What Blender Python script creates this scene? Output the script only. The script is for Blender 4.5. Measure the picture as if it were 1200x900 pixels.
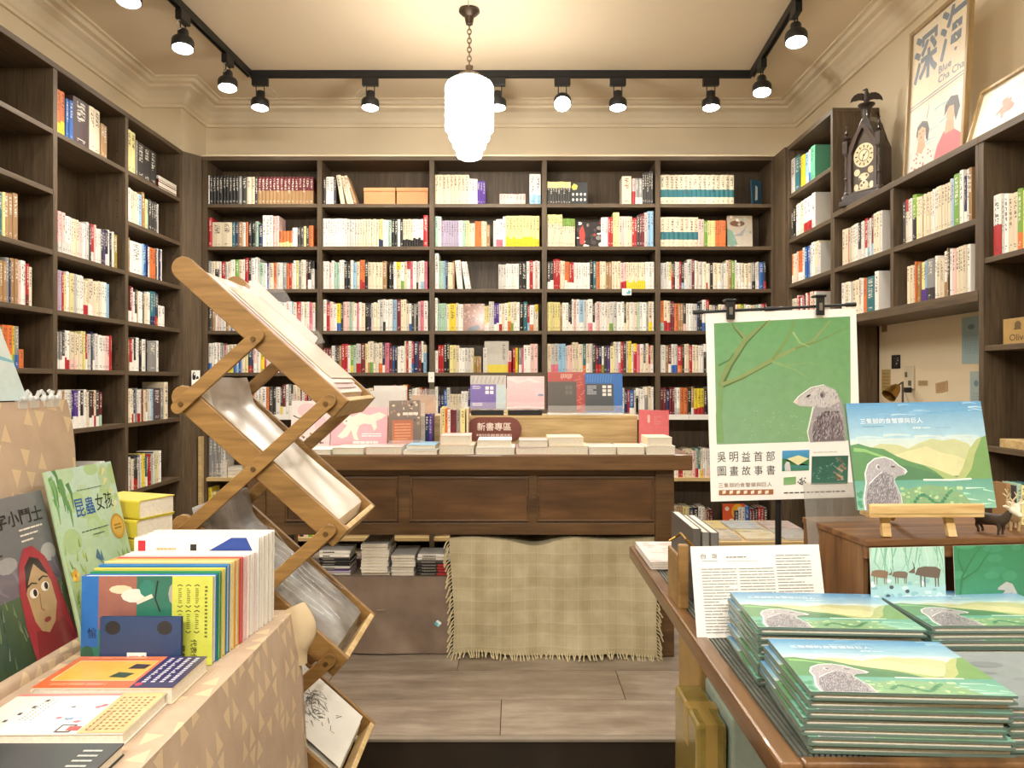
import bpy, math, random
from mathutils import Matrix, Vector
random.seed(11)
R = random.Random(5)
for o in list(bpy.data.objects):
    bpy.data.objects.remove(o)
scene = bpy.context.scene
COL = scene.collection
PI = math.pi

# ------------------------------------------------------------------ camera, world, exposure
F, CX, CY, CAMZ = 900.0, 604.0, 447.0, 1.40        # focal length in pixels, vanishing point, eye height
cam = bpy.data.cameras.new('camera')
cam.sensor_width = 36.0
cam.lens = 36.0 * F / 1200.0
cam.shift_x = -(CX - 600.0) / 1200.0
cam.shift_y = -(450.0 - CY) / 1200.0
cam.clip_start = 0.02
camo = bpy.data.objects.new('camera', cam)
camo.location = (0, 0, CAMZ)
camo.rotation_euler = (PI / 2, 0, 0)
COL.objects.link(camo)
scene.camera = camo
world = bpy.data.worlds.new('world')
scene.world = world
world.use_nodes = True
world.node_tree.nodes['Background'].inputs[0].default_value = (1.0, 0.86, 0.68, 1)
world.node_tree.nodes['Background'].inputs[1].default_value = 0.3
scene.view_settings.view_transform = 'Standard'
scene.view_settings.look = 'None'
scene.view_settings.exposure = 1.07
scene.view_settings.gamma = 1.0
scene.view_settings.use_curve_mapping = False
SPOT_W = 37.0
PENDANT = 14.5
LIGHT_COL = (1.0, 0.945, 0.865)

def X(px, d): return (px - CX) / F * d
def Z(py, d): return CAMZ - (py - CY) / F * d
def P(px, py, d): return Vector((X(px, d), d, Z(py, d)))

# ------------------------------------------------------------------ colours and materials
def lin(c):
    if isinstance(c, str):
        c = c.lstrip('#')
        c = [int(c[i:i + 2], 16) / 255 for i in (0, 2, 4)]
    return tuple((x / 12.92 if x <= 0.04045 else ((x + 0.055) / 1.055) ** 2.4) for x in c)

MATS = {}
def nt(name):
    m = bpy.data.materials.new(name)
    m.use_nodes = True
    n = m.node_tree
    b = n.nodes['Principled BSDF']
    return m, n, b

def math_node(n, op, a, b=None, c=None):
    k = n.nodes.new('ShaderNodeMath'); k.operation = op
    for i, v in enumerate((a, b, c)):
        if v is None: continue
        if isinstance(v, (int, float)): k.inputs[i].default_value = v
        else: n.links.new(v, k.inputs[i])
    return k.outputs[0]

def mix_col(n, fac, a, b, mode='MIX'):
    k = n.nodes.new('ShaderNodeMix'); k.data_type = 'RGBA'; k.blend_type = mode
    for s, v in ((k.inputs[0], fac), (k.inputs[6], a), (k.inputs[7], b)):
        if isinstance(v, (int, float)): s.default_value = v
        elif isinstance(v, tuple): s.default_value = (*v[:3], 1)
        else: n.links.new(v, s)
    return k.outputs[2]

def noise(n, vec, scale, detail=3, rough=0.55):
    k = n.nodes.new('ShaderNodeTexNoise')
    k.inputs['Scale'].default_value = scale
    k.inputs['Detail'].default_value = detail
    k.inputs['Roughness'].default_value = rough
    if vec is not None: n.links.new(vec, k.inputs['Vector'])
    return k.outputs['Fac']

def objvec(n, scale=(1, 1, 1), rot=(0, 0, 0)):
    t = n.nodes.new('ShaderNodeTexCoord')
    mp = n.nodes.new('ShaderNodeMapping')
    mp.inputs['Scale'].default_value = scale
    mp.inputs['Rotation'].default_value = rot
    n.links.new(t.outputs['Object'], mp.inputs[0])
    return mp.outputs[0]

def ramp(n, fac, stops):
    k = n.nodes.new('ShaderNodeValToRGB')
    e = k.color_ramp.elements
    e[0].position, e[0].color = stops[0][0], (*stops[0][1], 1)
    e[1].position, e[1].color = stops[-1][0], (*stops[-1][1], 1)
    for p, c in stops[1:-1]:
        x = e.new(p); x.color = (*c, 1)
    n.links.new(fac, k.inputs[0])
    return k.outputs[0]

def bump(n, b, h, strength=0.2, dist=0.01):
    k = n.nodes.new('ShaderNodeBump')
    k.inputs['Strength'].default_value = strength
    k.inputs['Distance'].default_value = dist
    n.links.new(h, k.inputs['Height'])
    n.links.new(k.outputs[0], b.inputs['Normal'])

def plain(name, c, rough=0.5, metal=0.0, var=0.06, vs=12, coat=0.0, bmp=0.0):
    if name in MATS: return MATS[name]
    m, n, b = nt(name)
    c = lin(c)
    f = noise(n, objvec(n), vs, 4)
    col = ramp(n, f, [(0.3, tuple(x * (1 - var) for x in c)), (0.7, tuple(min(1, x * (1 + var)) for x in c))])
    n.links.new(col, b.inputs['Base Color'])
    b.inputs['Roughness'].default_value = rough
    b.inputs['Metallic'].default_value = metal
    b.inputs['Coat Weight'].default_value = coat
    if bmp: bump(n, b, f, bmp, 0.004)
    MATS[name] = m
    return m

def wood(name, dark, light, axis='x', scale=6.0, rough=0.5, stretch=14.0, contrast=0.5, bmp=0.08, coat=0.0):
    """wood grain running along one object axis"""
    if name in MATS: return MATS[name]
    m, n, b = nt(name)
    s = {'x': (1, stretch, stretch), 'y': (stretch, 1, stretch), 'z': (stretch, stretch, 1)}[axis]
    v = objvec(n, tuple(q * scale / 6 for q in s))
    f = noise(n, v, 2.2, 6, 0.65)
    g = noise(n, v, 9.0, 3, 0.5)
    h = math_node(n, 'ADD', math_node(n, 'MULTIPLY', f, 0.7), math_node(n, 'MULTIPLY', g, 0.3))
    k = 0.5 * contrast
    col = ramp(n, h, [(0.5 - k * 0.5, lin(dark)), (0.5 + k * 0.5, lin(light))])
    n.links.new(col, b.inputs['Base Color'])
    b.inputs['Roughness'].default_value = rough
    b.inputs['Coat Weight'].default_value = coat
    bump(n, b, h, bmp, 0.004)
    MATS[name] = m
    return m

def emit(name, c, s):
    if name in MATS: return MATS[name]
    m, n, b = nt(name)
    b.inputs['Base Color'].default_value = (0.9, 0.9, 0.88, 1)
    b.inputs['Emission Color'].default_value = (*c, 1)
    b.inputs['Emission Strength'].default_value = s
    MATS[name] = m
    return m

def clear_plastic(name, tint='#ffffff', alpha=0.25, rough=0.06, crinkle=0.0):
    """thin clear acrylic or film: mostly see-through with a gloss"""
    if name in MATS: return MATS[name]
    m, n, b = nt(name)
    b.inputs['Base Color'].default_value = (*lin(tint), 1)
    b.inputs['Roughness'].default_value = rough
    b.inputs['Specular IOR Level'].default_value = 0.6
    b.inputs['Alpha'].default_value = alpha
    if crinkle:
        bump(n, b, noise(n, objvec(n), 35, 4, 0.6), crinkle, 0.01)
    MATS[name] = m
    return m

M_LAM = wood('laminate_x', '#4a3d2c', '#685640', 'x', 5, 0.5, 16)
M_LAMZ = wood('laminate_z', '#4a3d2c', '#685640', 'z', 5, 0.5, 16)
M_LAMY = wood('laminate_y', '#4a3d2c', '#685640', 'y', 5, 0.5, 16)
M_EDGE = wood('laminate_light', '#75644a', '#8b7859', 'x', 5, 0.5, 16)
M_PINE = wood('pine_light', '#b79a68', '#d3b883', 'x', 5, 0.5, 14, 0.4)
M_TABLE = wood('table_wood', '#422e19', '#735533', 'x', 4, 0.42, 12, 0.6, 0.15, 0.15)
M_TABLETOP = wood('table_top_wood', '#553a1f', '#7d5c36', 'x', 4, 0.4, 12, 0.5, 0.1, 0.2)
M_RWOOD = wood('counter_wood', '#523820', '#7f5c39', 'y', 4, 0.3, 12, 0.6, 0.1, 0.3)
M_RACK = wood('rack_wood', '#7f5f33', '#a07c48', 'x', 5, 0.42, 10, 0.5, 0.06, 0.1)
M_RACKE = wood('rack_wood_edge', '#bd9c66', '#d6b983', 'x', 5, 0.45, 10, 0.4, 0.04)
M_WALL = plain('wall_paint', '#e6d7b9', 0.75, var=0.03, vs=1.2)
M_CEIL = plain('ceiling_paint', '#ead9bd', 0.8, var=0.025, vs=0.8)
M_TRIM = plain('cornice_paint', '#eadbbf', 0.7, var=0.02)
M_PAGE = None
M_BLACK = plain('black_metal', '#1b1b1b', 0.45, 0.2, var=0.1)
M_BLACKP = plain('black_plastic', '#151515', 0.4, var=0.1)
M_WHITE = plain('white_card', '#efede6', 0.55, var=0.02)
M_CREAM = plain('cream_card', '#eadcc0', 0.6, var=0.03)
M_ACRYL = clear_plastic('clear_acrylic', '#ffffff', 0.14, 0.05)
M_STEEL = plain('brushed_steel', '#9a9a98', 0.3, 0.9, var=0.05)
M_BRASS = plain('old_brass', '#a07c3c', 0.35, 0.85, var=0.1)

def page_mat():
    m, n, b = nt('page_edges')
    v = objvec(n)
    f = noise(n, v, 180, 2)
    col = ramp(n, f, [(0.3, lin('#d8d0be')), (0.7, lin('#e6dfcf'))])
    n.links.new(col, b.inputs['Base Color'])
    b.inputs['Roughness'].default_value = 0.85
    return m
M_PAGE = page_mat()

def print_mat(name, rough, coat, amount=0.15, sc=48):
    """flat print: the ink colour is stored on the mesh, with a painterly mottle"""
    m, n, b = nt(name)
    a = n.nodes.new('ShaderNodeAttribute'); a.attribute_name = 'Col'
    f = noise(n, objvec(n), sc, 5, 0.65)
    k = math_node(n, 'ADD', math_node(n, 'MULTIPLY', f, amount * 2), 1 - amount)
    h = n.nodes.new('ShaderNodeHueSaturation')
    n.links.new(a.outputs['Color'], h.inputs['Color'])
    n.links.new(k, h.inputs['Value'])
    n.links.new(h.outputs[0], b.inputs['Base Color'])
    b.inputs['Roughness'].default_value = rough
    b.inputs['Coat Weight'].default_value = coat
    b.inputs['Coat Roughness'].default_value = 0.12
    return m
M_PRINT = print_mat('printed_paper', 0.5, 0.0)
M_GLOSS = print_mat('printed_gloss', 0.4, 0.35)
M_MATTE = print_mat('printed_flat', 0.6, 0.0, 0.03)

def spine_mat():
    """book covers: cover, ink and paper-band colours sit on each face; titles run down the spine"""
    m, n, b = nt('book_cover')
    def at(nm):
        a = n.nodes.new('ShaderNodeAttribute'); a.attribute_name = nm
        return a
    uv = n.nodes.new('ShaderNodeUVMap'); uv.uv_map = 'UVMap'
    sx = n.nodes.new('ShaderNodeSeparateXYZ'); n.links.new(uv.outputs[0], sx.inputs[0])
    u, v = sx.outputs[0], sx.outputs[1]
    cov, ink, band = at('cov').outputs['Color'], at('ink').outputs['Color'], at('bandc').outputs['Color']
    par = n.nodes.new('ShaderNodeSeparateXYZ'); n.links.new(at('par').outputs['Vector'], par.inputs[0])
    b0, b1, seed = par.outputs
    inb = math_node(n, 'MULTIPLY', math_node(n, 'GREATER_THAN', v, b0), math_node(n, 'LESS_THAN', v, b1))
    base = mix_col(n, inb, cov, band)
    cells = math_node(n, 'MULTIPLY', v, 46.0)
    cv = math_node(n, 'FLOOR', cells)
    cu = math_node(n, 'FLOOR', math_node(n, 'MULTIPLY', u, 7.0))
    cb = n.nodes.new('ShaderNodeCombineXYZ')
    n.links.new(cu, cb.inputs[0]); n.links.new(cv, cb.inputs[1]); n.links.new(seed, cb.inputs[2])
    wn = n.nodes.new('ShaderNodeTexWhiteNoise'); wn.noise_dimensions = '3D'
    n.links.new(cb.outputs[0], wn.inputs['Vector'])
    glyph = math_node(n, 'GREATER_THAN', wn.outputs['Value'], 0.45)
    gap = math_node(n, 'GREATER_THAN', math_node(n, 'FRACT', math_node(n, 'MULTIPLY', v, 11.5)), 0.22)
    sfr = math_node(n, 'FRACT', math_node(n, 'MULTIPLY', seed, 7.31))
    lo = math_node(n, 'ADD', math_node(n, 'MULTIPLY', sfr, 0.25), 0.38)
    r1 = math_node(n, 'MULTIPLY', math_node(n, 'GREATER_THAN', v, lo), math_node(n, 'LESS_THAN', v, 0.93))
    r2 = math_node(n, 'MULTIPLY', math_node(n, 'GREATER_THAN', v, 0.07), math_node(n, 'LESS_THAN', v, 0.13))
    rr = math_node(n, 'MAXIMUM', r1, r2)
    ru = math_node(n, 'MULTIPLY', math_node(n, 'GREATER_THAN', u, 0.24), math_node(n, 'LESS_THAN', u, 0.76))
    mask = math_node(n, 'MULTIPLY', math_node(n, 'MULTIPLY', glyph, gap), math_node(n, 'MULTIPLY', rr, ru))
    mask = math_node(n, 'MULTIPLY', mask, 0.8)
    col = mix_col(n, mask, base, ink)
    n.links.new(col, b.inputs['Base Color'])
    b.inputs['Roughness'].default_value = 0.45
    return m
M_BOOK = spine_mat()

# ------------------------------------------------------------------ objects
def setp(o, label=None, cat=None, group=None, kind=None):
    if label: o['label'] = label
    if cat: o['category'] = cat
    if group: o['group'] = group
    if kind: o['kind'] = kind
    return o

MW = {}
def mw(o):
    m = Matrix.LocRotScale(o.location, o.rotation_euler, o.scale)
    return mw(o.parent) @ m if o.parent else m

def thing(name, label, cat, loc=(0, 0, 0), rz=0.0, group=None, rot=None):
    o = bpy.data.objects.new(name, None)
    o.empty_display_size = 0.05
    COL.objects.link(o)
    o.location = loc
    o.rotation_euler = rot if rot else (0, 0, rz)
    return setp(o, label, cat, group)

def part(name, parent):
    """an Empty inside a thing"""
    o = bpy.data.objects.new(name, None); COL.objects.link(o); o.parent = parent
    return o

class G:
    """collects geometry in world (or local) coordinates and links it as one mesh object"""
    def __init__(s): s.v, s.f, s.m, s.cm = [], [], [], 0
    def add(s, vs, fs, mat=None):
        k = len(s.v)
        s.v += [Vector(q) for q in vs]
        for f in fs:
            s.f.append([i + k for i in f]); s.m.append(s.cm if mat is None else mat)
        return s
    def box(s, x0, x1, y0, y1, z0, z1, mat=None, M=None):
        vs = [Vector((x, y, z)) for z in (z0, z1) for y in (y0, y1) for x in (x0, x1)]
        if M is not None: vs = [M @ q for q in vs]
        return s.add(vs, [(0, 2, 3, 1), (4, 5, 7, 6), (0, 1, 5, 4), (2, 6, 7, 3), (0, 4, 6, 2), (1, 3, 7, 5)], mat)
    def cyl(s, p0, p1, r0, r1=None, n=14, caps=True, mat=None):
        p0, p1 = Vector(p0), Vector(p1)
        r1 = r0 if r1 is None else r1
        d = (p1 - p0).normalized()
        a = d.orthogonal().normalized(); b = d.cross(a)
        vs = []
        for p, r in ((p0, r0), (p1, r1)):
            for i in range(n):
                t = 2 * PI * i / n
                vs.append(p + (a * math.cos(t) + b * math.sin(t)) * r)
        fs = [(i, (i + 1) % n, n + (i + 1) % n, n + i) for i in range(n)]
        if caps: fs += [tuple(reversed(range(n))), tuple(range(n, 2 * n))]
        return s.add(vs, fs, mat)
    def tube(s, pts, r, n=8, mat=None):
        pts = [Vector(p) for p in pts]
        rs = r if isinstance(r, (list, tuple)) else [r] * len(pts)
        vs, prev = [], None
        for i, p in enumerate(pts):
            d = (pts[min(i + 1, len(pts) - 1)] - pts[max(i - 1, 0)]).normalized()
            a = d.orthogonal().normalized() if prev is None else (prev - d * prev.dot(d)).normalized()
            prev = a; b = d.cross(a)
            for j in range(n):
                t = 2 * PI * j / n
                vs.append(p + (a * math.cos(t) + b * math.sin(t)) * rs[i])
        fs = []
        for i in range(len(pts) - 1):
            for j in range(n):
                fs.append((i * n + j, i * n + (j + 1) % n, (i + 1) * n + (j + 1) % n, (i + 1) * n + j))
        fs += [tuple(reversed(range(n))), tuple(range((len(pts) - 1) * n, len(pts) * n))]
        return s.add(vs, fs, mat)
    def lathe(s, prof, c, n=24, M=None, mat=None):
        """prof: (radius, z) pairs, revolved about z through c"""
        vs = []
        for r, z in prof:
            for j in range(n):
                t = 2 * PI * j / n
                q = Vector((r * math.cos(t), r * math.sin(t), z))
                vs.append((M @ q if M is not None else q) + Vector(c))
        fs = []
        for i in range(len(prof) - 1):
            for j in range(n):
                fs.append((i * n + j, i * n + (j + 1) % n, (i + 1) * n + (j + 1) % n, (i + 1) * n + j))
        fs += [tuple(reversed(range(n))), tuple(range((len(prof) - 1) * n, len(prof) * n))]
        return s.add(vs, fs, mat)
    def prism(s, poly, M, t, mat=None):
        """poly in local x,y; extruded 0..t along local z; placed by M"""
        n = len(poly)
        vs = [M @ Vector((x, y, z)) for z in (0, t) for x, y in poly]
        fs = [(i, (i + 1) % n, n + (i + 1) % n, n + i) for i in range(n)]
        return s.add(vs, fs + [tuple(reversed(range(n))), tuple(range(n, 2 * n))], mat)
    def grid(s, fn, nu, nv, mat=None):
        vs = [fn(i / nu, j / nv) for j in range(nv + 1) for i in range(nu + 1)]
        w = nu + 1
        return s.add(vs, [(j * w + i, j * w + i + 1, (j + 1) * w + i + 1, (j + 1) * w + i) for j in range(nv) for i in range(nu)], mat)
    def build(s, name, mats, parent=None, at=None, smooth=False, bevel=0.0, solid=0.0, fix=True, local=False, angle=40):
        me = bpy.data.meshes.new(name)
        o = bpy.data.objects.new(name, me)
        COL.objects.link(o)
        if parent is not None: o.parent = parent
        if at is not None: o.location = at
        inv = Matrix() if local else mw(o).inverted()
        me.from_pydata([inv @ q for q in s.v], [], s.f)
        for m in (mats if isinstance(mats, (list, tuple)) else [mats]): me.materials.append(m)
        me.polygons.foreach_set('material_index', s.m)
        if fix:
            import bmesh
            bm = bmesh.new(); bm.from_mesh(me)
            bmesh.ops.recalc_face_normals(bm, faces=bm.faces)
            bm.to_mesh(me); bm.free()
        if smooth:
            me.polygons.foreach_set('use_smooth', [True] * len(me.polygons))
            try: me.set_sharp_from_angle(angle=math.radians(angle))
            except Exception: pass
        if solid:
            q = o.modifiers.new('thick', 'SOLIDIFY'); q.thickness = solid; q.offset = 0
        if bevel:
            q = o.modifiers.new('bevel', 'BEVEL'); q.width = bevel; q.segments = 2; q.limit_method = 'ANGLE'
        me.update()
        return o

def copy_tree(o, parent=None):
    c = o.copy(); COL.objects.link(c)
    if parent is not None: c.parent = parent
    for ch in [q for q in bpy.data.objects if q.parent == o]:
        copy_tree(ch, c)
    return c
def copy_thing(o, M, label):
    """copy of a thing with its parts at a new world matrix"""
    c = o.copy(); COL.objects.link(c)
    l, r, sc = M.decompose()
    c.rotation_euler = r.to_euler(); c.location = l
    c['label'] = label
    for ch in KIDS.get(o.name, []):
        d = ch.copy(); COL.objects.link(d); d.parent = c
        for g in KIDS.get(ch.name, []):
            e = g.copy(); COL.objects.link(e); e.parent = d
    return c
KIDS = {}
def remember(o):
    KIDS[o.name] = [q for q in COL.objects if q.parent == o]
    for ch in KIDS[o.name]:
        KIDS[ch.name] = [q for q in COL.objects if q.parent == ch]

def frame_matrix(origin, ax, up):
    """matrix whose local x runs along ax, y along up, z out of the front"""
    ax = Vector(ax).normalized(); up = Vector(up)
    nz = ax.cross(up).normalized(); up = nz.cross(ax).normalized()
    m = Matrix((ax, up, nz)).transposed().to_4x4()
    m.translation = Vector(origin)
    return m

# ------------------------------------------------------------------ flat print
TXT = {}
def text_geo(body, bold=0.0):
    key = (body, bold)
    if key in TXT: return TXT[key]
    c = bpy.data.curves.new('lettering', 'FONT'); c.body = body; c.size = 1.0; c.offset = bold; c.resolution_u = 2
    o = bpy.data.objects.new('lettering', c); COL.objects.link(o)
    dg = bpy.context.evaluated_depsgraph_get()
    me = o.evaluated_get(dg).to_mesh()
    vs = [(v.co.x, v.co.y) for v in me.vertices]; fs = [tuple(p.vertices) for p in me.polygons]
    o.evaluated_get(dg).to_mesh_clear()
    bpy.data.objects.remove(o); bpy.data.curves.remove(c)
    if vs:
        x0 = min(v[0] for v in vs); x1 = max(v[0] for v in vs); y0 = min(v[1] for v in vs); y1 = max(v[1] for v in vs)
        vs = [((x - x0) / (x1 - x0), (y - y0) / (y1 - y0)) for x, y in vs]
    TXT[key] = (vs, fs)
    return TXT[key]

class Art:
    """flat print in unit coordinates (0..1, 0..1) on a w x h sheet; later shapes lie on top of earlier ones"""
    def __init__(s, w, h, step=0.00012):
        s.w, s.h, s.step, s.L = w, h, step, 0
        s.tint = None
        s.v, s.f, s.c = [], [], []
    def raw(s, pts, faces, cols):
        if s.tint:                      # ink thinned towards the paper tone
            tc, tk = lin(s.tint[0]), s.tint[1]
            th = lambda c: tuple(a * (1 - tk) + b * tk for a, b in zip(c, tc))
            cols = [th(c) for c in cols] if isinstance(cols, list) else th(cols)
        k = len(s.v)
        s.v += [(min(1.0, max(0.0, x)) * s.w, min(1.0, max(0.0, y)) * s.h, s.L) for x, y in pts]
        for f in faces:
            s.f.append([i + k for i in f])
            s.c.append([cols[i] if isinstance(cols, list) else cols for i in f])
        s.L += 1
        return s
    def poly(s, pts, c):
        return s.raw(pts, [tuple(range(len(pts)))], lin(c))
    def rect(s, x0, y0, x1, y1, c, c2=None):
        """c at the bottom, c2 at the top"""
        a, b = lin(c), lin(c2 or c)
        return s.raw([(x0, y0), (x1, y0), (x1, y1), (x0, y1)], [(0, 1, 2, 3)], [a, a, b, b])
    def disc(s, x, y, rx, ry, c, n=18, rot=0.0):
        ps = []
        for i in range(n):
            t = 2 * PI * i / n
            dx, dy = rx * math.cos(t), ry * math.sin(t)
            ps.append((x + dx * math.cos(rot) - dy * math.sin(rot), y + dx * math.sin(rot) + dy * math.cos(rot)))
        return s.poly(ps, c)
    def stroke(s, pts, wd, c, taper=1.0):
        """a brush stroke along pts; width in sheet units of x"""
        n = len(pts); asp = s.w / s.h
        L, Rr = [], []
        for i, (x, y) in enumerate(pts):
            x0, y0 = pts[max(0, i - 1)]; x1, y1 = pts[min(n - 1, i + 1)]
            dx, dy = (x1 - x0), (y1 - y0) / asp
            q = math.hypot(dx, dy) or 1
            k = wd * (1 - (1 - taper) * i / max(1, n - 1)) / 2
            nx, ny = -dy / q * k, dx / q * k * asp
            L.append((x + nx, y + ny)); Rr.append((x - nx, y - ny))
        vs = L + Rr
        return s.raw(vs, [(i, n + i, n + i + 1, i + 1) for i in range(n - 1)], lin(c))
    def text(s, body, x, y, wd, ht, c, bold=0.0, rot=0):
        """lettering fitted into a box with its lower left corner at x, y"""
        vs, fs = text_geo(body, bold)
        if rot == 90: vs = [(-b + 1, a) for a, b in vs]
        if rot == -90: vs = [(b, 1 - a) for a, b in vs]
        return s.raw([(x + a * wd, y + b * ht) for a, b in vs], fs, lin(c))
    def lines(s, x0, y0, x1, y1, n, c, r, fill=0.5, breaks=4):
        """rows of unreadably small print"""
        pts, fs = [], []
        st = (y1 - y0) / n
        for i in range(n):
            yy = y1 - (i + 0.5) * st
            xs = x0
            xe = x1 if r.random() > 0.2 else x0 + (x1 - x0) * r.uniform(0.4, 0.95)
            while xs < xe - 0.002:
                e = min(xe, xs + (x1 - x0) * r.uniform(0.5, 1.5) / breaks)
                k = len(pts)
                pts += [(xs, yy - st * fill / 2), (e, yy - st * fill / 2), (e, yy + st * fill / 2), (xs, yy + st * fill / 2)]
                fs.append((k, k + 1, k + 2, k + 3))
                xs = e + (x1 - x0) * 0.02
        return s.raw(pts, fs, lin(c))
    def build(s, name, parent, M, mat=None):
        """M maps the sheet (x right, y up, z out) into the world"""
        me = bpy.data.meshes.new(name)
        o = bpy.data.objects.new(name, me); COL.objects.link(o)
        if parent is not None: o.parent = parent
        inv = mw(o).inverted() @ M
        st = min(s.step, 0.0009 / max(1, s.L))          # the whole print stays under a millimetre thick
        me.from_pydata([inv @ Vector((x, y, 0.0002 + z * st)) for x, y, z in s.v], [], s.f)
        at = me.color_attributes.new('Col', 'FLOAT_COLOR', 'CORNER')
        flat = []
        for cs in s.c:
            for q in cs: flat += [q[0], q[1], q[2], 1.0]
        at.data.foreach_set('color', flat)
        me.materials.append(mat or M_PRINT)
        me.update()
        return o

# ------------------------------------------------------------------ books
def book_geo(t, h, dp, c=0.0016, bulge=None):
    """standing book: spine faces -y; x 0..t, y 0..dp, z 0..h. Returns verts, faces, uvs, page flags"""
    bulge = min(0.18 * t, 0.004) if bulge is None else bulge
    c = min(c, t * 0.2)
    out = [(0, dp), (0, bulge), (t * 0.5, 0), (t, bulge), (t, dp)]
    inn = [(c, dp), (c, bulge + c), (t * 0.5, bulge + c), (t - c, bulge + c), (t - c, dp)]
    v = [(x, y, z) for z in (0, h) for x, y in out] + [(x, y, z) for z in (0, h) for x, y in inn]
    f, uv, pg = [], [], []
    us = [-2, 0.0, 0.5, 1.0, 3.0]
    for i in range(4):
        f.append((i, i + 1, 5 + i + 1, 5 + i))
        ua, ub = us[i], us[i + 1]
        if i == 0: ua, ub = -3, -2
        if i == 3: ua, ub = 2, 3
        uv.append([(ua, 0), (ub, 0), (ub, 1), (ua, 1)]); pg.append(0)
    for i in range(4):
        f.append((5 + i, 5 + i + 1, 15 + i + 1, 15 + i)); uv.append([(2, 1)] * 4); pg.append(0)
        f.append((i + 1, i, 10 + i, 10 + i + 1)); uv.append([(2, 0)] * 4); pg.append(0)
    f.append((0, 5, 15, 10)); uv.append([(2, 0.5)] * 4); pg.append(0)
    f.append((4, 14, 19, 9)); uv.append([(2, 0.5)] * 4); pg.append(0)
    k = len(v); e = 0.003
    x0, x1, y0, y1, z0, z1 = c, t - c, bulge + c, dp - e, e, h - e
    v += [(x, y, z) for z in (z0, z1) for x, y in ((x0, y0), (x1, y0), (x1, y1), (x0, y1))]
    for q in ((k + 4, k + 5, k + 6, k + 7), (k + 3, k + 2, k + 1, k), (k + 2, k + 3, k + 7, k + 6)):
        f.append(q); uv.append([(2, 0.5)] * 4); pg.append(1)
    return v, f, uv, pg

def mesh_books(name, items, inv=None):
    """items: (matrix, t, h, dp, cov, ink, band, b0, b1, seed) -> one mesh"""
    V, Fc, U, PG, A = [], [], [], [], []
    for (M, t, h, dp, cov, ink, band, b0, b1, seed) in items:
        v, f, uv, pg = book_geo(t, h, dp)
        k = len(V)
        V += [M @ Vector(q) for q in v] if M is not None else [Vector(q) for q in v]
        for a, b, p in zip(f, uv, pg):
            Fc.append([i + k for i in a]); U += b; PG.append(p); A.append((cov, ink, band, (b0, b1, seed)))
    if inv is not None: V = [inv @ q for q in V]
    me = bpy.data.meshes.new(name)
    me.from_pydata(V, [], Fc)
    ul = me.uv_layers.new(name='UVMap')
    ul.data.foreach_set('uv', [x for q in U for x in q])
    me.materials.append(M_BOOK); me.materials.append(M_PAGE)
    me.polygons.foreach_set('material_index', PG)
    for j, nm in enumerate(('cov', 'ink', 'bandc')):
        at = me.attributes.new(nm, 'FLOAT_COLOR', 'FACE')
        at.data.foreach_set('color', [x for a in A for x in (*a[j], 1.0)])
    at = me.attributes.new('par', 'FLOAT_VECTOR', 'FACE')
    at.data.foreach_set('vector', [x for a in A for x in a[3]])
    me.update()
    return me

CODES = {
    'W': ('white', '#f1eee6'), 'C': ('cream', '#e6d9bd'), 'w': ('light grey', '#cfcdc6'), 'S': ('grey', '#8f8f8d'),
    'D': ('charcoal', '#3a3836'), 'K': ('black', '#161515'), 'R': ('red', '#b3242a'), 'r': ('wine red', '#6d2028'),
    'P': ('pink', '#d97a8a'), 'p': ('pale pink', '#e9c4bd'), 'O': ('orange', '#d9763a'), 'Y': ('bright yellow', '#e8d02c'),
    'y': ('pale yellow', '#e7dd9a'), 'G': ('green', '#7aa544'), 'g': ('mint green', '#a9c9b4'), 'T': ('teal', '#2d6f78'),
    'B': ('blue', '#2c62ae'), 'b': ('light blue', '#94bdd8'), 'N': ('navy', '#1f2c55'), 'V': ('purple', '#54358e'),
    'J': ('emerald green', '#63ad8b'), 'v': ('lavender', '#b3a9bf'), 'E': ('tan brown', '#a68257'), 'L': ('olive gold', '#8f7b2f'), 'H': ('plum brown', '#4d3a3d'),
}
# ------------------------------------------------------------------ the room
UF = 0.16                      # raised floor level
CEIL = CAMZ + 2.13
WL, WR, WB, WF = -2.69, 2.18, 5.95, -3.0

def structure(g, name, mats, **k):
    return setp(g.build(name, mats, **k), kind='structure')

def floor_mat():
    m, n, b = nt('floor_planks')
    inf = n.nodes.new('ShaderNodeObjectInfo')
    v = objvec(n, (1.6, 7, 1))
    t = n.nodes.new('ShaderNodeVectorMath'); t.operation = 'ADD'
    n.links.new(v, t.inputs[0])
    cb = n.nodes.new('ShaderNodeCombineXYZ')
    n.links.new(math_node(n, 'MULTIPLY', inf.outputs['Random'], 40.0), cb.inputs[0])
    n.links.new(cb.outputs[0], t.inputs[1])
    f = noise(n, t.outputs[0], 2.0, 7, 0.68)
    col = ramp(n, f, [(0.3, lin('#76685a')), (0.5, lin('#8d7f70')), (0.7, lin('#a69a8a'))])
    k = math_node(n, 'ADD', math_node(n, 'MULTIPLY', inf.outputs['Random'], 0.22), 0.89)
    h = n.nodes.new('ShaderNodeHueSaturation'); n.links.new(col, h.inputs['Color']); n.links.new(k, h.inputs['Value'])
    n.links.new(h.outputs[0], b.inputs['Base Color'])
    b.inputs['Roughness'].default_value = 0.38
    bump(n, b, f, 0.08, 0.003)
    return m
M_FLOOR = floor_mat()
M_GROUT = plain('floor_joint', '#3e342a', 0.8)
M_RISER = plain('riser_paint', '#2c2318', 0.5, var=0.2, vs=5)

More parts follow.
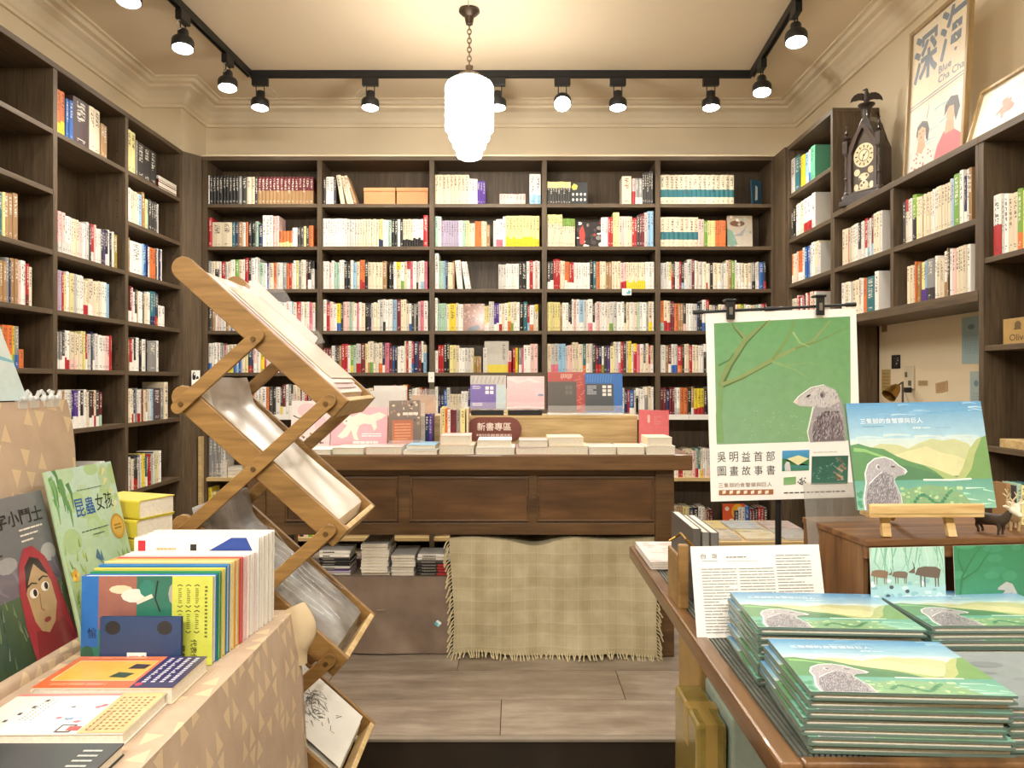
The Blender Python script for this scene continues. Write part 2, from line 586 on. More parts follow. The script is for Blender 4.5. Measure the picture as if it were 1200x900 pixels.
g = G(); g.box(WL, WR, 2.69, WB, 0.0, UF - 0.006)
floor = structure(g, 'floor', M_GROUT)
rows = [2.69 + 0.302 * i for i in range(11)]
starts = [-0.054, 0.43, -0.25, 0.1, -0.5, 0.3, -0.1, 0.5, 0.2, -0.3]
for i, y0 in enumerate(rows[:-1]):
    xs = [starts[i] + 1.2 * k for k in range(-4, 5)]
    for xa, xb in zip(xs[:-1], xs[1:]):
        a, b_ = max(xa, WL), min(xb, WR)
        if b_ - a < 0.05: continue
        g = G(); g.box(a + 0.0015, b_ - 0.0015, y0 + 0.0015, min(rows[i + 1], WB) - 0.0015, UF - 0.006, UF)
        g.build('plank', M_FLOOR, parent=floor, at=((a + b_) / 2, y0 + 0.15, 0))
g = G(); g.box(WL, WR, WF, 2.69, -0.05, 0.0)
structure(g, 'floor_front', wood('lower_floor', '#3a2f25', '#55473a', 'x', 4, 0.45))
g = G(); g.box(WL, WR, 2.672, 2.688, 0.0, UF - 0.012)
structure(g, 'trim_1', M_RISER)
g = G(); g.box(WL, WR, 2.662, 2.69, UF - 0.012, UF + 0.001)
structure(g, 'trim_2', plain('step_nosing', '#8b8071', 0.4), bevel=0.003)
g = G(); g.box(WL - 0.1, WL, WF, WB + 0.1, -0.05, CEIL); structure(g, 'wall_left', M_WALL)
g = G(); g.box(WR, WR + 0.1, WF, WB + 0.1, -0.05, CEIL); structure(g, 'wall_right', M_WALL)
g = G(); g.box(WL, WR, WB, WB + 0.1, -0.05, CEIL); structure(g, 'wall_back', M_WALL)
g = G(); g.box(WL, WR, WF - 0.1, WF, -0.05, CEIL); structure(g, 'wall_front', M_WALL)
g = G(); g.box(WL - 0.1, WR + 0.1, WF - 0.1, WB + 0.1, CEIL, CEIL + 0.1); structure(g, 'ceiling', M_CEIL)
g = G(); g.box(WL, -2.40, 5.52, WB, 2.96, CEIL); structure(g, 'wall_pier', M_WALL)

PROF = [(0, -0.165), (0.018, -0.165), (0.018, -0.145), (0.03, -0.135), (0.045, -0.105), (0.075, -0.07), (0.115, -0.052), (0.115, -0.034), (0.15, -0.03), (0.165, -0.012), (0.19, -0.012), (0.19, 0.0)]
def cornice(name, path, inward):
    """path: the wall corners; inward: signs of the step into the room at each one"""
    g = G(); n = len(PROF); vs = []
    for (x, y), (ix, iy) in zip(path, inward):
        for a, b in PROF: vs.append((x + ix * a, y + iy * a, CEIL + b))
    fs = [(k * n + i, k * n + i + 1, (k + 1) * n + i + 1, (k + 1) * n + i) for k in range(len(path) - 1) for i in range(n - 1)]
    g.add(vs, fs)
    return structure(g, name, M_TRIM, fix=True)
cornice('trim_3', [(WL, WF), (WL, 5.52)], [(1, 0), (1, -1)])
cornice('trim_4', [(WL, 5.52), (-2.40, 5.52), (-2.40, WB), (WR, WB), (WR, WF)], [(1, -1), (1, -1), (1, -1), (-1, -1), (-1, 0)])

# ------------------------------------------------------------------ bookcases
TOP = CAMZ + 1.61
ZL = [CAMZ + q for q in (1.295, 0.985, 0.675, 0.37, 0.065, -0.255)]       # shelf levels of the tall cases
CASES = {}
def case_frame(key, origin, A, N):
    CASES[key] = (Vector((*origin, 0)), Vector((*A, 0)), Vector((*N, 0)))
case_frame('back', (-2.265, 5.6), (1, 0), (0, -1))
case_frame('left', (-2.37, 0.0), (0, 1), (1, 0))
case_frame('right', (1.90, 5.37), (0, -1), (-1, 0))
def cm(key):
    o, A, N = CASES[key]
    m = Matrix((A, -N, Vector((0, 0, 1)))).transposed().to_4x4()
    m.translation = o
    return m

def board(root, key, name, s0, s1, y0, y1, z0, z1, mat=None, bevel=0.0015):
    g = G(); M = cm(key)
    g.box(s0, s1, y0, y1, z0, z1, M=M)
    c = M @ Vector(((s0 + s1) / 2, (y0 + y1) / 2, (z0 + z1) / 2))
    inv = mw(root).inverted()
    return g.build(name, mat, parent=root, at=inv @ c, bevel=bevel)

def lam(key, direction):
    if direction == 'z': return M_LAMZ
    return M_LAM if key == 'back' else M_LAMY

# --- back bookcase
D = 0.30
bb = thing('bookcase', 'wide dark brown bookcase of five bays covering the back wall', 'bookcase', (-0.18, 5.6, UF))
BUP = [0.0, (374.5 - 240) / F * 5.6, (506 - 240) / F * 5.6, (638 - 240) / F * 5.6, (771 - 240) / F * 5.6, (907 - 240) / F * 5.6]
BT = 0.036
for s in BUP:
    board(bb, 'back', 'upright', s - BT / 2, s + BT / 2, 0, D, UF, TOP, M_LAMZ)
board(bb, 'back', 'top_panel', -0.02, BUP[-1] + 0.02, -0.004, D, TOP, TOP + 0.03, M_LAM)
board(bb, 'back', 'cap_moulding', -0.02, BUP[-1] + 0.02, -0.006, 0.03, TOP + 0.03, TOP + 0.042, M_TRIM)
board(bb, 'back', 'back_panel', -0.02, BUP[-1] + 0.02, D, D + 0.012, UF, TOP, M_LAMZ)
BLV = ZL[:5] + [CAMZ - 0.252, CAMZ - 0.70, CAMZ - 1.135]
BIN = []
for i in range(5):
    a, b_ = BUP[i] + BT / 2, BUP[i + 1] - BT / 2
    BIN.append((a, b_))
    for j, z in enumerate(BLV):
        light = j >= 6
        board(bb, 'back', 'shelf', a, b_, 0.0 if j < 5 else -0.02, D, z - 0.026, z, M_PINE if light else M_LAM)
        if j == 5:
            for q in range(4):
                w = (b_ - a) / 4
                board(bb, 'back', 'label_strip', a + q * w + 0.001, a + (q + 1) * w - 0.001, -0.026, -0.0205, z - 0.026, z + 0.012, M_WHITE, 0)
board(bb, 'back', 'side_panel', -0.03, -0.006, -0.045, 0.0, UF, CAMZ - 0.40, M_PINE)
g = G(); pw = [(-2.37, 5.465), (-2.285, 5.595), (-2.285, 5.62), (-2.40, 5.62), (-2.40, 5.465)]
g.prism(pw, Matrix.Translation((0, 0, UF)), TOP + 0.03 - UF)
setp(g.build('corner_panel', M_LAMZ, at=(-2.34, 5.55, UF), bevel=0.002), 'tall brown filler panel in the corner left of back bookcase', 'panel')
g = G(); g.box(1.885, 1.925, 5.375, 5.598, UF, TOP + 0.03)
setp(g.build('corner_panel', M_LAMZ, at=(1.905, 5.49, UF), bevel=0.002), 'tall brown filler panel in the corner right of back bookcase', 'panel')

# --- left bookcase
lb = thing('bookcase', 'tall dark brown bookcase along the left wall', 'bookcase', (-2.5, 4.1, UF))
LUP = [2.72, 3.20, 3.957, 4.685, 5.447]
LT = 0.036
for s in LUP: board(lb, 'left', 'upright', s - LT / 2, s + LT / 2, 0, D, UF, TOP, M_LAMZ)
board(lb, 'left', 'top_panel', LUP[0] - 0.02, LUP[-1] + 0.02, -0.004, D, TOP, TOP + 0.03, M_LAMY)
board(lb, 'left', 'back_panel', LUP[0] - 0.02, LUP[-1] + 0.02, D, D + 0.012, UF, TOP, M_LAMZ)
LLV = [[0, 1, 2, 3, 4, 5], [0, 1, 2, 3, 4, 5], [0, 2, 3, 4, 5], [0, 1, 2, 3, 4, 5]]
LZ = ZL + [CAMZ - 0.675, CAMZ - 1.2]
LIN = []
for i in range(4):
    a, b_ = LUP[i] + LT / 2, LUP[i + 1] - LT / 2
    LIN.append((a, b_))
    for j in LLV[i] + [6, 7]:
        board(lb, 'left', 'shelf', a, b_, 0.002, D, LZ[j] - 0.026, LZ[j], M_LAMY)
g = G()
for i in (2, 3):
    for k in range(14):
        for yy in (0.05, 0.24):
            p = cm('left') @ Vector((LIN[i][1], yy, 1.5 + k * 0.1))
            g.cyl(p, p + Vector((0, -0.002, 0)), 0.004, n=6)
g.build('peg_hole', M_BLACK, parent=lb)

# --- right bookcases
rb = thing('bookcase', 'tall narrow brown bookcase in the right back corner beside clock', 'bookcase', (2.04, 5.0, UF))
RS = [0.0, 0.77, 1.492, 2.22, 2.67]           # along the wall towards the camera
board(rb, 'right', 'upright', 0.0, 0.03, 0, 0.28, UF, TOP, M_LAMZ)
board(rb, 'right', 'upright', RS[1] - 0.03, RS[1], 0, 0.28, UF, TOP, M_LAMZ)
board(rb, 'right', 'top_panel', 0.0, RS[1], 0, 0.28, TOP, TOP + 0.03, M_LAMY)
board(rb, 'right', 'back_panel', 0.0, RS[1], 0.268, 0.279, UF, TOP, M_LAMZ)
RIN = [(0.03, RS[1] - 0.03)]
for z in ZL + [CAMZ - 0.675]:
    board(rb, 'right', 'shelf', 0.03, RS[1] - 0.03, 0.002, 0.268, z - 0.026, z, M_LAMY)
RT = CAMZ + 1.005
wc = thing('wall_cabinet', 'open brown wall shelf unit hung under the clock and film poster', 'shelf unit', (2.04, 3.87, CAMZ + 0.34))
WZ0 = CAMZ + 0.375
for a, b_ in ((RS[1] + 0.001, RS[1] + 0.024), (RS[2] - 0.015, RS[2] + 0.015), (RS[3] - 0.024, RS[3] - 0.001)):
    board(wc, 'right', 'upright', a, b_, 0, 0.28, WZ0, RT - 0.03, M_LAMZ)
board(wc, 'right', 'top_panel', RS[1] + 0.001, RS[3] - 0.001, -0.004, 0.28, RT - 0.03, RT, M_LAMY)
board(wc, 'right', 'bottom_panel', RS[1] + 0.001, RS[3] - 0.001, -0.004, 0.28, WZ0 - 0.045, WZ0, M_LAMY)
board(wc, 'right', 'back_panel', RS[1] + 0.02, RS[3] - 0.02, 0.268, 0.279, WZ0, RT - 0.03, M_LAMZ)
RIN += [(RS[1] + 0.024, RS[2] - 0.015), (RS[2] + 0.015, RS[3] - 0.024)]
for a, b_ in RIN[1:]:
    board(wc, 'right', 'shelf', a, b_, 0.002, 0.268, ZL[2] - 0.026, ZL[2], M_LAMY)
nb = thing('bookcase', 'nearest right bookcase of dark brown board with deep empty shelves', 'bookcase', (2.04, 2.93, UF))
board(nb, 'right', 'upright', RS[3], RS[3] + 0.032, 0, 0.28, UF, RT - 0.03, M_LAMZ)
board(nb, 'right', 'upright', RS[4] - 0.032, RS[4], 0, 0.28, UF, RT - 0.03, M_LAMZ)
board(nb, 'right', 'top_panel', RS[3], RS[4], -0.004, 0.28, RT - 0.03, RT, M_LAMY)
board(nb, 'right', 'back_panel', RS[3], RS[4], 0.268, 0.279, UF, RT - 0.03, M_LAMZ)
NZ = [CAMZ + 0.50, CAMZ + 0.145, CAMZ - 0.26, CAMZ - 0.7]
for z in NZ: board(nb, 'right', 'shelf', RS[3] + 0.032, RS[4] - 0.032, 0.004, 0.268, z - 0.022, z, M_LAMY)
RIN.append((RS[3] + 0.034, RS[4] - 0.034))

# ------------------------------------------------------------------ shelf books
BOOKS = []
ORD = lambda n: '%d%s' % (n, 'th' if 10 <= n % 100 <= 20 else {1: 'st', 2: 'nd', 3: 'rd'}.get(n % 10, 'th'))
ROWN = ['top', 'second', 'third', 'fourth', 'fifth', 'sixth', 'seventh', 'eighth']
MIXW = 'WWWWWWWWWWWWWWWWWWWWWWCCCCCCCCCCCwwwwwKKKDDRRrpppPYyyggTBNbOVGSSE'
MIXD = 'WWWWWWWWWWWWWCCCCCCCwwwKKKDDDRRRRrrppPYyTBNNbOVSSE'
MIXL = 'WWWWWWWWWWWWWWWCCCCCCCCwwwppyygS KDRBbO'.replace(' ', '')
DARK = set('SDKRrTBNVHEGL')
def shade(c, k): return tuple(max(0, min(1, x * k)) for x in c)
def cell(key, inner, z, spec, bay, row, mix=MIXW, clear=0.285, back=0.008):
    """fill one shelf compartment from its left end. spec: tokens CODE count [/mm] [@cm] [~deg] [|bandcode pos]; _mm gap; M* random to the end"""
    a, b_ = inner
    s = a + 0.004
    end = b_ - 0.004
    idx = 0
    M0 = cm(key)
    base_h = 0.0
    def put(code, t, h, lean=0.0, band=None):
        nonlocal s, idx
        if s + t > end: return False
        h = min(h, clear)
        nm, hexc = CODES[code]
        col = shade(lin(hexc), R.uniform(0.86, 1.08))
        ink = lin('#e9e4d4') if code in DARK else lin(R.choice(['#2a2725', '#2a2725', '#3b3a55', '#7a2b2b', '#4b4b4b']))
        b0, b1, bc = 2.0, 2.0, (1, 1, 1)
        if band:
            bc = lin(CODES[band[0]][1])
            b0, b1 = {'b': (-1, R.uniform(0.24, 0.34)), 'm': (0.24, 0.50), 't': (0.72, 2), 'h': (-1, 0.5)}[band[1]]
        idx += 1
        jit = R.uniform(0, 0.008)
        loc = Matrix.Translation((s, back + jit, z))
        if lean:
            loc = loc @ Matrix.Rotation(math.radians(lean), 4, 'Y')      # top tips left, lower edge on the board
        dp = min(R.uniform(0.135, 0.16) if h < 0.2 else R.uniform(0.145, 0.175), 0.24)
        thick = 'thick ' if t > 0.034 else ('slim ' if t < 0.0125 else '')
        BOOKS.append(dict(M=M0 @ loc, t=t, h=h, dp=dp, cov=col, ink=ink, bandc=bc, b0=b0, b1=b1, seed=R.uniform(0, 100), code=code, key=key,
                          look=thick + nm, bandname=CODES[band[0]][0] if band else None, idx=idx, bay=bay, row=row))
        s += t / max(0.5, math.cos(math.radians(lean))) + 0.0006
        return True
    for tok in spec.split():
        if tok.startswith('_'):
            s += float(tok[1:]) / 1000; continue
        if tok.startswith('M'):
            n = 999 if tok[1:2] == '*' else int(tok[1:])
            hh = R.uniform(0.19, 0.212)
            left = 0
            while n > 0:
                if left <= 0:
                    hh = R.choice([0.19, 0.2, 0.205, 0.21, 0.21, 0.215, 0.228]); left = R.randint(2, 7)
                left -= 1; n -= 1
                code = R.choice(mix)
                band = None
                if R.random() < 0.3: band = (R.choice('WWWWCRYOBbpKGP'), 'b')
                elif R.random() < 0.08: band = (R.choice('WCKRY'), 't')
                if band and band[0] == code: band = None
                if not put(code, R.choice([0.011, 0.014, 0.016, 0.018, 0.02, 0.022, 0.024, 0.028, 0.033]), hh + R.uniform(-0.004, 0.004), 0, band): break
            continue
        import re
        m = re.match(r'([A-Za-z])(\d+)(?:/([\d.]+))?(?:@([\d.]+))?(?:~(-?[\d.]+))?(?:\|(\w)(\w))?$', tok)
        code, n, mm, cmh, ln, bc, bp = m.groups()
        hh = float(cmh) / 100 if cmh else R.uniform(0.19, 0.215)
        for _ in range(int(n)):
            put(code, (float(mm) / 1000 if mm else R.uniform(0.014, 0.026)), hh + R.uniform(-0.0015, 0.0015), float(ln or 0), (bc, bp) if bc else None)
    return s

BAYN = ['first bay', 'second bay', 'middle bay', 'fourth bay', 'fifth bay']
BACK = [
    # top row
    ['W1/8@21 K9/23@20.5 S1/20@20.5 D1/38@20.5 C2/28@20 D1/20@20 r15/26.5@20|Eh',
     'D1/22@19 W2/27@20 D1/16@19 _34 C1/30@21.5~-9 _16 C2/24@21~-14 E1/24@20~-19',
     'C9/27@21.5 W3/20@18.5 V3/19@17 _104 p8/23@7.5 _30 W2/40@22|bb',
     'D9/18.5@16.5|yt _375 C1/68@20.5 _6 p1/22@19|Rh S2/25@19|wb D3/15@23 D2/15@24',
     'C16/33@21.5|Tm'],
    ['R1/26@21 C2/72@17.8 T1/22@18 N1/22@18 E1/30@18 W1/24@17.8 O1/16@18 K2/26@18 g1/22@18.5 N1/30@16 W3/24@23 p2/22@22.5 O4/24@11.5|yb W2/18@14 D2/22@14.5 y1/18@15 D1/20@14.5 O2/30@15.5',
     'W10/17@20.5 w4/18@20 C8/19@20 y2/16@20|Nb W2/18@19.5 g1/22@19.5 K2/22@20 W1/18@20 K1/20@19 C4/18@20|Kb W4/18@20|Kb R1/32@23 W4/18@20 r3/18@20',
     'g1/20@22 W1/24@22 v7/18@19 W1/26@19 g2/13@19 y1/20@19 C2/20@17 O2/24@18.5 C2/18@18.5 E1/24@16 _25 W1/20@19 W2/24@20|Pb W1/20@22 y11/24@22.5|Yb O1/24@25 W1/40@26',
     'C7/15@23.5|yt C6/15@20.5|Gt _192 W2/24@21.5 R2/18@21.5 y2/22@25 p2/18@22 C3/18@22 R2/17@21 D1/20@23 r2/17@24 p1/20@25 b2/22@26 S1/20@20 O2/20@20 C1/30@24',
     'C8/34@21.5|Tm p2/20@20 G2/13@19 y4/13@19 O5/15@19'],
    ['M*', 'W2 p1 W1 g2/20 W2 K2/22 W1 b1 C1 O2/18|Rb K1 C4/26 E1/30 _14 K2 M*', 'W1/28@26 g2/16@20.5 b1/16 N1/14 C2/18 E1/12 _20 W2/20@21~-5 _18 W2/20@20~-9 _200 w3/18@18 W5/18@18.5 M*',
     'D2/22@20|Wb R3/16@22 C2/16 O2/16@20|Wb R2/16@19.5|Wb W7/16 K1/24 T1/22 O1 C2 E2/22 C3 p2/20|Rb C9/15@19.5|Yb W3 K1|Wb W2 p3/17@22 W2/20@24',
     'w2/22 M*'],
    ['M*', 'W1/24@23 R1 p1 W1 Y1/28@20|Bb D1/16 p2 M*', 'W1/18@24 g4/16@20 C1/20 Y1/46@20 C1 W2/16 _156 y2/16@18|Wb w2/18 V2/18@20|Wb M*',
     'y5/18@21 E1/16 W2/22 K2/12|Wb M*', 'O1/24@22|gb C2/22@22|Rb r2/15 O1/28@20 E2/18 D1/20|pb W2/18 w2/20 N1 K1 M*'],
    ['M*', 'r3/20@18 W1 D2 E1 R2/22 W1 G1/20|Yb g1 w2/16|Rb M*', 'W1/22@16 R2/20@20 K1/22@21.5 K1/20@22 y2/22@20 C1/24@20 W2/20@18 w2/22@18 C1/20@18 L1/18@12 E2/18@12 _12 w1/30@18 _152 p1/24@16|Rh _10 R1/18@18 Y1/18@18 _6 S1/22@18|Wb P1/14@18 W2/24@20 p2/26@21',
     'C1/26@21 w2/26@21|Pb b2/26@21 w1 p2 C2/22@22 M*', 'W1/36@20 E1/20 r1|Wb w2/22|Bb R1/34|Ob K1 C2 R1 C2 W2 M*'],
    ['M*', 'M*', 'W1/20 N2/22@16 B1 w1 C4/20@16 W2/24@18 M*', 'M*', 'r2/20 N1/24|Rb r2 W2|wb O2/28 K1 E1|Wb Y3/24@20|Rb K2 M*'],
]
for r, rowspec in enumerate(BACK):
    for i, spec in enumerate(rowspec):
        cell('back', BIN[i], BLV[r], spec, BAYN[i] + ' of back bookcase', ROWN[r], MIXW if r < 4 else MIXD, clear=0.27)
cell('back', BIN[0], BLV[6], 'S3/30@29 w1/30@27', BAYN[0] + ' of back bookcase', ROWN[6], clear=0.4)
cell('back', BIN[0], BLV[7], 'Y1/24@36 y1/30@33 Y1/20@25 K1/24@24 Y2/22@26 y1/20@26 M*', BAYN[0] + ' of back bookcase', ROWN[7], clear=0.39)
cell('back', BIN[4], BLV[6], 'W3/18 y1/14 E1 W2/16 R2/16 C3/22 p1 M*', BAYN[4] + ' of back bookcase', ROWN[6], clear=0.4)
cell('back', BIN[4], BLV[7], 'K1/16 R1/20 C3/26@22 E2/22@22 y2/24@22 N1/30@21 K1/34@21 W2/22@22 E1/16 r2/22 _160 N1/26 W2/24 B1/30@22 r2/20 K1/20 R2/22 D1/26 M*', BAYN[4] + ' of back bookcase', ROWN[7], MIXD, clear=0.4)
LB = ['', 'near bay of left bookcase', 'middle bay of left bookcase', 'far bay of left bookcase']
cell('left', LIN[1], ZL[2], '_60 W3/24@21 C2/20 K1/20 W2/18@21 g1/16@20 T1/20@21 W1/18 G1/14 T2/22@20 y1/16 E2/30@21 E1/34@22', LB[1], ROWN[2])
cell('left', LIN[1], ZL[3], '_90 C2/26 W3/24@21 p1 C4/24@22 E2/22 S1/20 N1/14 E2/24 p1/20 W2/20 R1/22|rb C1/24', LB[1], ROWN[3])
cell('left', LIN[1], ZL[4], '_150 W3/24 E2/22 D2/26@20 E1/28@19 O2/34@20|Yb Y1/20@20|Gb S1/30@20|Bb O1/34@9', LB[1], ROWN[4])
cell('left', LIN[2], ZL[0], '_20 O2/34@23|Yb _10 B1/26@21 B1/34@21 _4 H1/152@25 C2/58@25 E1/36@19 E1/40@19', LB[2], ROWN[0])
cell('left', LIN[2], ZL[2], 'P1/30@21.5|Sb p2/28@21.5|wb W3/20@20.5|wb C3/22 p2/16 W2/16 w2/18 D1/16 R1/30@21|wb p1/18 W2/16 w1/14 D2/18 V1/12 K2/16@20.5|wb W1/22@21.5 K1/20@20 W1/16@21 L1/40@20', LB[2], ROWN[1])
cell('left', LIN[2], ZL[3], 'P2/14@21 v2/14 R1/20@20.5 y1/14 W2/18 y1/34@21 w2/18 W3/20@21 C2/22|Rb C2/26@20.5|Wb C2/24 C2/20 W2/26@20.5 b1/18@20', LB[2], ROWN[2])
cell('left', LIN[2], ZL[4], 'W1/16 S2/20@19.5|Wb D1/26|Wb W2/24@20.5|Rb C3/20@20|pb C2/24 y2/16 R1/14@20|Wb w2/24 N1/16 S1/24|Wb w1/30 W3/24@20 p2/24@20 R1/14', LB[2], ROWN[3])
cell('left', LIN[2], ZL[5], 'E1/36@21 W1/24 E1/20@20.5 W2/20 w1/24 N1/16|Wb V2/24@20.5|Wb W1/14 K1/34@20.5|Wb W1/24 C2/18 D1/22|Wb r1/16|Wb C1/28@20.5|Rb D1/36@20.5|Wb r1/26|gb', LB[2], ROWN[4])
cell('left', LIN[2], LZ[6], '_250 K1/20 W2/20@18 K1/20 w2/30@19 D1/40@18.5 W2/20', LB[2], ROWN[5], clear=0.39)
cell('left', LIN[3], ZL[0], '_14 y2/52@26 S1/14@22 D3/88@22', LB[3], ROWN[0])
cell('left', LIN[3], ZL[1], 'N1/18 W1/36@21 C3/26@20.5 C1/24@20 b1/40@20.5 E1/34@22.5 y1/24@19 g1/22@19 D5/24@20 w1/18', LB[3], ROWN[1])
cell('left', LIN[3], ZL[2], 'W1/16@22 E1/20@21 _8 W1/150@20 b1/20@20.5 B1/44@20.5 N1/14 W1/24 O2/46@20 D1/18 w1/16@21 N1/22 W1/12', LB[3], ROWN[2])
cell('left', LIN[3], ZL[3], 'K1/34@21|Wb r1/26@22|Wb p1/26 W1/24@19 D1/20|Wb E1/16 W2/26@20 D1/16 C2/24 W2/22 T2/30@22|Nb N1/26@21.5|Rb D1/22@21.5|Ob W2/44@14', LB[3], ROWN[3])
cell('left', LIN[3], ZL[4], 'K1/22|wb E1/16 R1/30@20|Wb W2/14@20 D1/14|Wb W2/20@21 K1/36@20.5 W1/14 W1/46@20.5 K1/10 w1/20 S1/108@20 W1/30@20.5', LB[3], ROWN[4])
cell('left', LIN[3], ZL[5], 'R1/24@20.5|pb C2/24@21 W1/20@20|Rb N1/22|wb S1/18 W2/16|Rb C1/20 r1/16 C2/22 E1/24@20|Wb w2/24 b1/20 H1/104@21 S1/44@21 _10 C1/52@25', LB[3], ROWN[5])
cell('left', LIN[3], LZ[6], 'W2/22@21 w1/18|Rb C1/24 D2/24|Rb w1 S1/16 W1/20 Y1/22 y1/24@21 T1/14|Wb R2/28@20 g1/16 K1/10 W1/20@20 w1/20@20.5 y2/18@20 W2/20', LB[3], ROWN[6], clear=0.39)
RBN = ['right corner bookcase', 'bay below clock', 'bay below film poster', 'nearest right bookcase']
cell('right', RIN[0], ZL[0], 'w1/70@24 T1/80@24 D1/40@23 Y1/64@21|Yb b1/52@21|wb w1/40@21.5|Bb J1/76@22', RBN[0], ROWN[0])
cell('right', RIN[0], ZL[1], 'D1/36@19 K1/50@21 W2/36@21.5 C1/70@22 W2/70@22|Rb W1/56@22.5', RBN[0], ROWN[1])
cell('right', RIN[0], ZL[2], '_10 O1/28@20.5|Wb C2/36@20 p1/30 O2/34@20|Wb W1/40 B2/44@21 w1/24 W2/30@22 C2/30@21.5|wb w1/28', RBN[0], ROWN[2])
cell('right', RIN[0], ZL[3], '_10 C2/40@20 w1/24 p1/22|Rb R1/24|Wb W2/26 P1/24 r1/20|Wb W1/30 R2/20|Wb C2/30@21 R1/24 W1/28', RBN[0], ROWN[3])
cell('right', RIN[1], ZL[2], '_70 C2/38@21 O1/14 w1/22 C2/26@21 W2/24@21 D1/34@20.5|wb W2/20 R1/34@21.5|Wb w1/20|bb W1/20 r1/24@21.5|bb C2/38@22 W1/24@22', RBN[1], ROWN[1])
cell('right', RIN[1], WZ0, '_70 W1/40@20 C1/50@20 W1/20@19.5 _20 C2/42@19.5 W1/16 E1/12|Cb W1/34@19.5 O1/38@19 T1/92@19 W1/42@21', RBN[1], ROWN[2], clear=0.25)
cell('right', RIN[2], ZL[2], '_60 D1/24@21 C1/26@21.5|Rt W2/20@21 G1/36@22|Kh y1/16 C2/18@20 E1/14 C4/18@20 W2/18@20.5 C5/20@20.5 w1/18@21.5 b1/16 G1/44@22.5 W1/26@23 N1/14|Wb W1/24@22.5 E1/22@22.5', RBN[2], ROWN[1])
cell('right', RIN[2], WZ0, '_110 C3/24@18.5 O1/12 E2/18@18.5 y2/20@18.5|Vb b1/18@18.5|Vb S1/56@19|Db W1/20 C2/26@18 W1/28|Eb E1/12 K1/12 W1/18 p1/20 C4/20@20.5 W1/24@20.5', RBN[2], ROWN[2], clear=0.25)
cell('right', RIN[3], NZ[0], '_40 W1/46@24|Rh w1/16@22 W1/24@23 C2/28@22.5 G1/26@23|Ob y1/30@22 C2/24@21.5 W1/24', RBN[3], 'second', clear=0.4)

HIDE = [(822, 366, 1010, 588), (980, 470, 1166, 600), (0, 470, 92, 900), (60, 545, 158, 900), (0, 395, 28, 470), (205, 312, 428, 470), (210, 460, 430, 900), (440, 500, 545, 900), (550, 437, 735, 900), (735, 480, 785, 900), (335, 455, 450, 900), (430, 530, 812, 900), (783, 600, 842, 900)]
def proj(v): return (CX + v.x / v.y * F, CY - (v.z - CAMZ) / v.y * F)
def shown(bk):
    q = [proj(bk['M'] @ Vector(c)) for c in ((0, 0, 0), (bk['t'], 0, 0), (bk['t'], 0, bk['h']), (0, 0, bk['h']))]
    cx, cy = sum(a[0] for a in q) / 4, sum(a[1] for a in q) / 4
    if not (2 < cx < 1198 and 2 < cy < 898): return 0
    for a, b, c, d in HIDE:
        if a < cx < c and b < cy < d: return 0
    return abs(sum(q[i][0] * q[(i + 1) % 4][1] - q[(i + 1) % 4][0] * q[i][1] for i in range(4))) / 2
for b in BOOKS: b['area'] = shown(b)
BOOKS.sort(key=lambda b: -b['area'])
NIND = 300
seen_labels = set()
for b in BOOKS[:NIND]:
    me = mesh_books('book', [(None, b['t'], b['h'], b['dp'], b['cov'], b['ink'], b['bandc'], b['b0'], b['b1'], b['seed'])])
    o = bpy.data.objects.new('book', me); COL.objects.link(o)
    l, r, sc = b['M'].decompose()
    o.location, o.rotation_euler = l, r.to_euler()
    lab = '%s book, %s from left, %s shelf, %s' % (b['look'], ORD(b['idx']), b['row'], b['bay'])
    setp(o, lab, 'book', 'books standing on the shelves')
rest = [b for b in BOOKS[NIND:]]
me = mesh_books('book_rows', [(b['M'], b['t'], b['h'], b['dp'], b['cov'], b['ink'], b['bandc'], b['b0'], b['b1'], b['seed']) for b in rest])
o = bpy.data.objects.new('book_rows', me); COL.objects.link(o)
setp(o, 'tightly packed rows of small paperbacks filling the remaining shelves', 'books', kind='stuff')
print('BOOKS', len(BOOKS), 'min individual area', BOOKS[NIND - 1]['area'])
# ------------------------------------------------------------------ track lights and pendant
ZR = CEIL - 0.045
LC, RC = Vector((X(293, 5.27), 5.27, ZR)), Vector((X(881, 5.27), 5.27, ZR))
LD = Vector((-0.062, -1, 0)).normalized(); RD = Vector((-0.065, -1, 0)).normalized()
tr = thing('track_rail', 'black lighting track running round three sides of the ceiling', 'track', (0, 5.27, CEIL))
def rail(p, q):
    d = (q - p).normalized(); n = Vector((-d.y, d.x, 0)) * 0.017
    g = G()
    vs = []
    for a in (p, q):
        for sx, dz in ((-1, 0.045), (1, 0.045), (1, 0.0), (0.45, 0.0), (0.45, 0.012), (-0.45, 0.012), (-0.45, 0.0), (-1, 0.0)):
            vs.append(a + n * sx + Vector((0, 0, dz)))
    fs = [(i, (i + 1) % 8, 8 + (i + 1) % 8, 8 + i) for i in range(8)]
    g.add(vs, fs + [tuple(range(8)), tuple(range(8, 16))])
    g.build('rail', M_BLACK, parent=tr)
rail(LC, RC)
rail(LC, LC + LD * 7.6)
rail(RC, RC + RD * 7.6)
M_LENS = emit('lamp_lens', (1.0, 0.95, 0.86), 28.0)
M_LAMPB = plain('lamp_housing', '#2e2e2e', 0.35, 0.3, var=0.1)
M_CABLE = plain('lamp_cable', '#b9b2a4', 0.5)

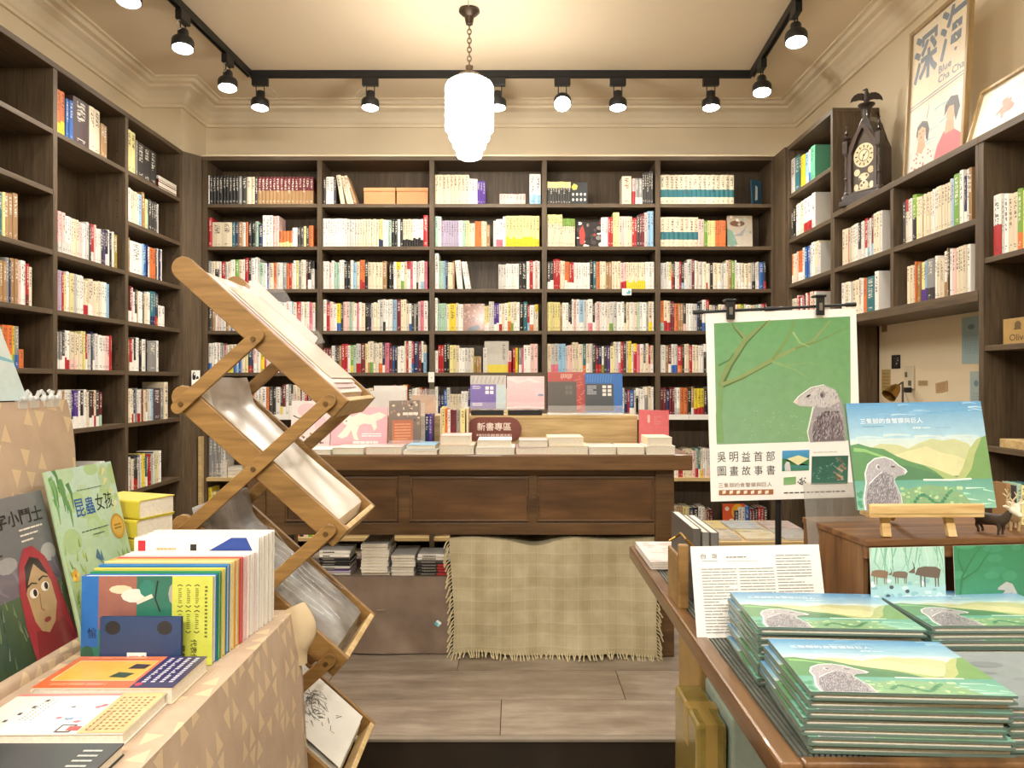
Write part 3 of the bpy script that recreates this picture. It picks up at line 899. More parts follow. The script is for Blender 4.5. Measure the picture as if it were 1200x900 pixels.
def spot(p, along, aim, label, loop=0, energy=SPOT_W, light=True):
    """track lamp under point p of the rail; aim = direction of the beam"""
    t = thing('track_lamp', label, 'spotlight', p, 0, 'track lamps on the ceiling rail')
    a = along.normalized(); n = Vector((-a.y, a.x, 0))
    M = Matrix((a, n, Vector((0, 0, 1)))).transposed().to_4x4(); M.translation = p
    g = G(); g.box(-0.055, 0.055, -0.019, 0.019, -0.058, -0.001, M=M)
    g.build('adapter', M_BLACKP, parent=t, bevel=0.004)
    aim = aim.normalized()
    c = p + Vector((0, 0, -0.155))
    g = G()
    for s in (-1, 1):
        g.tube([p + a * 0.028 * s + Vector((0, 0, -0.05)), p + a * 0.028 * s + Vector((0, 0, -0.13)), c + a * 0.027 * s + Vector((0, 0, -0.012))], 0.0035, 6)
    g.build('bracket', M_BLACK, parent=t)
    rot = Vector((0, 0, -1)).rotation_difference(aim).to_matrix()
    g = G()
    g.lathe([(0.012, 0.062), (0.027, 0.06), (0.031, 0.05), (0.031, 0.012), (0.034, 0.006), (0.056, 0.0), (0.061, -0.01), (0.061, -0.052), (0.056, -0.058), (0.053, -0.050)], c, 24, rot)
    g.build('housing', M_LAMPB, parent=t, smooth=True)
    g = G()
    g.lathe([(0.0535, -0.048), (0.0535, -0.054), (0.045, -0.060), (0.02, -0.063), (0.001, -0.064)], c, 24, rot)
    g.build('lens', M_LENS, parent=t, smooth=True)
    if loop:
        q = p + a * 0.03 * loop + Vector((0, 0, -0.06)); e = c + rot @ Vector((0, 0, 0.06))
        o = n * 0.02 + a * 0.075 * loop
        g = G(); g.tube([q, q + o * 0.7 + Vector((0, 0, -0.02)), q + o + Vector((0, 0, -0.055)), q + o * 0.7 + Vector((0, 0, -0.075)), (q + e) / 2 + o * 0.2 + Vector((0, 0, -0.02)), e], 0.0022, 6)
        g.build('cable', M_CABLE, parent=t)
    if light:
        l = bpy.data.lights.new('lamp_light', 'SPOT')
        l.energy = energy; l.color = LIGHT_COL; l.spot_size = math.radians(125); l.spot_blend = 0.7; l.shadow_soft_size = 0.045
        lo = bpy.data.objects.new('lamp_light', l); COL.objects.link(lo)
        lo.parent = t
        lo.location = (c + aim * 0.07) - p
        lo.rotation_euler = Vector((0, 0, -1)).rotation_difference(aim).to_euler()
    return t

ex = Vector((1, 0, 0))
names = ['leftmost track lamp on the rear rail', 'rear rail track lamp left of the pendant', 'rear rail track lamp partly hidden behind pendant shade', 'rear rail track lamp glaring at the camera, right of pendant', 'second track lamp from the right on the rear rail', 'rightmost track lamp on the rear rail']
for i, px in enumerate((305, 434, 583, 659, 724, 833)):
    p = LC + ex * (X(px, 5.27) - LC.x)
    aim = Vector((0.0, -0.12, -1))
    if i == 3: aim = Vector((-0.03, -0.75, -0.8))
    spot(p, ex, aim, names[i], loop=(-1 if i == 1 else (1 if i == 0 else 0)), energy=SPOT_W * 0.6)
def on(c, d, y): return c + d * ((c.y - y) / -d.y)
lnames = ['left rail track lamp nearest the rear corner', 'left rail track lamp second from the rear corner, looped cable', 'left rail track lamp cut off by the picture top', 'left rail track lamp above the left bookcase, out of view']
for i, y in enumerate((4.92, 4.34, 3.80, 3.0, 2.1, 1.2, 0.2, -1.0)):  # later lamps are unseen, set along the continued track to light the foreground
    spot(on(LC, LD, y), LD, Vector((0.06, -0.2, -1)), lnames[i] if i < 3 else 'unseen %s track lamp on the left rail counted from the rear corner' % ROWN[i], loop=(1 if i < 2 else 0), energy=SPOT_W * (0.75 if i < 4 else 0.5))
rnames = ['right rail track lamp nearest the rear corner', 'right rail track lamp at the top edge of picture']
for i, y in enumerate((5.0, 4.26, 3.3, 2.4, 1.5, 0.5, -0.8)):  # lamps beyond the picture edge are unseen, continued to light the foreground
    spot(on(RC, RD, y), RD, Vector((-0.06, -0.25, -1)), rnames[i] if i < 2 else 'unseen %s track lamp on the right rail counted from the rear corner' % ROWN[i], energy=SPOT_W * (0.7 if i < 3 else 0.5))

PD = 4.4
pc = Vector((X(550, PD), PD, 0))
PCH = None
pl = thing('pendant_lamp', 'glowing white stepped glass pendant lamp on a chain', 'pendant lamp', (pc.x, pc.y, CEIL))
zt, zb = Z(92, PD), Z(188, PD)
H = zt - zb
g = G()
prof = [(0.075, 0.0), (0.10, 0.012), (0.128, 0.03), (0.139, 0.055), (0.139, 0.60 * H), (0.136, 0.635 * H), (0.118, 0.64 * H), (0.116, 0.735 * H), (0.112, 0.75 * H), (0.097, 0.755 * H), (0.094, 0.835 * H), (0.09, 0.85 * H), (0.078, 0.855 * H), (0.074, 0.93 * H), (0.066, 0.965 * H), (0.04, 0.99 * H), (0.002, H)]
g.lathe([(r, zt - z) for r, z in prof], (pc.x, pc.y, 0), 32)
g.build('glass_shade', emit('opal_glass', (1.0, 0.93, 0.83), PENDANT), parent=pl, smooth=True)
g = G()
g.lathe([(0.012, zt + 0.075), (0.022, zt + 0.07), (0.02, zt + 0.045), (0.034, zt + 0.03), (0.062, zt + 0.02), (0.076, zt + 0.008), (0.078, zt - 0.006)], (pc.x, pc.y, 0), 24)
M_PEND = plain('aged_bronze', '#7a6a55', 0.4, 0.6, var=0.15)
g.build('holder', M_PEND, parent=pl, smooth=True)
g = G()
g.lathe([(0.058, CEIL - 0.002), (0.06, CEIL - 0.014), (0.045, CEIL - 0.03), (0.028, CEIL - 0.042), (0.02, CEIL - 0.085), (0.009, CEIL - 0.092)], (pc.x, pc.y, 0), 24)
g.build('ceiling_rose', plain('dark_bronze', '#4a3d31', 0.4, 0.6), parent=pl, smooth=True)
zc0, zc1 = zt + 0.075, CEIL - 0.088
nl = 9
for k in range(nl):
    zm = zc0 + (k + 0.5) * (zc1 - zc0) / nl; hh = (zc1 - zc0) / nl * 0.66
    pts = []
    for j in range(13):
        t = 2 * PI * j / 12
        w = 0.011 * math.cos(t); v = hh * math.sin(t)
        pts.append((pc.x + (w if k % 2 else 0), pc.y + (0 if k % 2 else w), zm + v))
    g = G(); g.tube(pts, 0.0035, 6)
    g.build('chain_link', M_PEND, parent=pl)
g = G(); g.tube([(pc.x, pc.y, CEIL - 0.006), (pc.x + 0.002, pc.y - 0.5, CEIL - 0.006), (pc.x - 0.002, pc.y - 1.2, CEIL - 0.006)], 0.004, 6)
g.build('ceiling_cable', M_CABLE, parent=pl)

remember(pl)
copy_thing(pl, Matrix.Translation((pc.x, 1.15, CEIL)), 'added glowing white pendant lamp above the front of the shop, out of view')  # unseen pendant added to even out the ceiling and brighten the foreground
q0_, q1_ = LC + LD * 6.6, RC + RD * 6.6
rail(q0_, q1_)  # unseen cross rail added behind the camera to carry fill lamps
for i in range(5):  # added lamps aimed forward to brighten surfaces that face the camera
    p = q0_.lerp(q1_, (i + 0.5) / 5)
    spot(p, ex, Vector((-0.1 * (i - 2), 0.95, -1)), '%s added track lamp from left on the unseen rail behind the viewer' % ['first', 'second', 'third', 'fourth', 'fifth'][i], energy=SPOT_W * 1.7)
# ------------------------------------------------------------------ table books
def flat_book(name, label, w, h, t, M, cover, art=None, cat='book', group=None, spine=None, mat=None, pages=True, soft=True, gloss=None):
    """book lying in its own frame: x = width from the spine, y = height, z = thickness with the front cover on top; M places it"""
    o = bpy.data.objects.new(name, None); o.empty_display_size = 0.05; COL.objects.link(o)
    l, r, sc = M.decompose(); o.location = l; o.rotation_euler = r.to_euler()
    setp(o, label, cat, group)
    c = min(0.0018, t * 0.2) if soft else min(0.003, t * 0.25)
    mm = mat or plain('cover_' + cover.strip('#'), cover, 0.45, var=0.04)
    g = G()
    r_ = min(t * 0.5, 0.004)
    prof = [(w, t), (r_, t), (r_ * 0.3, t - r_ * 0.3), (0, t - r_), (0, r_), (r_ * 0.3, r_ * 0.3), (r_, 0), (w, 0), (w, c), (r_ + c, c), (c, r_ + c), (c, t - r_ - c), (r_ + c, t - c), (w, t - c)]
    vs = [M @ Vector((x, y, z)) for y in (0, h) for x, z in prof]
    n = len(prof)
    fs = [(i, (i + 1) % n, n + (i + 1) % n, n + i) for i in range(n)]
    for k in (0, n):
        for a, b, cc, d in ((0, 1, 12, 13), (1, 2, 11, 12), (2, 3, 11, 11), (3, 4, 10, 11), (4, 5, 9, 10), (5, 6, 9, 9), (6, 7, 8, 9)):
            q = []
            for i in (a, b, cc, d):
                if i not in q: q.append(i)
            fs.append(tuple(k + i for i in q))
    g.add(vs, fs); g.build('cover', mm, parent=o)
    if pages:
        e = 0.002 if soft else 0.004
        g = G(); g.box(c, w - e, e, h - e, c, t - c, M=M)
        g.build('page_block', M_PAGE, parent=o)
    if art is not None:
        art.build('print', o, M @ Matrix.Translation((0, 0, t)), gloss or M_GLOSS)
    return o

def stand_matrix(bl, ax, up):
    """front cover faces the viewer: x along ax, y along up; returns matrix for a book whose front surface is at thickness t in front"""
    return frame_matrix(bl, ax, up)

# ------------------------------------------------------------------ long wooden table in the middle
TY0, TY1 = 3.40, 4.02
TX0, TX1 = -1.13, X(812, 3.40)
TZ = Z(533, 3.40)
ct = thing('drawer_table', 'long old dark wooden table with drawers in the middle', 'table', ((TX0 + TX1) / 2, 3.7, UF))
nb_ = 3
for i in range(nb_):
    y0 = TY0 + (TY1 - TY0) * i / nb_; y1 = TY0 + (TY1 - TY0) * (i + 1) / nb_
    g = G(); g.box(TX0, TX1, y0 + 0.0008, y1 - 0.0008, TZ - 0.07, TZ)
    g.build('top_board', M_TABLETOP, parent=ct, at=(0.1 * i, 0, 0.3), bevel=0.006)
ax0, ax1, ay0, ay1 = X(290, 3.46), X(790, 3.46), 3.455, 3.97
az0, az1 = Z(627, 3.46), TZ - 0.07
for x0, x1 in ((ax0, ax0 + 0.085), (ax1 - 0.085, ax1)):
    for y0 in (ay0, ay1 - 0.08):
        g = G(); g.box(x0, x1, y0, y0 + 0.08, UF, az1)
        g.build('leg', M_TABLE, parent=ct, at=(x0 - ct.location.x, y0 - 3.7, 0), bevel=0.005)
g = G(); g.box(ax0 + 0.085, ax1 - 0.085, ay0 + 0.01, ay0 + 0.03, az1 - 0.03, az1); g.build('upper_rail', M_TABLE, parent=ct, bevel=0.002)
g = G(); g.box(ax0 + 0.085, ax1 - 0.085, ay0 + 0.008, ay0 + 0.035, az0, az0 + 0.055); g.build('lower_rail', M_TABLE, parent=ct, bevel=0.003)
g = G(); g.box(ax0 + 0.085, ax1 - 0.085, ay1 - 0.03, ay1 - 0.01, az0, az1); g.build('back_rail', M_TABLE, parent=ct, bevel=0.002)
for x0 in (ax0, ax1 - 0.03):
    g = G(); g.box(x0, x0 + 0.03, ay0 + 0.08, ay1 - 0.08, az0, az1); g.build('side_rail', M_TABLE, parent=ct, bevel=0.002)
dr = [(X(334, 3.46), X(467, 3.46)), (X(480, 3.46), X(620, 3.46)), (X(629, 3.46), X(767, 3.46))]
dz0, dz1 = az0 + 0.058, az1 - 0.033
M_DRAW = wood('drawer_wood', '#2a1a0c', '#7a5632', 'x', 2.6, 0.42, 7, 0.7, 0.2, 0.15)
for k, (x0, x1) in enumerate(dr):
    d = part('drawer', ct)
    g = G()
    g.box(x0, x1, ay0 + 0.004, ay0 + 0.03, dz0, dz1)
    f_ = g.build('drawer_front', M_DRAW, parent=d, at=(k * 0.7, 0.1 * k, 0), bevel=0.003)
    g = G()
    for a, b, c, e in ((x0 + 0.004, x1 - 0.004, dz1 - 0.012, dz1 - 0.004), (x0 + 0.004, x1 - 0.004, dz0 + 0.004, dz0 + 0.012), (x0 + 0.004, x0 + 0.012, dz0 + 0.012, dz1 - 0.012), (x1 - 0.012, x1 - 0.004, dz0 + 0.012, dz1 - 0.012)):
        g.box(a, b, ay0 - 0.002, ay0 + 0.006, c, e)
    g.build('drawer_bead', M_TABLE, parent=d, bevel=0.002)
for a, b in zip([ax0 + 0.085] + [q[1] for q in dr], [q[0] for q in dr] + [ax1 - 0.085]):
    g = G(); g.box(a, b, ay0 + 0.006, ay0 + 0.03, az0 + 0.05, az1 - 0.03); g.build('mullion', M_TABLE, parent=ct)

# ------------------------------------------------------------------ under the table: brown cloth box with stacks, plaid throw box
def cloth_mat(name, fn):
    m, n, b = nt(name)
    fn(n, b)
    b.inputs['Roughness'].default_value = 0.9
    return m
def brown_cloth(n, b):
    f = noise(n, objvec(n), 9, 4); h = noise(n, objvec(n), 260, 2)
    n.links.new(ramp(n, f, [(0.3, lin('#77665a')), (0.7, lin('#8a7868'))]), b.inputs['Base Color'])
    bump(n, b, h, 0.3, 0.002)
M_BCLOTH = cloth_mat('brown_linen', brown_cloth)
def plaid(n, b):
    sx = n.nodes.new('ShaderNodeSeparateXYZ'); n.links.new(objvec(n), sx.inputs[0])
    def stripe(o, per, wd, ph=0.0):
        return math_node(n, 'LESS_THAN', math_node(n, 'FRACT', math_node(n, 'ADD', math_node(n, 'MULTIPLY', o, 1 / per), ph)), wd)
    f = noise(n, objvec(n), 14, 4)
    base = ramp(n, f, [(0.3, lin('#b1a686')), (0.7, lin('#c4ba9c'))])
    c = mix_col(n, math_node(n, 'MULTIPLY', stripe(sx.outputs[0], 0.12, 0.42), 0.2), base, lin('#93805a'))
    c = mix_col(n, math_node(n, 'MULTIPLY', stripe(sx.outputs[2], 0.105, 0.40), 0.18), c, lin('#93805a'))
    c = mix_col(n, math_node(n, 'MULTIPLY', stripe(sx.outputs[0], 0.06, 0.06, 0.3), 0.3), c, lin('#d6cba3'))
    c = mix_col(n, math_node(n, 'MULTIPLY', stripe(sx.outputs[2], 0.0525, 0.06, 0.2), 0.28), c, lin('#d6cba3'))
    n.links.new(c, b.inputs['Base Color'])
    bump(n, b, noise(n, objvec(n), 300, 2), 0.3, 0.002)
M_PLAID = cloth_mat('plaid_wool', plaid)
BY = 3.50
bx0, bx1 = X(330, BY), X(528, BY)
bz1 = Z(676, BY)
g = G()
def box_front(u, v):
    x = bx0 + (bx1 - bx0) * u
    y = BY + 0.012 * math.sin(u * 5 + 1) * (1 - v) + 0.01 * math.sin(u * 9 + v * 3) * (1 - v)
    z = UF + 0.004 + (bz1 - UF - 0.004) * v + 0.006 * math.sin(u * 3.1) * (1 - v)
    return Vector((x, y - 0.015 * (1 - v), z))
g.grid(box_front, 40, 14)
g.grid(lambda u, v: Vector((bx0 + (bx1 - bx0) * u, BY + 0.44 * v, bz1)), 4, 2)
g.grid(lambda u, v: Vector((bx1, BY + 0.44 * u, UF + 0.01 + (bz1 - UF - 0.01) * v)), 4, 4)
g.grid(lambda u, v: Vector((bx0, BY + 0.44 * u, UF + 0.01 + (bz1 - UF - 0.01) * v)), 4, 4)
cb_ = thing('covered_box', 'brown cloth covered box under the table holding book stacks', 'box', ((bx0 + bx1) / 2, BY, UF))
g.build('cloth_cover', M_BCLOTH, parent=cb_, smooth=True, fix=False)
art = Art(0.03, 0.03)
for (a, b, c) in ((0.5, 0.75, '#d8efee'), (0.5, 0.25, '#9fd8dc'), (0.22, 0.5, '#4fb7c4'), (0.78, 0.5, '#eef6f3')): art.disc(a, b, 0.25, 0.25, c, 10)
art.build('sticker', cb_, frame_matrix(P(510, 735, BY - 0.022), (1, 0, 0.15), (-0.15, 0, 1)), M_MATTE)
g = G(); q0 = P(446, 715, BY - 0.014); g.box(q0.x - 0.018, q0.x + 0.018, q0.y - 0.004, q0.y + 0.002, q0.z - 0.002, q0.z + 0.002)
g.build('stitch_mark', plain('pale_thread', '#8f8272', 0.8), parent=cb_)

STK = [(374, 411, [('W', 15)] * 2 + [('K', 13)] * 3 + [('w', 10), ('V', 10), ('v', 10), ('w', 10)], 0.0), (423, 456, [('W', 14)] * 10, 0.0), (459, 487, [('w', 13)] * 7, 0.0), (489, 532, [('W', 14)] * 2 + [('D', 14)] * 1 + [('K', 13)] * 4, 0.0)]
SWORD = ['leftmost', 'second', 'third', 'rightmost']
for si, (pa, pb, bks, _) in enumerate(STK):
    z = bz1 + 0.001
    n = len(bks)
    for k, (code, mm) in enumerate(reversed(bks)):
        y = BY + 0.02 + R.uniform(-0.008, 0.008)
        w = X(pb, y) - X(pa, y) - R.uniform(0, 0.008)
        t = mm / 1000
        M = Matrix.Translation((X(pa, y) + R.uniform(-0.003, 0.004), y, z))
        nm, hx = CODES[code]
        pos = 'bottom' if k == 0 else ('top' if k == n - 1 else ORD(k + 1) + ' from bottom')
        lb2 = '%s paperback, %s of %s stack under the table' % (nm, pos, SWORD[si])
        if si in (0, 3):                  # spines to the front
            Ms_ = M @ Matrix(((0, -1, 0, w), (1, 0, 0, 0), (0, 0, 1, 0), (0, 0, 0, 1)))
            b = flat_book('stacked_book', lb2, 0.15, w, t, Ms_, hx, group='book stacks under the table')
            a_ = Art(w, t)
            if code == 'K' and si == 3: a_.rect(0.55, 0.1, 0.85, 0.9, '#b0262c')
            a_.lines(0.12, 0.25, 0.5, 0.75, 1, '#8a857c' if code in 'KDV' else '#5a564f', R, 0.8, 7)
            a_.build('spine_print', b, M @ Matrix(((1, 0, 0, 0), (0, 0, -1, 0), (0, 1, 0, 0), (0, 0, 0, 1))), M_MATTE)
        else:
            b = flat_book('stacked_book', lb2, w, 0.21, t, M, hx, group='book stacks under the table')
        z += t + 0.0006
    if si == 3:
        top = z

# plaid throw over a box
def throw_front(u, v, off=0.0):
    xa, xb = X(529, 3.46), X(771, 3.46)
    lo = UF + 0.012 + 0.012 * math.sin(u * 11) * 0.6
    hi = Z(632, 3.46) - 0.03 * math.exp(-((u - 0.42) / 0.1) ** 2) + 0.008 * math.sin(u * 14)
    x = xa + (xb - xa) * u + 0.012 * math.sin(v * 4 + 0.5) * (0.5 - u) * 2
    y = 3.47 - 0.022 * (1 - v) + 0.014 * math.sin(u * 17 + v * 2.2) * (0.35 + 0.65 * (1 - v)) + 0.02 * math.exp(-((u - 0.42) / 0.08) ** 2) * v + 0.012 * math.sin(u * 6 - v * 5)
    return Vector((x, y, lo + (hi - lo) * v))
tb = thing('plaid_throw', 'fringed beige plaid throw draped over a box under the table', 'throw', (X(650, 3.5), 3.5, UF))
g = G()
g.grid(throw_front, 60, 26)
def throw_top(u, v):
    p = throw_front(u, 1.0)
    return Vector((p.x, p.y + 0.42 * v, p.z + 0.012 * math.sin(v * 3.0) * (1 - v)))
g.grid(throw_top, 60, 8)
g.build('cloth', M_PLAID, parent=tb, smooth=True, fix=False)
g = G()
rr = random.Random(3)
M_TASS = plain('fringe_yarn', '#c9bd97', 0.9)
for i in range(74):
    p = throw_front((i + 0.5) / 74, 0.0)
    dx = rr.uniform(-0.016, 0.016)
    g.tube([p + Vector((0, -0.001, 0.012)), p + Vector((dx * 0.4, -0.008, -0.002)), p + Vector((dx, -0.03 - rr.uniform(0, 0.02), -0.010))], [0.0022, 0.003, 0.0035], 5)
for side in (0, 1):
    for i in range(34):
        p = throw_front(side, (i + 0.5) / 34)
        s = -1 if side == 0 else 1
        k = rr.uniform(0.012, 0.03)
        g.tube([p, p + Vector((s * k * 0.6, -0.006, -0.012)), p + Vector((s * k, -0.008, -0.032 - rr.uniform(0, 0.012)))], [0.0022, 0.003, 0.0035], 5)
setp(g.build('fringe', M_TASS, parent=tb), kind='stuff')
g = G(); g.box(X(536, 3.52), X(764, 3.52), 3.52, 3.93, UF, Z(650, 3.5))
setp(g.build('storage_box', plain('kraft_card', '#a98558', 0.7), at=(X(650, 3.6), 3.7, UF), bevel=0.003), 'cardboard storage box hidden under the plaid throw', 'box')

# ------------------------------------------------------------------ on the table: riser and display
RY = 3.76
rs = thing('display_riser', 'low pale wooden display riser standing on the long table', 'riser', (X(596, RY), RY, TZ))
rx0, rx1, rz1 = X(447, RY), X(747, RY), Z(487, RY)
g = G(); g.box(rx0, rx1, RY, RY + 0.016, TZ, rz1 - 0.016); g.build('front_board', M_PINE, parent=rs, bevel=0.002)
g = G(); g.box(rx0, rx1, RY - 0.004, RY + 0.23, rz1 - 0.016, rz1); g.build('top_board', M_PINE, parent=rs, bevel=0.002)
for xx in (rx0, rx1 - 0.016):
    g = G(); g.box(xx, xx + 0.016, RY + 0.016, RY + 0.23, TZ, rz1 - 0.016); g.build('side_board', M_PINE, parent=rs, bevel=0.002)
# oval sign
sg = thing('oval_sign', 'reddish brown oval sign with white lettering before the riser', 'sign', (X(579, RY - 0.02), RY - 0.02, TZ))
w_, h_ = X(611, RY) - X(547, RY), (517 - 489) / F * RY
def stadium(w, h, n=10):
    r = h / 2; pts = []
    for k in range(n + 1):
        t = -PI / 2 + PI * k / n; pts.append((w - r + r * math.cos(t), r + r * math.sin(t)))
    for k in range(n + 1):
        t = PI / 2 + PI * k / n; pts.append((r + r * math.cos(t), r + r * math.sin(t)))
    return pts
MS = frame_matrix(P(547, 517, RY - 0.012), (1, 0, 0), (0, 0, 1))
g = G(); g.prism(stadium(w_, h_), MS, 0.006); g.build('plate', plain('sign_brown', '#7d4338', 0.5), parent=sg, at=(0, 0, 0))
art = Art(w_, h_)
art.text('新書專區', 0.19, 0.44, 0.62, 0.34, '#f3e6da', 0.012)
art.lines(0.18, 0.2, 0.82, 0.32, 1, '#e0c4b6', random.Random(4), 0.7, 12)
art.build('lettering', sg, MS @ Matrix.Translation((0, 0, 0.006)), M_MATTE)
g = G(); g.box(X(575, RY), X(583, RY), RY - 0.012, RY - 0.006, TZ, Z(514, RY)); g.build('foot', M_PINE, parent=sg)

# acrylic stands with face-out books on the riser
def face_book(pxl, pxr, pyt, pyb, d, t, cover, label, art_fn, lean=0.14, group=None, name='display_book', gloss=None, tilt=0.0):
    bl = P(pxl, pyb, d); w = X(pxr, d) - X(pxl, d); h = (pyb - pyt) / F * d * 1.01
    M = frame_matrix(bl, (1, 0, tilt), (-tilt, lean, 1))
    art = Art(w, h); art_fn(art)
    return flat_book(name, label, w, h, t, M @ Matrix.Translation((0, 0, -t)), cover, art, group=group, gloss=gloss), M, w, h
def acrylic_stand(M, w, h, label, name='acrylic_stand', t=0.03):
    a = thing(name, label, 'stand', M.translation)
    g = G(); g.box(0.0, w, -0.006, h * 0.9, -t - 0.004, -t - 0.001, M=M); g.build('back_plate', M_ACRYL, parent=a)
    g = G(); g.box(0.0, w, -0.007, -0.0035, -t - 0.004, 0.02, M=M)
    g.box(0.0, w, -0.007, 0.03, 0.02, 0.0225, M=M); g.build('ledge', M_ACRYL, parent=a)
    g = G()
    for xx in (0.008, w - 0.012): g.box(xx, xx + 0.004, -0.006, 0.004, -t - 0.09, -t - 0.004, M=M)
    g.build('foot', M_ACRYL, parent=a)
def tag_sheet(name, label, cat): pass
FD = 3.80
def art_purple(a):
    a.rect(0, 0, 1, 1, '#b9b3ad', '#c9c4bd'); a.rect(0.72, 0, 1, 0.72, '#b7cdd6', '#c3d3d6')
    for k in range(8): a.stroke([(0.05 + k * 0.12, 0.76), (0.1 + k * 0.12, 0.97)], 0.03, '#a9a4a8')
    a.rect(0.0, 0.0, 0.72, 0.73, '#6a55a8', '#7460b4')
    a.text('邊界', 0.4, 0.56, 0.24, 0.13, '#f2eef6', 0.02) if False else None
    for (i, j) in ((0, 0), (1, 0), (0, 1), (1, 1)): a.rect(0.42 + i * 0.13, 0.44 + j * 0.13, 0.52 + i * 0.13, 0.54 + j * 0.13, '#f0ebf5')
    a.lines(0.06, 0.58, 0.3, 0.7, 3, '#e6dff0', random.Random(1), 0.4, 3); a.lines(0.06, 0.08, 0.34, 0.18, 2, '#e6dff0', random.Random(2), 0.5, 3)
def art_pinkplain(a):
    a.rect(0, 0, 1, 1, '#efb3bd', '#f3d3d6')
    a.stroke([(0, 0.95), (0.3, 0.82), (0.6, 0.9), (1, 0.75)], 0.07, '#f6dfe0'); a.stroke([(0, 0.02), (0.5, 0.06), (1, 0.03)], 0.05, '#f7e3e3')
    a.rect(0.75, 0.4, 1, 0.8, '#f3c9d2'); a.disc(0.9, 0.42, 0.08, 0.04, '#8a9ab8')
def art_darkred(a):
    a.rect(0, 0, 1, 1, '#a8352e', '#b8473a')
    for k in range(14): a.stroke([(R.uniform(0.7, 0.95), k / 14), (R.uniform(0.8, 1), k / 14 + 0.05)], 0.02, '#cc7466')
    a.text('冠冕', 0.35, 0.83, 0.3, 0.12, '#e9c9b8', 0.02) if False else None
    for k in range(9): a.stroke([(0.34 + k * 0.035, 0.82 + R.uniform(0, 0.04)), (0.36 + k * 0.035, 0.95)], 0.018, '#e3b6a4')
    a.rect(0.0, 0.0, 0.75, 0.76, '#4d4742', '#57504a')
    for (i, j) in ((0, 0), (1, 0), (0, 1), (1, 1)): a.rect(0.46 + i * 0.1, 0.44 + j * 0.12, 0.54 + i * 0.1, 0.54 + j * 0.12, '#6b625a')
def art_bluebook(a):
    a.rect(0, 0, 1, 1, '#1d64b4', '#2a6fc0')
    for k in range(10): a.stroke([(0.05 + k * 0.07, 0.78), (0.08 + k * 0.07, 0.98)], 0.02, '#4a86c8')
    a.rect(0.0, 0.03, 0.76, 0.74, '#3c4148', '#43484f')
    for i in range(2):
        for j in range(3): a.rect(0.46 + i * 0.14, 0.42 + j * 0.1, 0.56 + i * 0.14, 0.495 + j * 0.1, '#e6e4de')
    a.lines(0.05, 0.45, 0.3, 0.7, 5, '#cfd3d8', random.Random(5), 0.35, 2)
specs = [(551, 593, 440, 486, '#8f88a8', 'purple and grey book displayed on the riser top', art_purple), (594, 638, 441, 486, '#efc3c9', 'pale pink book displayed beside the purple book', art_pinkplain),
         (642, 687, 436, 486, '#9c3a32', 'charcoal and red book displayed in acrylic stand', art_darkred), (686, 730, 438, 486, '#1d64b4', 'charcoal and bright blue book at right end of riser', art_bluebook)]
for i, (a, b, c, d, cv, lb_, fn) in enumerate(specs):
    up = 7 if i < 2 else 3
    o, M, w, h = face_book(a, b, c, d - up, FD + (0.0 if i % 2 else 0.006), 0.022, cv, lb_, fn, lean=0.12, group='books displayed on the riser')
    acrylic_stand(M, w, h, ['clear acrylic stand holding the purple book', 'clear acrylic stand holding the pale pink book', 'clear acrylic stand holding charcoal and red book', 'clear acrylic stand holding charcoal and blue book'][i])
    base = M.translation
    if i < 2:
        g = G(); g.box(base.x + 0.005, base.x + w - 0.012, base.y - 0.02, base.y + 0.05, rz1 + 0.0005, base.z - 0.008)
        setp(g.build('plinth', M_BLACK, at=base, bevel=0.001), ['black plinth under the purple book', 'black plinth under the pale pink book'][i], 'plinth')
    else:
        g = G(); g.box(base.x, base.x + w, base.y - 0.02, base.y + 0.1, rz1 + 0.0005, base.z - 0.008)
        setp(g.build('plinth', M_WHITE, at=base, bevel=0.001), ['white card base under the charcoal and red book', 'white card base under the charcoal and blue book'][i - 2], 'plinth')
# leaning coral book at the right end
def art_coral(a):
    a.rect(0, 0, 1, 1, '#d9696c', '#cf5d63'); a.rect(0.02, 0.0, 0.98, 0.3, '#e39a98', '#dc8080'); a.rect(0.2, 0.08, 0.75, 0.2, '#f2e9e6')
    a.rect(0.28, 0.66, 0.36, 0.86, '#edb7a8'); a.lines(0.5, 0.6, 0.75, 0.85, 4, '#cf7a78', random.Random(3))
face_book(749, 784, 480, 524, 3.66, 0.018, '#cf5d63', 'coral red book standing upright at right end of table', art_coral, lean=0.18, tilt=-0.03)
# left part: fox book, cow print, photo book, acrylic rack, small shelf box
def art_fox(a):
    a.rect(0, 0, 1, 1, '#e8a7b4', '#efb6bf')
    body = [(0.12, 0.3), (0.2, 0.42), (0.28, 0.55), (0.36, 0.75), (0.5, 0.86), (0.68, 0.8), (0.86, 0.88), (0.98, 0.8), (0.9, 0.72), (0.8, 0.66), (0.82, 0.5), (0.77, 0.42), (0.72, 0.58), (0.58, 0.6), (0.5, 0.55), (0.46, 0.36), (0.5, 0.2), (0.42, 0.22), (0.36, 0.44), (0.3, 0.3), (0.2, 0.24)]
    a.poly(body, '#f2e8d8'); a.disc(0.3, 0.68, 0.1, 0.12, '#f3eadb'); a.poly([(0.22, 0.76), (0.24, 0.92), (0.32, 0.8)], '#f2e8d8'); a.disc(0.27, 0.66, 0.015, 0.02, '#6a4b4b', 8)
    a.lines(0.55, 0.28, 0.9, 0.38, 2, '#f6eef0', random.Random(2), 0.5, 4); a.lines(0.4, 0.1, 0.85, 0.2, 1, '#f6eef0', random.Random(6), 0.6, 5)
face_book(387, 453, 477, 526, 3.62, 0.012, '#e8a7b4', 'pink picture book with a white fox standing on table', art_fox, lean=0.16)
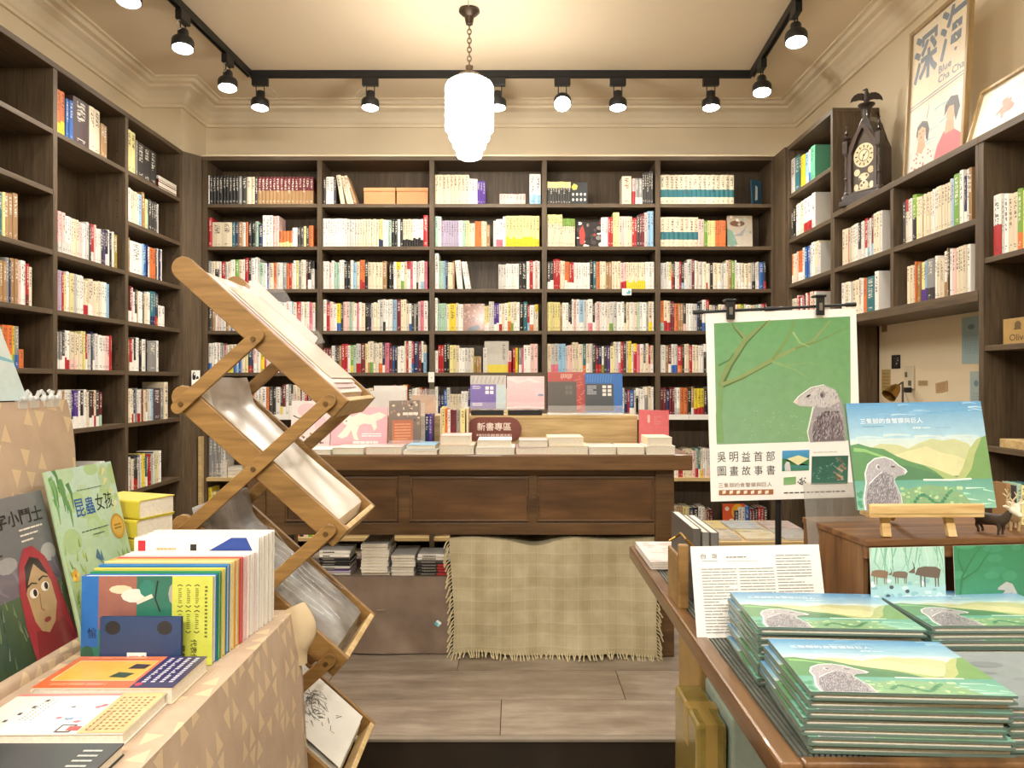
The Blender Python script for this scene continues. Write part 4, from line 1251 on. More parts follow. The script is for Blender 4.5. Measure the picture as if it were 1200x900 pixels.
def art_blossom(a):
    a.rect(0, 0, 1, 1, '#eddfdc', '#f0e4e2'); a.disc(0.4, 0.8, 0.25, 0.15, '#ecc9cd'); a.disc(0.75, 0.5, 0.15, 0.2, '#ecc9cd')
    a.stroke([(0.05, 0.68), (0.2, 0.62), (0.45, 0.7), (0.6, 0.85), (0.9, 0.9)], 0.03, '#3b3740', 0.5)
    a.stroke([(0.35, 0.68), (0.3, 0.5), (0.2, 0.42)], 0.03, '#3b3740', 0.4); a.stroke([(0.5, 0.74), (0.75, 0.62)], 0.03, '#4a4450', 0.4)
    for k in range(22): a.disc(R.uniform(0.1, 0.95), R.uniform(0.05, 0.4), 0.03, 0.025, R.choice(['#56606e', '#7b88b0', '#b08b46', '#c9808a', '#3f4350']), 7)
face_book(340, 386, 470, 524, 3.70, 0.012, '#efe4e0', 'white picture book with dark branches and blossoms on table', art_blossom, lean=0.14)
def art_photo(a):
    a.rect(0, 0, 1, 1, '#6b5a50', '#87786c')
    for k in range(26): a.disc(R.random(), R.uniform(0.5, 1), R.uniform(0.02, 0.06), R.uniform(0.015, 0.04), R.choice(['#d8c3a6', '#b09a84', '#5a4a42', '#a88a72', '#e8d3b8']), 8)
    a.rect(0.1, 0.02, 0.78, 0.58, '#c4764f', '#b56a4a'); a.lines(0.18, 0.14, 0.7, 0.52, 6, '#d99a72', random.Random(3), 0.4, 3)
    a.lines(0.45, 0.66, 0.95, 0.76, 1, '#e9ddd0', random.Random(3), 0.6, 3)
o, M, w, h = face_book(456, 492, 470, 524, 3.58, 0.028, '#6b5a50', 'brown photo book wrapped in clear sleeve, right of fox book', art_photo, lean=0.10, tilt=0.02)
acrylic_stand(M, w + 0.02, h * 1.06, 'tall clear acrylic holder around the brown photo book', t=0.04)
# books standing right of photo book, then the small box shelf with a row of books
z0 = TZ
bs = thing('book_trough', 'small pale wooden trough of upright books on table', 'rack', (X(520, 3.66), 3.66, TZ))
bx_a, bx_b = X(516, 3.62), X(548, 3.62)
g = G(); g.box(bx_a, bx_b, 3.62, 3.78, TZ, TZ + 0.04); g.build('base', M_CREAM, parent=bs, bevel=0.002)
g = G(); g.box(bx_a, bx_a + 0.005, 3.62, 3.78, TZ + 0.04, TZ + 0.2); g.box(bx_b - 0.005, bx_b, 3.62, 3.78, TZ + 0.04, TZ + 0.2); g.build('side', M_CREAM, parent=bs)
s = X(498, 3.64)
for code, mm, hcm, lab in (('N', 18, 17, 'navy'), ('V', 14, 17, 'dark purple')):
    me = mesh_books('book', [(None, mm / 1000, hcm / 100, 0.13, lin(CODES[code][1]), lin('#e9e4d4'), (1, 1, 1), 2, 2, R.uniform(0, 50))])
    o = bpy.data.objects.new('book', me); COL.objects.link(o); o.location = (s, 3.64, TZ + 0.0005); setp(o, '%s paperback upright between photo book and trough' % lab, 'book')
    s += mm / 1000 + 0.001
for i, (code, mm, hcm) in enumerate((('y', 14, 19.5), ('O', 12, 18.5), ('W', 12, 18), ('r', 28, 18), ('S', 17, 18), ('y', 22, 18.5), ('C', 9, 18))):
    if i == 0: s = bx_a + 0.006
    if s + mm / 1000 > bx_b - 0.006: break
    me = mesh_books('book', [(None, mm / 1000, hcm / 100 - 0.03, 0.13, lin(CODES[code][1]), lin('#2a2725'), (1, 1, 1), 2, 2, R.uniform(0, 50))])
    o = bpy.data.objects.new('book', me); COL.objects.link(o); o.location = (s, 3.63, TZ + 0.0405)
    setp(o, '%s book, %s from left in the small wooden trough' % (CODES[code][0], ORD(i + 1)), 'book', 'books in the small trough'); s += mm / 1000 + 0.0008
# magazine box behind the fox book and clear rack
ar = thing('brochure_box', 'white acrylic brochure box behind the pink fox book', 'box', (X(455, 3.9), 3.9, TZ))
xa, xb = X(436, 3.9), X(475, 3.9)
g = G(); g.box(xa, xb, 3.84, 3.846, TZ + 0.1, Z(458, 3.84)); g.build('front_sheet', plain('frosted_white', '#e3e3e0', 0.35), parent=ar)
g = G(); g.box(xa, xb, 3.95, 3.956, TZ, Z(452, 3.95)); g.build('back_sheet', plain('frosted_white', '#e3e3e0', 0.35), parent=ar)
g = G(); g.box(xa, xa + 0.005, 3.846, 3.95, TZ, Z(458, 3.84)); g.box(xb - 0.005, xb, 3.846, 3.95, TZ, Z(458, 3.84)); g.box(xa, xb, 3.84, 3.956, TZ, TZ + 0.005); g.build('side_sheet', M_ACRYL, parent=ar)
ar = thing('acrylic_holder', 'clear acrylic holder with tan leaflets behind photo book', 'holder', (X(496, 3.88), 3.88, TZ))
xa, xb = X(481, 3.88), X(513, 3.88)
g = G(); g.box(xa, xb, 3.84, 3.844, TZ, Z(462, 3.84)); g.box(xa, xb, 3.90, 3.904, TZ, Z(456, 3.9)); g.box(xa, xb, 3.844, 3.9, TZ, TZ + 0.004); g.build('shell', M_ACRYL, parent=ar)
g = G(); g.box(xa + 0.01, xb - 0.01, 3.86, 3.885, TZ + 0.005, Z(463, 3.87)); g.build('leaflet_pack', plain('leaflet_tan', '#b98f6c', 0.6, var=0.2, vs=30), parent=ar)

# row of books lying along the front edge of the table
LAY = [(352, 388, 6, 'W'), (389, 427, 8, 'g'), (428, 471, 9, 'p'), (472, 513, 11, 'W'), (514, 556, 22, 'C'), (557, 604, 17, 'W'), (604, 645, 16, 'p'), (642, 690, 20, 'C'), (690, 723, 9, 'W'), (723, 756, 9, 'C'), (757, 792, 20, 'W')]
LN = {'W': 'white', 'g': 'pale green', 'p': 'pale pink', 'C': 'cream'}
for i, (a, b, hpx, code) in enumerate(LAY):
    y = TY0 + 0.012 + R.uniform(0, 0.006)
    n = 1 if hpx < 11 else 2
    z = TZ + 0.0004
    for k in range(n):
        t = hpx / F * y / n * 0.98
        sh = R.uniform(-0.008, 0.012) if k else 0
        w = X(b, y) - X(a, y) - 0.004 - (0.02 if k else 0)
        c2 = R.choice(['W', 'C', 'b', 'p', 'g', 'S']) if k else code
        M = Matrix.Translation((X(a, y) + 0.002 + max(0, sh), y + 0.012 * k, z)) @ Matrix.Rotation(R.uniform(-0.02, 0.02), 4, 'Z')
        art = None
        if i in (0, 1, 2, 6, 8):
            art = Art(w, 0.2); art.rect(0.02, 0.02, 0.98, 0.98, {'W': '#e6ece4', 'g': '#cfe0cf', 'p': '#efd3d0', 'C': '#e9dcc2'}[code]); art.lines(0.1, 0.5, 0.9, 0.9, 4, '#a9b8b0', random.Random(i), 0.4, 3)
        flat_book('lying_book', '%s book lying %s at table front, %s from left' % (CODES[c2][0], 'on another' if k else 'flat', ORD(i + 1)), w, 0.2, t, M, CODES[c2][1], art, group='books lying along the table front')
        z += t + 0.0006
# ------------------------------------------------------------------ folding zigzag rack in front of the step
RF = 1.90; RW = 0.37; SC = RF / F
def rp(px, py): return (X(px, RF), Z(py, RF))
UL, LR = (214.5, 322.0), (383.0, 473.0)       # pivot line of the top tray (upper left and lower right), next trays lie 152 px lower
STEP = 151.5
rk = thing('folding_rack', 'zigzag folding bamboo display rack holding wrapped prints', 'rack', (X(300, RF), RF + RW / 2, 0))
def capsule(p, q, r0, ext0, ext1, round0=True, round1=True, n=7):
    """outline of a bar from p to q (x,z), half width r0, ends extended"""
    dx, dz = q[0] - p[0], q[1] - p[1]; L = math.hypot(dx, dz); ux, uz = dx / L, dz / L; nx, nz = -uz, ux
    p = (p[0] - ux * ext0, p[1] - uz * ext0); q = (q[0] + ux * ext1, q[1] + uz * ext1)
    pts = []
    def end(c, s, rnd):
        if rnd:
            for k in range(n + 1):
                t = -PI / 2 + PI * k / n
                a = s * math.cos(t) * r0; b = s * math.sin(t) * r0
                pts.append((c[0] + ux * a + nx * b, c[1] + uz * a + nz * b))
        else:
            pts.append((c[0] - nx * r0 * s, c[1] - nz * r0 * s)); pts.append((c[0] + nx * r0 * s, c[1] + nz * r0 * s))
    end(q, 1, round1); end(p, -1, round0)
    return pts
def bar(name, poly, y0, y1, mat, parent):
    g = G(); n = len(poly)
    vs = [(x, y0, z) for x, z in poly] + [(x, y1, z) for x, z in poly]
    g.add(vs, [(i, (i + 1) % n, n + (i + 1) % n, n + i) for i in range(n)] + [tuple(range(n)), tuple(reversed(range(n, 2 * n)))])
    c = (sum(p[0] for p in poly) / n, (y0 + y1) / 2, sum(p[1] for p in poly) / n)
    th = 0.0
    o = g.build(name, mat, parent=parent, at=mw(parent).inverted() @ Vector(c), bevel=0.002)
    return o
def rackwood(name, ang):
    if name in MATS: return MATS[name]
    m, n, b = nt(name)
    v = objvec(n, (3, 30, 30), (0, ang, 0))
    f = noise(n, v, 1.6, 6, 0.6)
    n.links.new(ramp(n, f, [(0.35, lin('#7c5c30')), (0.65, lin('#a17b45'))]), b.inputs['Base Color'])
    b.inputs['Roughness'].default_value = 0.42
    MATS[name] = m
    return m
TANG = math.atan2(LR[1] - UL[1], LR[0] - UL[0])
M_RT = rackwood('rack_tray_wood', -TANG); M_RS = rackwood('rack_strap_wood', TANG)
dlen = math.hypot(LR[0] - UL[0], LR[1] - UL[1]) * SC
ux, uz = math.cos(TANG), -math.sin(TANG)          # down-slope direction in x,z
nx, nz = math.sin(TANG), math.cos(TANG)           # up normal of the tray
HB = 0.029                                       # half height of a side board
for k in range(5):
    dy = STEP * k
    a = rp(UL[0], UL[1] + dy); b = rp(LR[0], LR[1] + dy)
    tray = part('tray', rk)
    off = 0.012
    pa = (a[0] + nx * off, a[1] + nz * off); pb = (b[0] + nx * off, b[1] + nz * off)
    for y0 in (RF, RF + RW - 0.016):
        bar('side_board', capsule(pa, pb, HB, 0.012, 0.035, True, False), y0, y0 + 0.016, M_RT, tray)
    e0 = (pb[0] + ux * 0.021, pb[1] + uz * 0.021)
    g = G()
    Mx = Matrix(((ux, 0, nx, e0[0]), (0, 1, 0, 0), (uz, 0, nz, e0[1]), (0, 0, 0, 1)))
    g.box(0, 0.014, RF + 0.016, RF + RW - 0.016, -HB, HB * 0.98, M=Mx)
    g.build('end_board', M_RACKE, parent=tray, bevel=0.002)
    Mx = Matrix(((ux, 0, nx, pa[0]), (0, 1, 0, 0), (uz, 0, nz, pa[1]), (0, 0, 0, 1)))
    for q in range(4):
        s0 = 0.02 + q * (dlen - 0.01) / 4
        g = G(); g.box(s0, s0 + dlen / 4 - 0.03, RF + 0.016, RF + RW - 0.016, -HB + 0.004, -HB + 0.012, M=Mx)
        g.build('bottom_slat', M_RT, parent=tray, bevel=0.001)
# straps: from tray k+1 upper left through tray k middle to tray k-1 lower right
def strap(p, q):
    for y0, pin in ((RF - 0.013, RF - 0.016), (RF + RW + 0.001, RF + RW + 0.013)):
        s_ = part('strap', rk)
        bar('strap_board', capsule(p, q, 0.0165, 0.012, 0.012), y0, y0 + 0.012, M_RS, s_)
        for t in (0.0, 0.5, 1.0):
            if t == 0.5 and math.hypot(p[0] - q[0], p[1] - q[1]) < 0.3: continue
            c = (p[0] + (q[0] - p[0]) * t, p[1] + (q[1] - p[1]) * t)
            g = G(); g.cyl((c[0], pin - 0.001, c[1]), (c[0], pin + 0.004, c[1]), 0.006, n=10)
            g.build('pivot_bolt', plain('bolt_bronze', '#6b5230', 0.4, 0.5), parent=s_)
mid = ((UL[0] + LR[0]) / 2, (UL[1] + LR[1]) / 2)
strap(rp(UL[0], UL[1] + STEP), rp(*mid))
for k in range(4):
    lo = rp(UL[0], UL[1] + STEP * (k + 2)); hi = rp(LR[0], LR[1] + STEP * k)
    if k == 3: lo = (lo[0], 0.03)
    strap(lo, hi)
# contents: wrapped prints lying in the trays
def film(name, tint, base2):
    m, n, b = nt(name)
    f = noise(n, objvec(n), 7, 5, 0.6)
    n.links.new(ramp(n, f, [(0.35, lin(tint)), (0.65, lin(base2))]), b.inputs['Base Color'])
    b.inputs['Roughness'].default_value = 0.42
    b.inputs['Coat Weight'].default_value = 0.45
    b.inputs['Coat Roughness'].default_value = 0.22
    v = n.nodes.new('ShaderNodeTexVoronoi'); v.feature = 'DISTANCE_TO_EDGE'; v.inputs['Scale'].default_value = 9
    n.links.new(objvec(n, (1, 2.2, 1)), v.inputs['Vector'])
    h = math_node(n, 'ADD', math_node(n, 'MULTIPLY', noise(n, objvec(n), 22, 5, 0.65), 0.6), v.outputs['Distance'])
    bump(n, b, h, 0.3, 0.006)
    return m
FILM = [film('film_pink', '#d9c3bb', '#ece2da'), film('film_white', '#dcd4c6', '#ebe5da'), film('film_grey', '#6a665f', '#a9a59c'), film('film_pale', '#cdc8bb', '#e8e5dc'), film('film_pale2', '#cfcabd', '#e8e5dc')]
M_FILM = clear_plastic('clear_film', '#ffffff', 0.16, 0.08, 0.8)
RRr = random.Random(8)
CN = ['flat stack of pinkish prints in the top tray of rack', 'milky wrapped print in the second tray of rack', 'grey plastic wrapped print in the third rack tray', 'white wrapped print with line drawing in fourth rack tray', 'pale wrapped print in the lowest rack tray']
for k in range(5):
    dy = STEP * k
    a = rp(UL[0], UL[1] + dy)
    Mx = Matrix(((ux, 0, nx, a[0] + nx * 0.012), (0, 1, 0, 0), (uz, 0, nz, a[1] + nz * 0.012), (0, 0, 0, 1)))
    t = thing('wrapped_print', CN[k], 'print', Mx @ Vector((dlen / 2, RF + RW / 2, -HB + 0.013)), 0, 'prints in the folding rack')
    rise = [0.040, 0.036, 0.036, 0.034, 0.034][k]
    s0, s1 = -0.03 if k in (1, 2) else 0.005, dlen + 0.012
    def top(u, v, k=k, rise=rise, s0=s0, s1=s1):
        s = s0 + (s1 - s0) * u; y = RF + 0.02 + (RW - 0.04) * v
        e = min(u, 1 - u, v, 1 - v)
        z = -HB + 0.013 + rise * min(1, e * 30) ** 0.5
        z += 0.004 * math.sin(u * 9 + k * 2 + v * 4) * min(1, e * 8) + 0.004 * math.sin(v * 13 + u * 7 + k) * min(1, e * 8)
        if k in (1, 2) and u < 0.16: z += (0.16 - u) * 0.36
        return Mx @ Vector((s, y, z))
    def bot(u, v, s0=s0, s1=s1):
        return Mx @ Vector((s0 + (s1 - s0) * u, RF + 0.02 + (RW - 0.04) * (1 - v), -HB + 0.0125))
    g = G(); g.grid(top, 34, 20); g.grid(bot, 2, 2)
    g.build('wrapper', FILM[k], parent=t, smooth=True, fix=False)
    if k == 0:
        for q in range(4):
            g = G()
            o_ = 0.012 * q
            g.box(0.05 + o_, dlen - 0.015 * q, RF + 0.03 + 0.01 * q, RF + RW - 0.10 + 0.015 * q, -HB + 0.05 + 0.004 * q, -HB + 0.0525 + 0.004 * q, M=Mx @ Matrix.Rotation(0.0, 4, 'Z'))
            g.build('sheet', plain(['sheet_white', 'sheet_rose', 'sheet_white', 'sheet_beige'][q], ['#ece5dc', '#dcb6b2', '#ece5dc', '#d9c7b2'][q], 0.4, coat=0.4), parent=t)
    if k == 3:
        art = Art(dlen * 0.6, RW * 0.8)
        rd = random.Random(4); art.rect(0, 0, 1, 1, '#dedace', '#e4e1d6')
        for q in range(60):
            x, y = 0.5 + rd.gauss(0, 0.1), 0.5 + rd.gauss(0, 0.13)
            art.stroke([(x, y), (x + rd.uniform(-0.06, 0.06), y + rd.uniform(-0.08, 0.08)), (x + rd.uniform(-0.08, 0.08), y + rd.uniform(-0.08, 0.08))], 0.008, '#6d6d68')
        Ma = Mx @ Matrix(((1, 0, 0, dlen * 0.38), (0, 1, 0, RF + 0.04), (0, 0, 1, rise - HB + 0.026), (0, 0, 0, 1)))
        art.build('print', t, Ma, M_MATTE)
    if k in (2, 3):
        g = G()
        for q in range(7):
            y = RF + 0.06 + q * 0.04
            pts = [Mx @ Vector((0.08 + 0.02 * (q % 3) + j * 0.045, y + 0.02 * math.sin(j * 1.3 + q) + (j * 0.006), rise - HB + 0.018 + 0.006 * math.sin(j * 1.9 + q))) for j in range(8)]
            g.tube(pts, 0.002, 5)
        g.build('film_crease', M_FILM, parent=t, smooth=True)
# clear gift pouch standing up in the top tray
gp = thing('gift_pouch', 'clear gift pouch with pink card header sticking out of top tray', 'pouch', P(318, 395, RF + 0.27))
q0, q1 = P(284, 338, RF + 0.26), P(352, 420, RF + 0.26)
g = G()
def pouch(u, v):
    p = q0.lerp(q1, u)
    up = Vector((0.055, 0.05, 0.05)) * v
    return p + up + Vector((0, 0.012 * math.sin(u * 9 + v * 6), 0.007 * math.sin(u * 12 + v * 4))) + Vector((0, -0.02 * math.sin(v * PI), 0))
g.grid(pouch, 16, 8); g.build('film', M_FILM, parent=gp, smooth=True, fix=False)
g = G()
def rim(u, v):
    p = P(292, 333, RF + 0.30).lerp(P(366, 402, RF + 0.30), u)
    return p + Vector((0.0, 0.015 * v, 0.030 * (v - 0.5))) + Vector((0.012 * v, 0, 0))
g.grid(rim, 8, 2); g.build('paper_header', plain('header_rose', '#e2c3bd', 0.5), parent=gp, solid=0.003)
g = G()
def tab(u, v):
    return P(341, 424, RF + 0.26).lerp(P(362, 423, RF + 0.26), u).lerp(P(336, 397, RF + 0.26).lerp(P(353, 397, RF + 0.26), u), v)
g.grid(tab, 2, 2); g.build('pink_card', plain('card_pink', '#d78f98', 0.5), parent=gp, solid=0.004)
# ------------------------------------------------------------------ right counter
HZ = CAMZ - 0.50
KX0, KX1, KY0, KY1 = 0.345, 1.62, 1.0, 2.33
kt = thing('display_counter', 'reddish brown wooden display table in the right foreground', 'table', (1.0, 1.66, 0))
bw = (KX1 - KX0 - 0.1) / 5
g = G(); g.box(KX0, KX0 + 0.032, KY0, KY1, HZ - 0.035, HZ + 0.002); g.build('edge_board', M_RWOOD, parent=kt, at=(-0.6, 0, 0.8), bevel=0.005)
g = G(); g.box(KX1 - 0.055, KX1, KY0, KY1, HZ - 0.035, HZ + 0.002); g.build('edge_board', M_RWOOD, parent=kt, at=(0.6, 0, 0.8), bevel=0.005)
g = G(); g.box(KX0 + 0.032, KX1 - 0.055, KY0, KY0 + 0.022, HZ - 0.035, HZ + 0.002); g.build('edge_board', M_RWOOD, parent=kt, at=(0, -0.6, 0.8), bevel=0.004)
g = G(); g.box(KX0 + 0.032, KX1 - 0.055, KY1 - 0.05, KY1, HZ - 0.035, HZ + 0.002); g.build('edge_board', M_RWOOD, parent=kt, at=(0, 0.6, 0.8), bevel=0.004)
g = G(); g.box(KX0 + 0.033, KX1 - 0.056, KY0 + 0.023, KY1 - 0.051, HZ - 0.03, HZ - 0.004); g.build('top_panel', M_RWOOD, parent=kt)
# ribbed grey liner let into the top
M_RIB = plain('liner_grey', '#5f625a', 0.35, var=0.15, vs=30)
g = G()
for i in range(13):
    x = KX0 + 0.034 + i * 0.0075
    g.box(x, x + 0.005, KY0 + 0.03, KY1 - 0.06, HZ - 0.004, HZ - 0.0005)
setp(g.build('ribbed_liner', M_RIB, parent=kt), kind='stuff')
g = G(); g.box(KX0 + 0.13, KX1 - 0.07, KY0 + 0.03, KY1 - 0.06, HZ - 0.004, HZ - 0.001); g.build('liner', plain('liner_green', '#71776a', 0.4, var=0.2, vs=18), parent=kt)
for x in (X(803, 2.1), KX1 - 0.12):
    for y in (2.1, 1.12):
        if x < 0.6 and y < 1.2: x_ = KX0 + 0.04
        else: x_ = x
        g = G(); g.box(x_, x_ + 0.055, y, y + 0.055, 0, HZ - 0.035); g.build('leg', M_RWOOD, parent=kt, at=(x_ - 1.0, y - 1.66, 0), bevel=0.004)
g = G(); g.box(X(803, 2.1) + 0.055, KX1 - 0.12, 2.115, 2.14, HZ - 0.12, HZ - 0.036); g.build('apron', M_RWOOD, parent=kt)
g = G(); g.box(KX0 + 0.14, KX1 - 0.12, 1.13, 2.13, 0.10, 0.125); g.build('lower_shelf', M_RWOOD, parent=kt)
# parcels below the counter
M_KRAFT = plain('kraft_paper', '#b08f55', 0.55, var=0.12, vs=14)
M_WRAP = plain('wrapped_kraft', '#8d7a3c', 0.25, var=0.18, vs=20, coat=0.5)
g = G(); g.box(X(819, 1.85), X(819, 1.85) + 0.28, 1.85, 2.08, 0.126, Z(760, 1.85))
p_ = setp(g.build('parcel', M_KRAFT, at=(0.6, 1.95, 0.126), bevel=0.006), 'tall kraft paper parcel under the right counter', 'parcel')
g = G(); g.box(0, 0.055, -0.002, 0.002, 0.0, 0.6)
pk = thing('parcel', 'olive wrapped parcel taped shut under the right counter', 'parcel', (0.5, 1.6, 0.126))
x0 = X(816, 1.62); zt_ = Z(850, 1.62)
g = G(); g.box(x0, x0 + 0.066, 1.62, 1.84, 0.126, zt_); g.build('box', M_WRAP, parent=pk, bevel=0.008)
g = G(); g.box(x0 - 0.001, x0 + 0.067, 1.70, 1.74, zt_ - 0.08, zt_ + 0.001); g.box(x0 + 0.02, x0 + 0.045, 1.619, 1.7, 0.2, zt_ + 0.001); g.build('tape', clear_plastic('brown_tape', '#c9a85c', 0.6, 0.2), parent=pk)
g = G(); x1 = X(858, 1.6); g.box(x1, x1 + 0.16, 1.6, 1.83, 0.126, Z(842, 1.6))
setp(g.build('parcel', plain('pale_blue_wrap', '#9fb0a4', 0.35, var=0.15, vs=25), at=(x1, 1.7, 0.126), bevel=0.006), 'pale grey green wrapped bundle under the right counter', 'parcel')

# ------------------------------------------------------------------ the picture book with a mongoose by a lake
def inv_aff(tl, tr, bl):
    ax, ay = tr[0] - tl[0], tr[1] - tl[1]; bx, by = bl[0] - tl[0], bl[1] - tl[1]; det = ax * by - ay * bx
    def f(p):
        dx, dy = p[0] - tl[0], p[1] - tl[1]
        return ((dx * by - dy * bx) / det, 1 - (ax * dy - ay * dx) / det)
    return f
def fur(a, outline, n, r, cols, wd=0.006, ln=0.025, slant=-0.3):
    """short painted strokes inside an outline"""
    def inside(x, y):
        c = False
        for i in range(len(outline)):
            x0, y0 = outline[i]; x1, y1 = outline[i - 1]
            if (y0 > y) != (y1 > y) and x < (x1 - x0) * (y - y0) / (y1 - y0) + x0: c = not c
        return c
    xs = [p[0] for p in outline]; ys = [p[1] for p in outline]
    groups = {}
    for _ in range(n):
        x, y = r.uniform(min(xs), max(xs)), r.uniform(min(ys), max(ys))
        if inside(x, y) and inside(x + slant * ln, y - ln): groups.setdefault(r.choice(cols), []).append((x, y))
    for c, ps in groups.items():
        pts, fs = [], []
        for x, y in ps:
            k = len(pts); l = ln * r.uniform(0.6, 1.3)
            pts += [(x, y), (x + wd, y), (x + wd * 0.5 + slant * l + r.uniform(-.004, .004), y - l)]; fs.append((k, k + 1, k + 2))
        a.raw(pts, fs, lin(c))
def art_lake(a, detail=True):
    f = inv_aff((55, 72), (922, 66), (172, 776)); a.tint = ('#cfd8d0', 0.06)
    rd = random.Random(2)
    a.rect(0, 0.62, 1, 1, '#a9cdd8', '#4a8fc0')
    for k in range(16):
        x, y = rd.uniform(0, 0.9), rd.uniform(0.86, 0.99)
        a.stroke([(x, y), (x + 0.06, y + 0.006), (x + rd.uniform(0.1, 0.2), y - 0.004)], 0.014, rd.choice(['#8dbad6', '#7cb0d2', '#a9cbdc', '#5b9cc8']), 0.3)
    a.rect(0, 0.50, 1, 0.66, '#d6d8bd', '#bcd2d4')
    for k in range(10):
        x = rd.uniform(0, 0.8); y = rd.uniform(0.63, 0.69); a.stroke([(x, y), (x + 0.1, y + 0.008), (x + 0.2, y)], 0.02, rd.choice(['#c6d6d4', '#bfd3d5']), 0.4)
    a.poly([(0.2, 0.3), (0.12, 0.56), (0.22, 0.61), (0.34, 0.60), (0.42, 0.56), (0.5, 0.61), (0.6, 0.65), (0.68, 0.63), (0.76, 0.645), (0.86, 0.6), (0.9, 0.5), (0.9, 0.3)], '#bcc08f')
    a.poly([(0.3, 0.3), (0.3, 0.5), (0.42, 0.54), (0.55, 0.58), (0.65, 0.52), (0.78, 0.48), (0.86, 0.42), (0.86, 0.3)], '#cfcd9c')
    a.poly([(0.3, 0.27), (0.33, 0.48), (0.45, 0.43), (0.58, 0.38), (0.72, 0.30), (0.8, 0.265)], '#9caf6c')
    a.poly([(0.74, 0.265), (0.8, 0.38), (0.86, 0.54), (0.93, 0.64), (1.0, 0.67), (1.0, 0.265)], '#6a9652')
    a.poly([(0.74, 0.265), (0.8, 0.38), (0.86, 0.54), (0.93, 0.64), (0.965, 0.65), (0.9, 0.5), (0.86, 0.36), (0.8, 0.27)], '#a9b474')
    a.poly([(0, 0.265), (0, 0.60), (0.06, 0.615), (0.14, 0.58), (0.24, 0.56), (0.33, 0.49), (0.42, 0.44), (0.52, 0.40), (0.60, 0.34), (0.66, 0.265)], '#4f864f')
    a.poly([(0.2, 0.265), (0.3, 0.42), (0.4, 0.40), (0.5, 0.36), (0.6, 0.32), (0.66, 0.265)], '#3f764c')
    a.stroke([(0.02, 0.56), (0.1, 0.55), (0.2, 0.5), (0.3, 0.46)], 0.03, '#84b66a', 0.3)
    a.rect(0, 0, 1, 0.268, '#7fb59c', '#569c8a')
    a.stroke([(0.5, 0.268), (0.7, 0.262), (0.85, 0.27)], 0.012, '#dff0e2')
    for k in range(14):
        x, y = rd.uniform(0.3, 0.95), rd.uniform(0.03, 0.24); a.stroke([(x, y), (x + rd.uniform(0.05, 0.15), y + rd.uniform(-0.03, 0.01))], 0.012, rd.choice(['#a9dcc5', '#7cc4a6', '#c4e8d6']), 0.2)
    blob = [(0.3, 0.0), (0.31, 0.14), (0.4, 0.19), (0.52, 0.22), (0.66, 0.2), (0.76, 0.15), (0.82, 0.06), (0.84, 0.0)]
    a.poly(blob, '#7aa377')
    for k in range(46):
        x, y = rd.uniform(0.33, 0.8), rd.uniform(0.02, 0.2); a.disc(x, y, rd.uniform(0.008, 0.02), rd.uniform(0.01, 0.02), rd.choice(['#7ab07a', '#a3c78f', '#6aa272', '#b3cf9c']), 6)
    for k in range(16): a.disc(0.42 + k * 0.018, 0.07 + 0.05 * math.sin(k * 0.5) + k * 0.003, 0.014, 0.018, rd.choice(['#2f7a55', '#3d8a60']), 6)
    for k in range(8): a.disc(rd.uniform(0.01, 0.05), rd.uniform(0.02, 0.16), 0.015, 0.02, '#3f8a68', 6)
    mong = [f(p) for p in [(225, 776), (210, 700), (218, 600), (208, 540), (222, 482), (262, 446), (320, 436), (372, 456), (412, 490), (452, 516), (464, 532), (448, 550), (402, 562), (388, 582), (406, 622), (436, 684), (452, 772)]]
    cx_ = sum(p[0] for p in mong) / len(mong); cy_ = sum(p[1] for p in mong) / len(mong)
    a.poly([(cx_ + (x - cx_) * 1.06, max(0.0, cy_ + (y - cy_) * 1.05)) for x, y in mong], '#e4ebe4')
    mong = [(x, max(0.0, y)) for x, y in mong]
    a.poly(mong, '#a39fa4')
    body = [f(p) for p in [(232, 770), (222, 690), (236, 606), (270, 560), (330, 530), (380, 560), (398, 622), (420, 690), (432, 768)]]
    a.poly([(x, max(0.0, y)) for x, y in body], '#77727a')
    if detail:
        fur(a, mong, 420, rd, ['#c6c2c6', '#8e8990', '#bab6ba'], 0.005, 0.02)
        fur(a, body, 420, rd, ['#55505a', '#9c97a0', '#b9b4ba'], 0.005, 0.026)
    a.disc(*f((283, 497)), 0.016, 0.026, '#d8d4d6', 12); a.disc(*f((287, 498)), 0.010, 0.018, '#6b666c', 10)
    a.disc(*f((378, 497)), 0.016, 0.008, '#3c3436', 10, -0.2); a.disc(*f((455, 532)), 0.008, 0.011, '#d9c9c6', 8)
    a.stroke([f((236, 606)), f((270, 566)), f((310, 530))], 0.008, '#e8e6e6', 0.5)
    a.tint = None
    a.text('三隻腳的食蟹獴與巨人', 0.09, 0.80, 0.46, 0.052, '#f1f7f8', 0.0)
    a.lines(0.1, 0.772, 0.27, 0.778, 1, '#4a82a8', rd, 0.6, 1)
    a.text('吳明益', 0.47, 0.745, 0.06, 0.02, '#f1f7f8', 0.01); a.lines(0.54, 0.748, 0.6, 0.76, 1, '#e6f1f5', rd, 0.5, 4); a.lines(0.64, 0.75, 0.82, 0.756, 1, '#5f95b5', rd, 0.5, 1)
BKW, BKH, BKT = 0.268, 0.212, 0.0115
art = Art(BKW, BKH, 0.00006); art_lake(art)
M_LAKEC = plain('picture_book_board', '#63786c', 0.35, var=0.06, coat=0.4)
M0 = Matrix.Translation((X(948, 1.03), 1.03, HZ + 0.001)) @ Matrix.Rotation(-0.05, 4, 'Z')
proto = flat_book('picture_book', 'lake and mongoose picture book, bottom of front left stack', BKW, BKH, BKT, M0, '#7f9487', art, group='stacked lake picture books', mat=M_LAKEC, soft=False)
remember(proto)
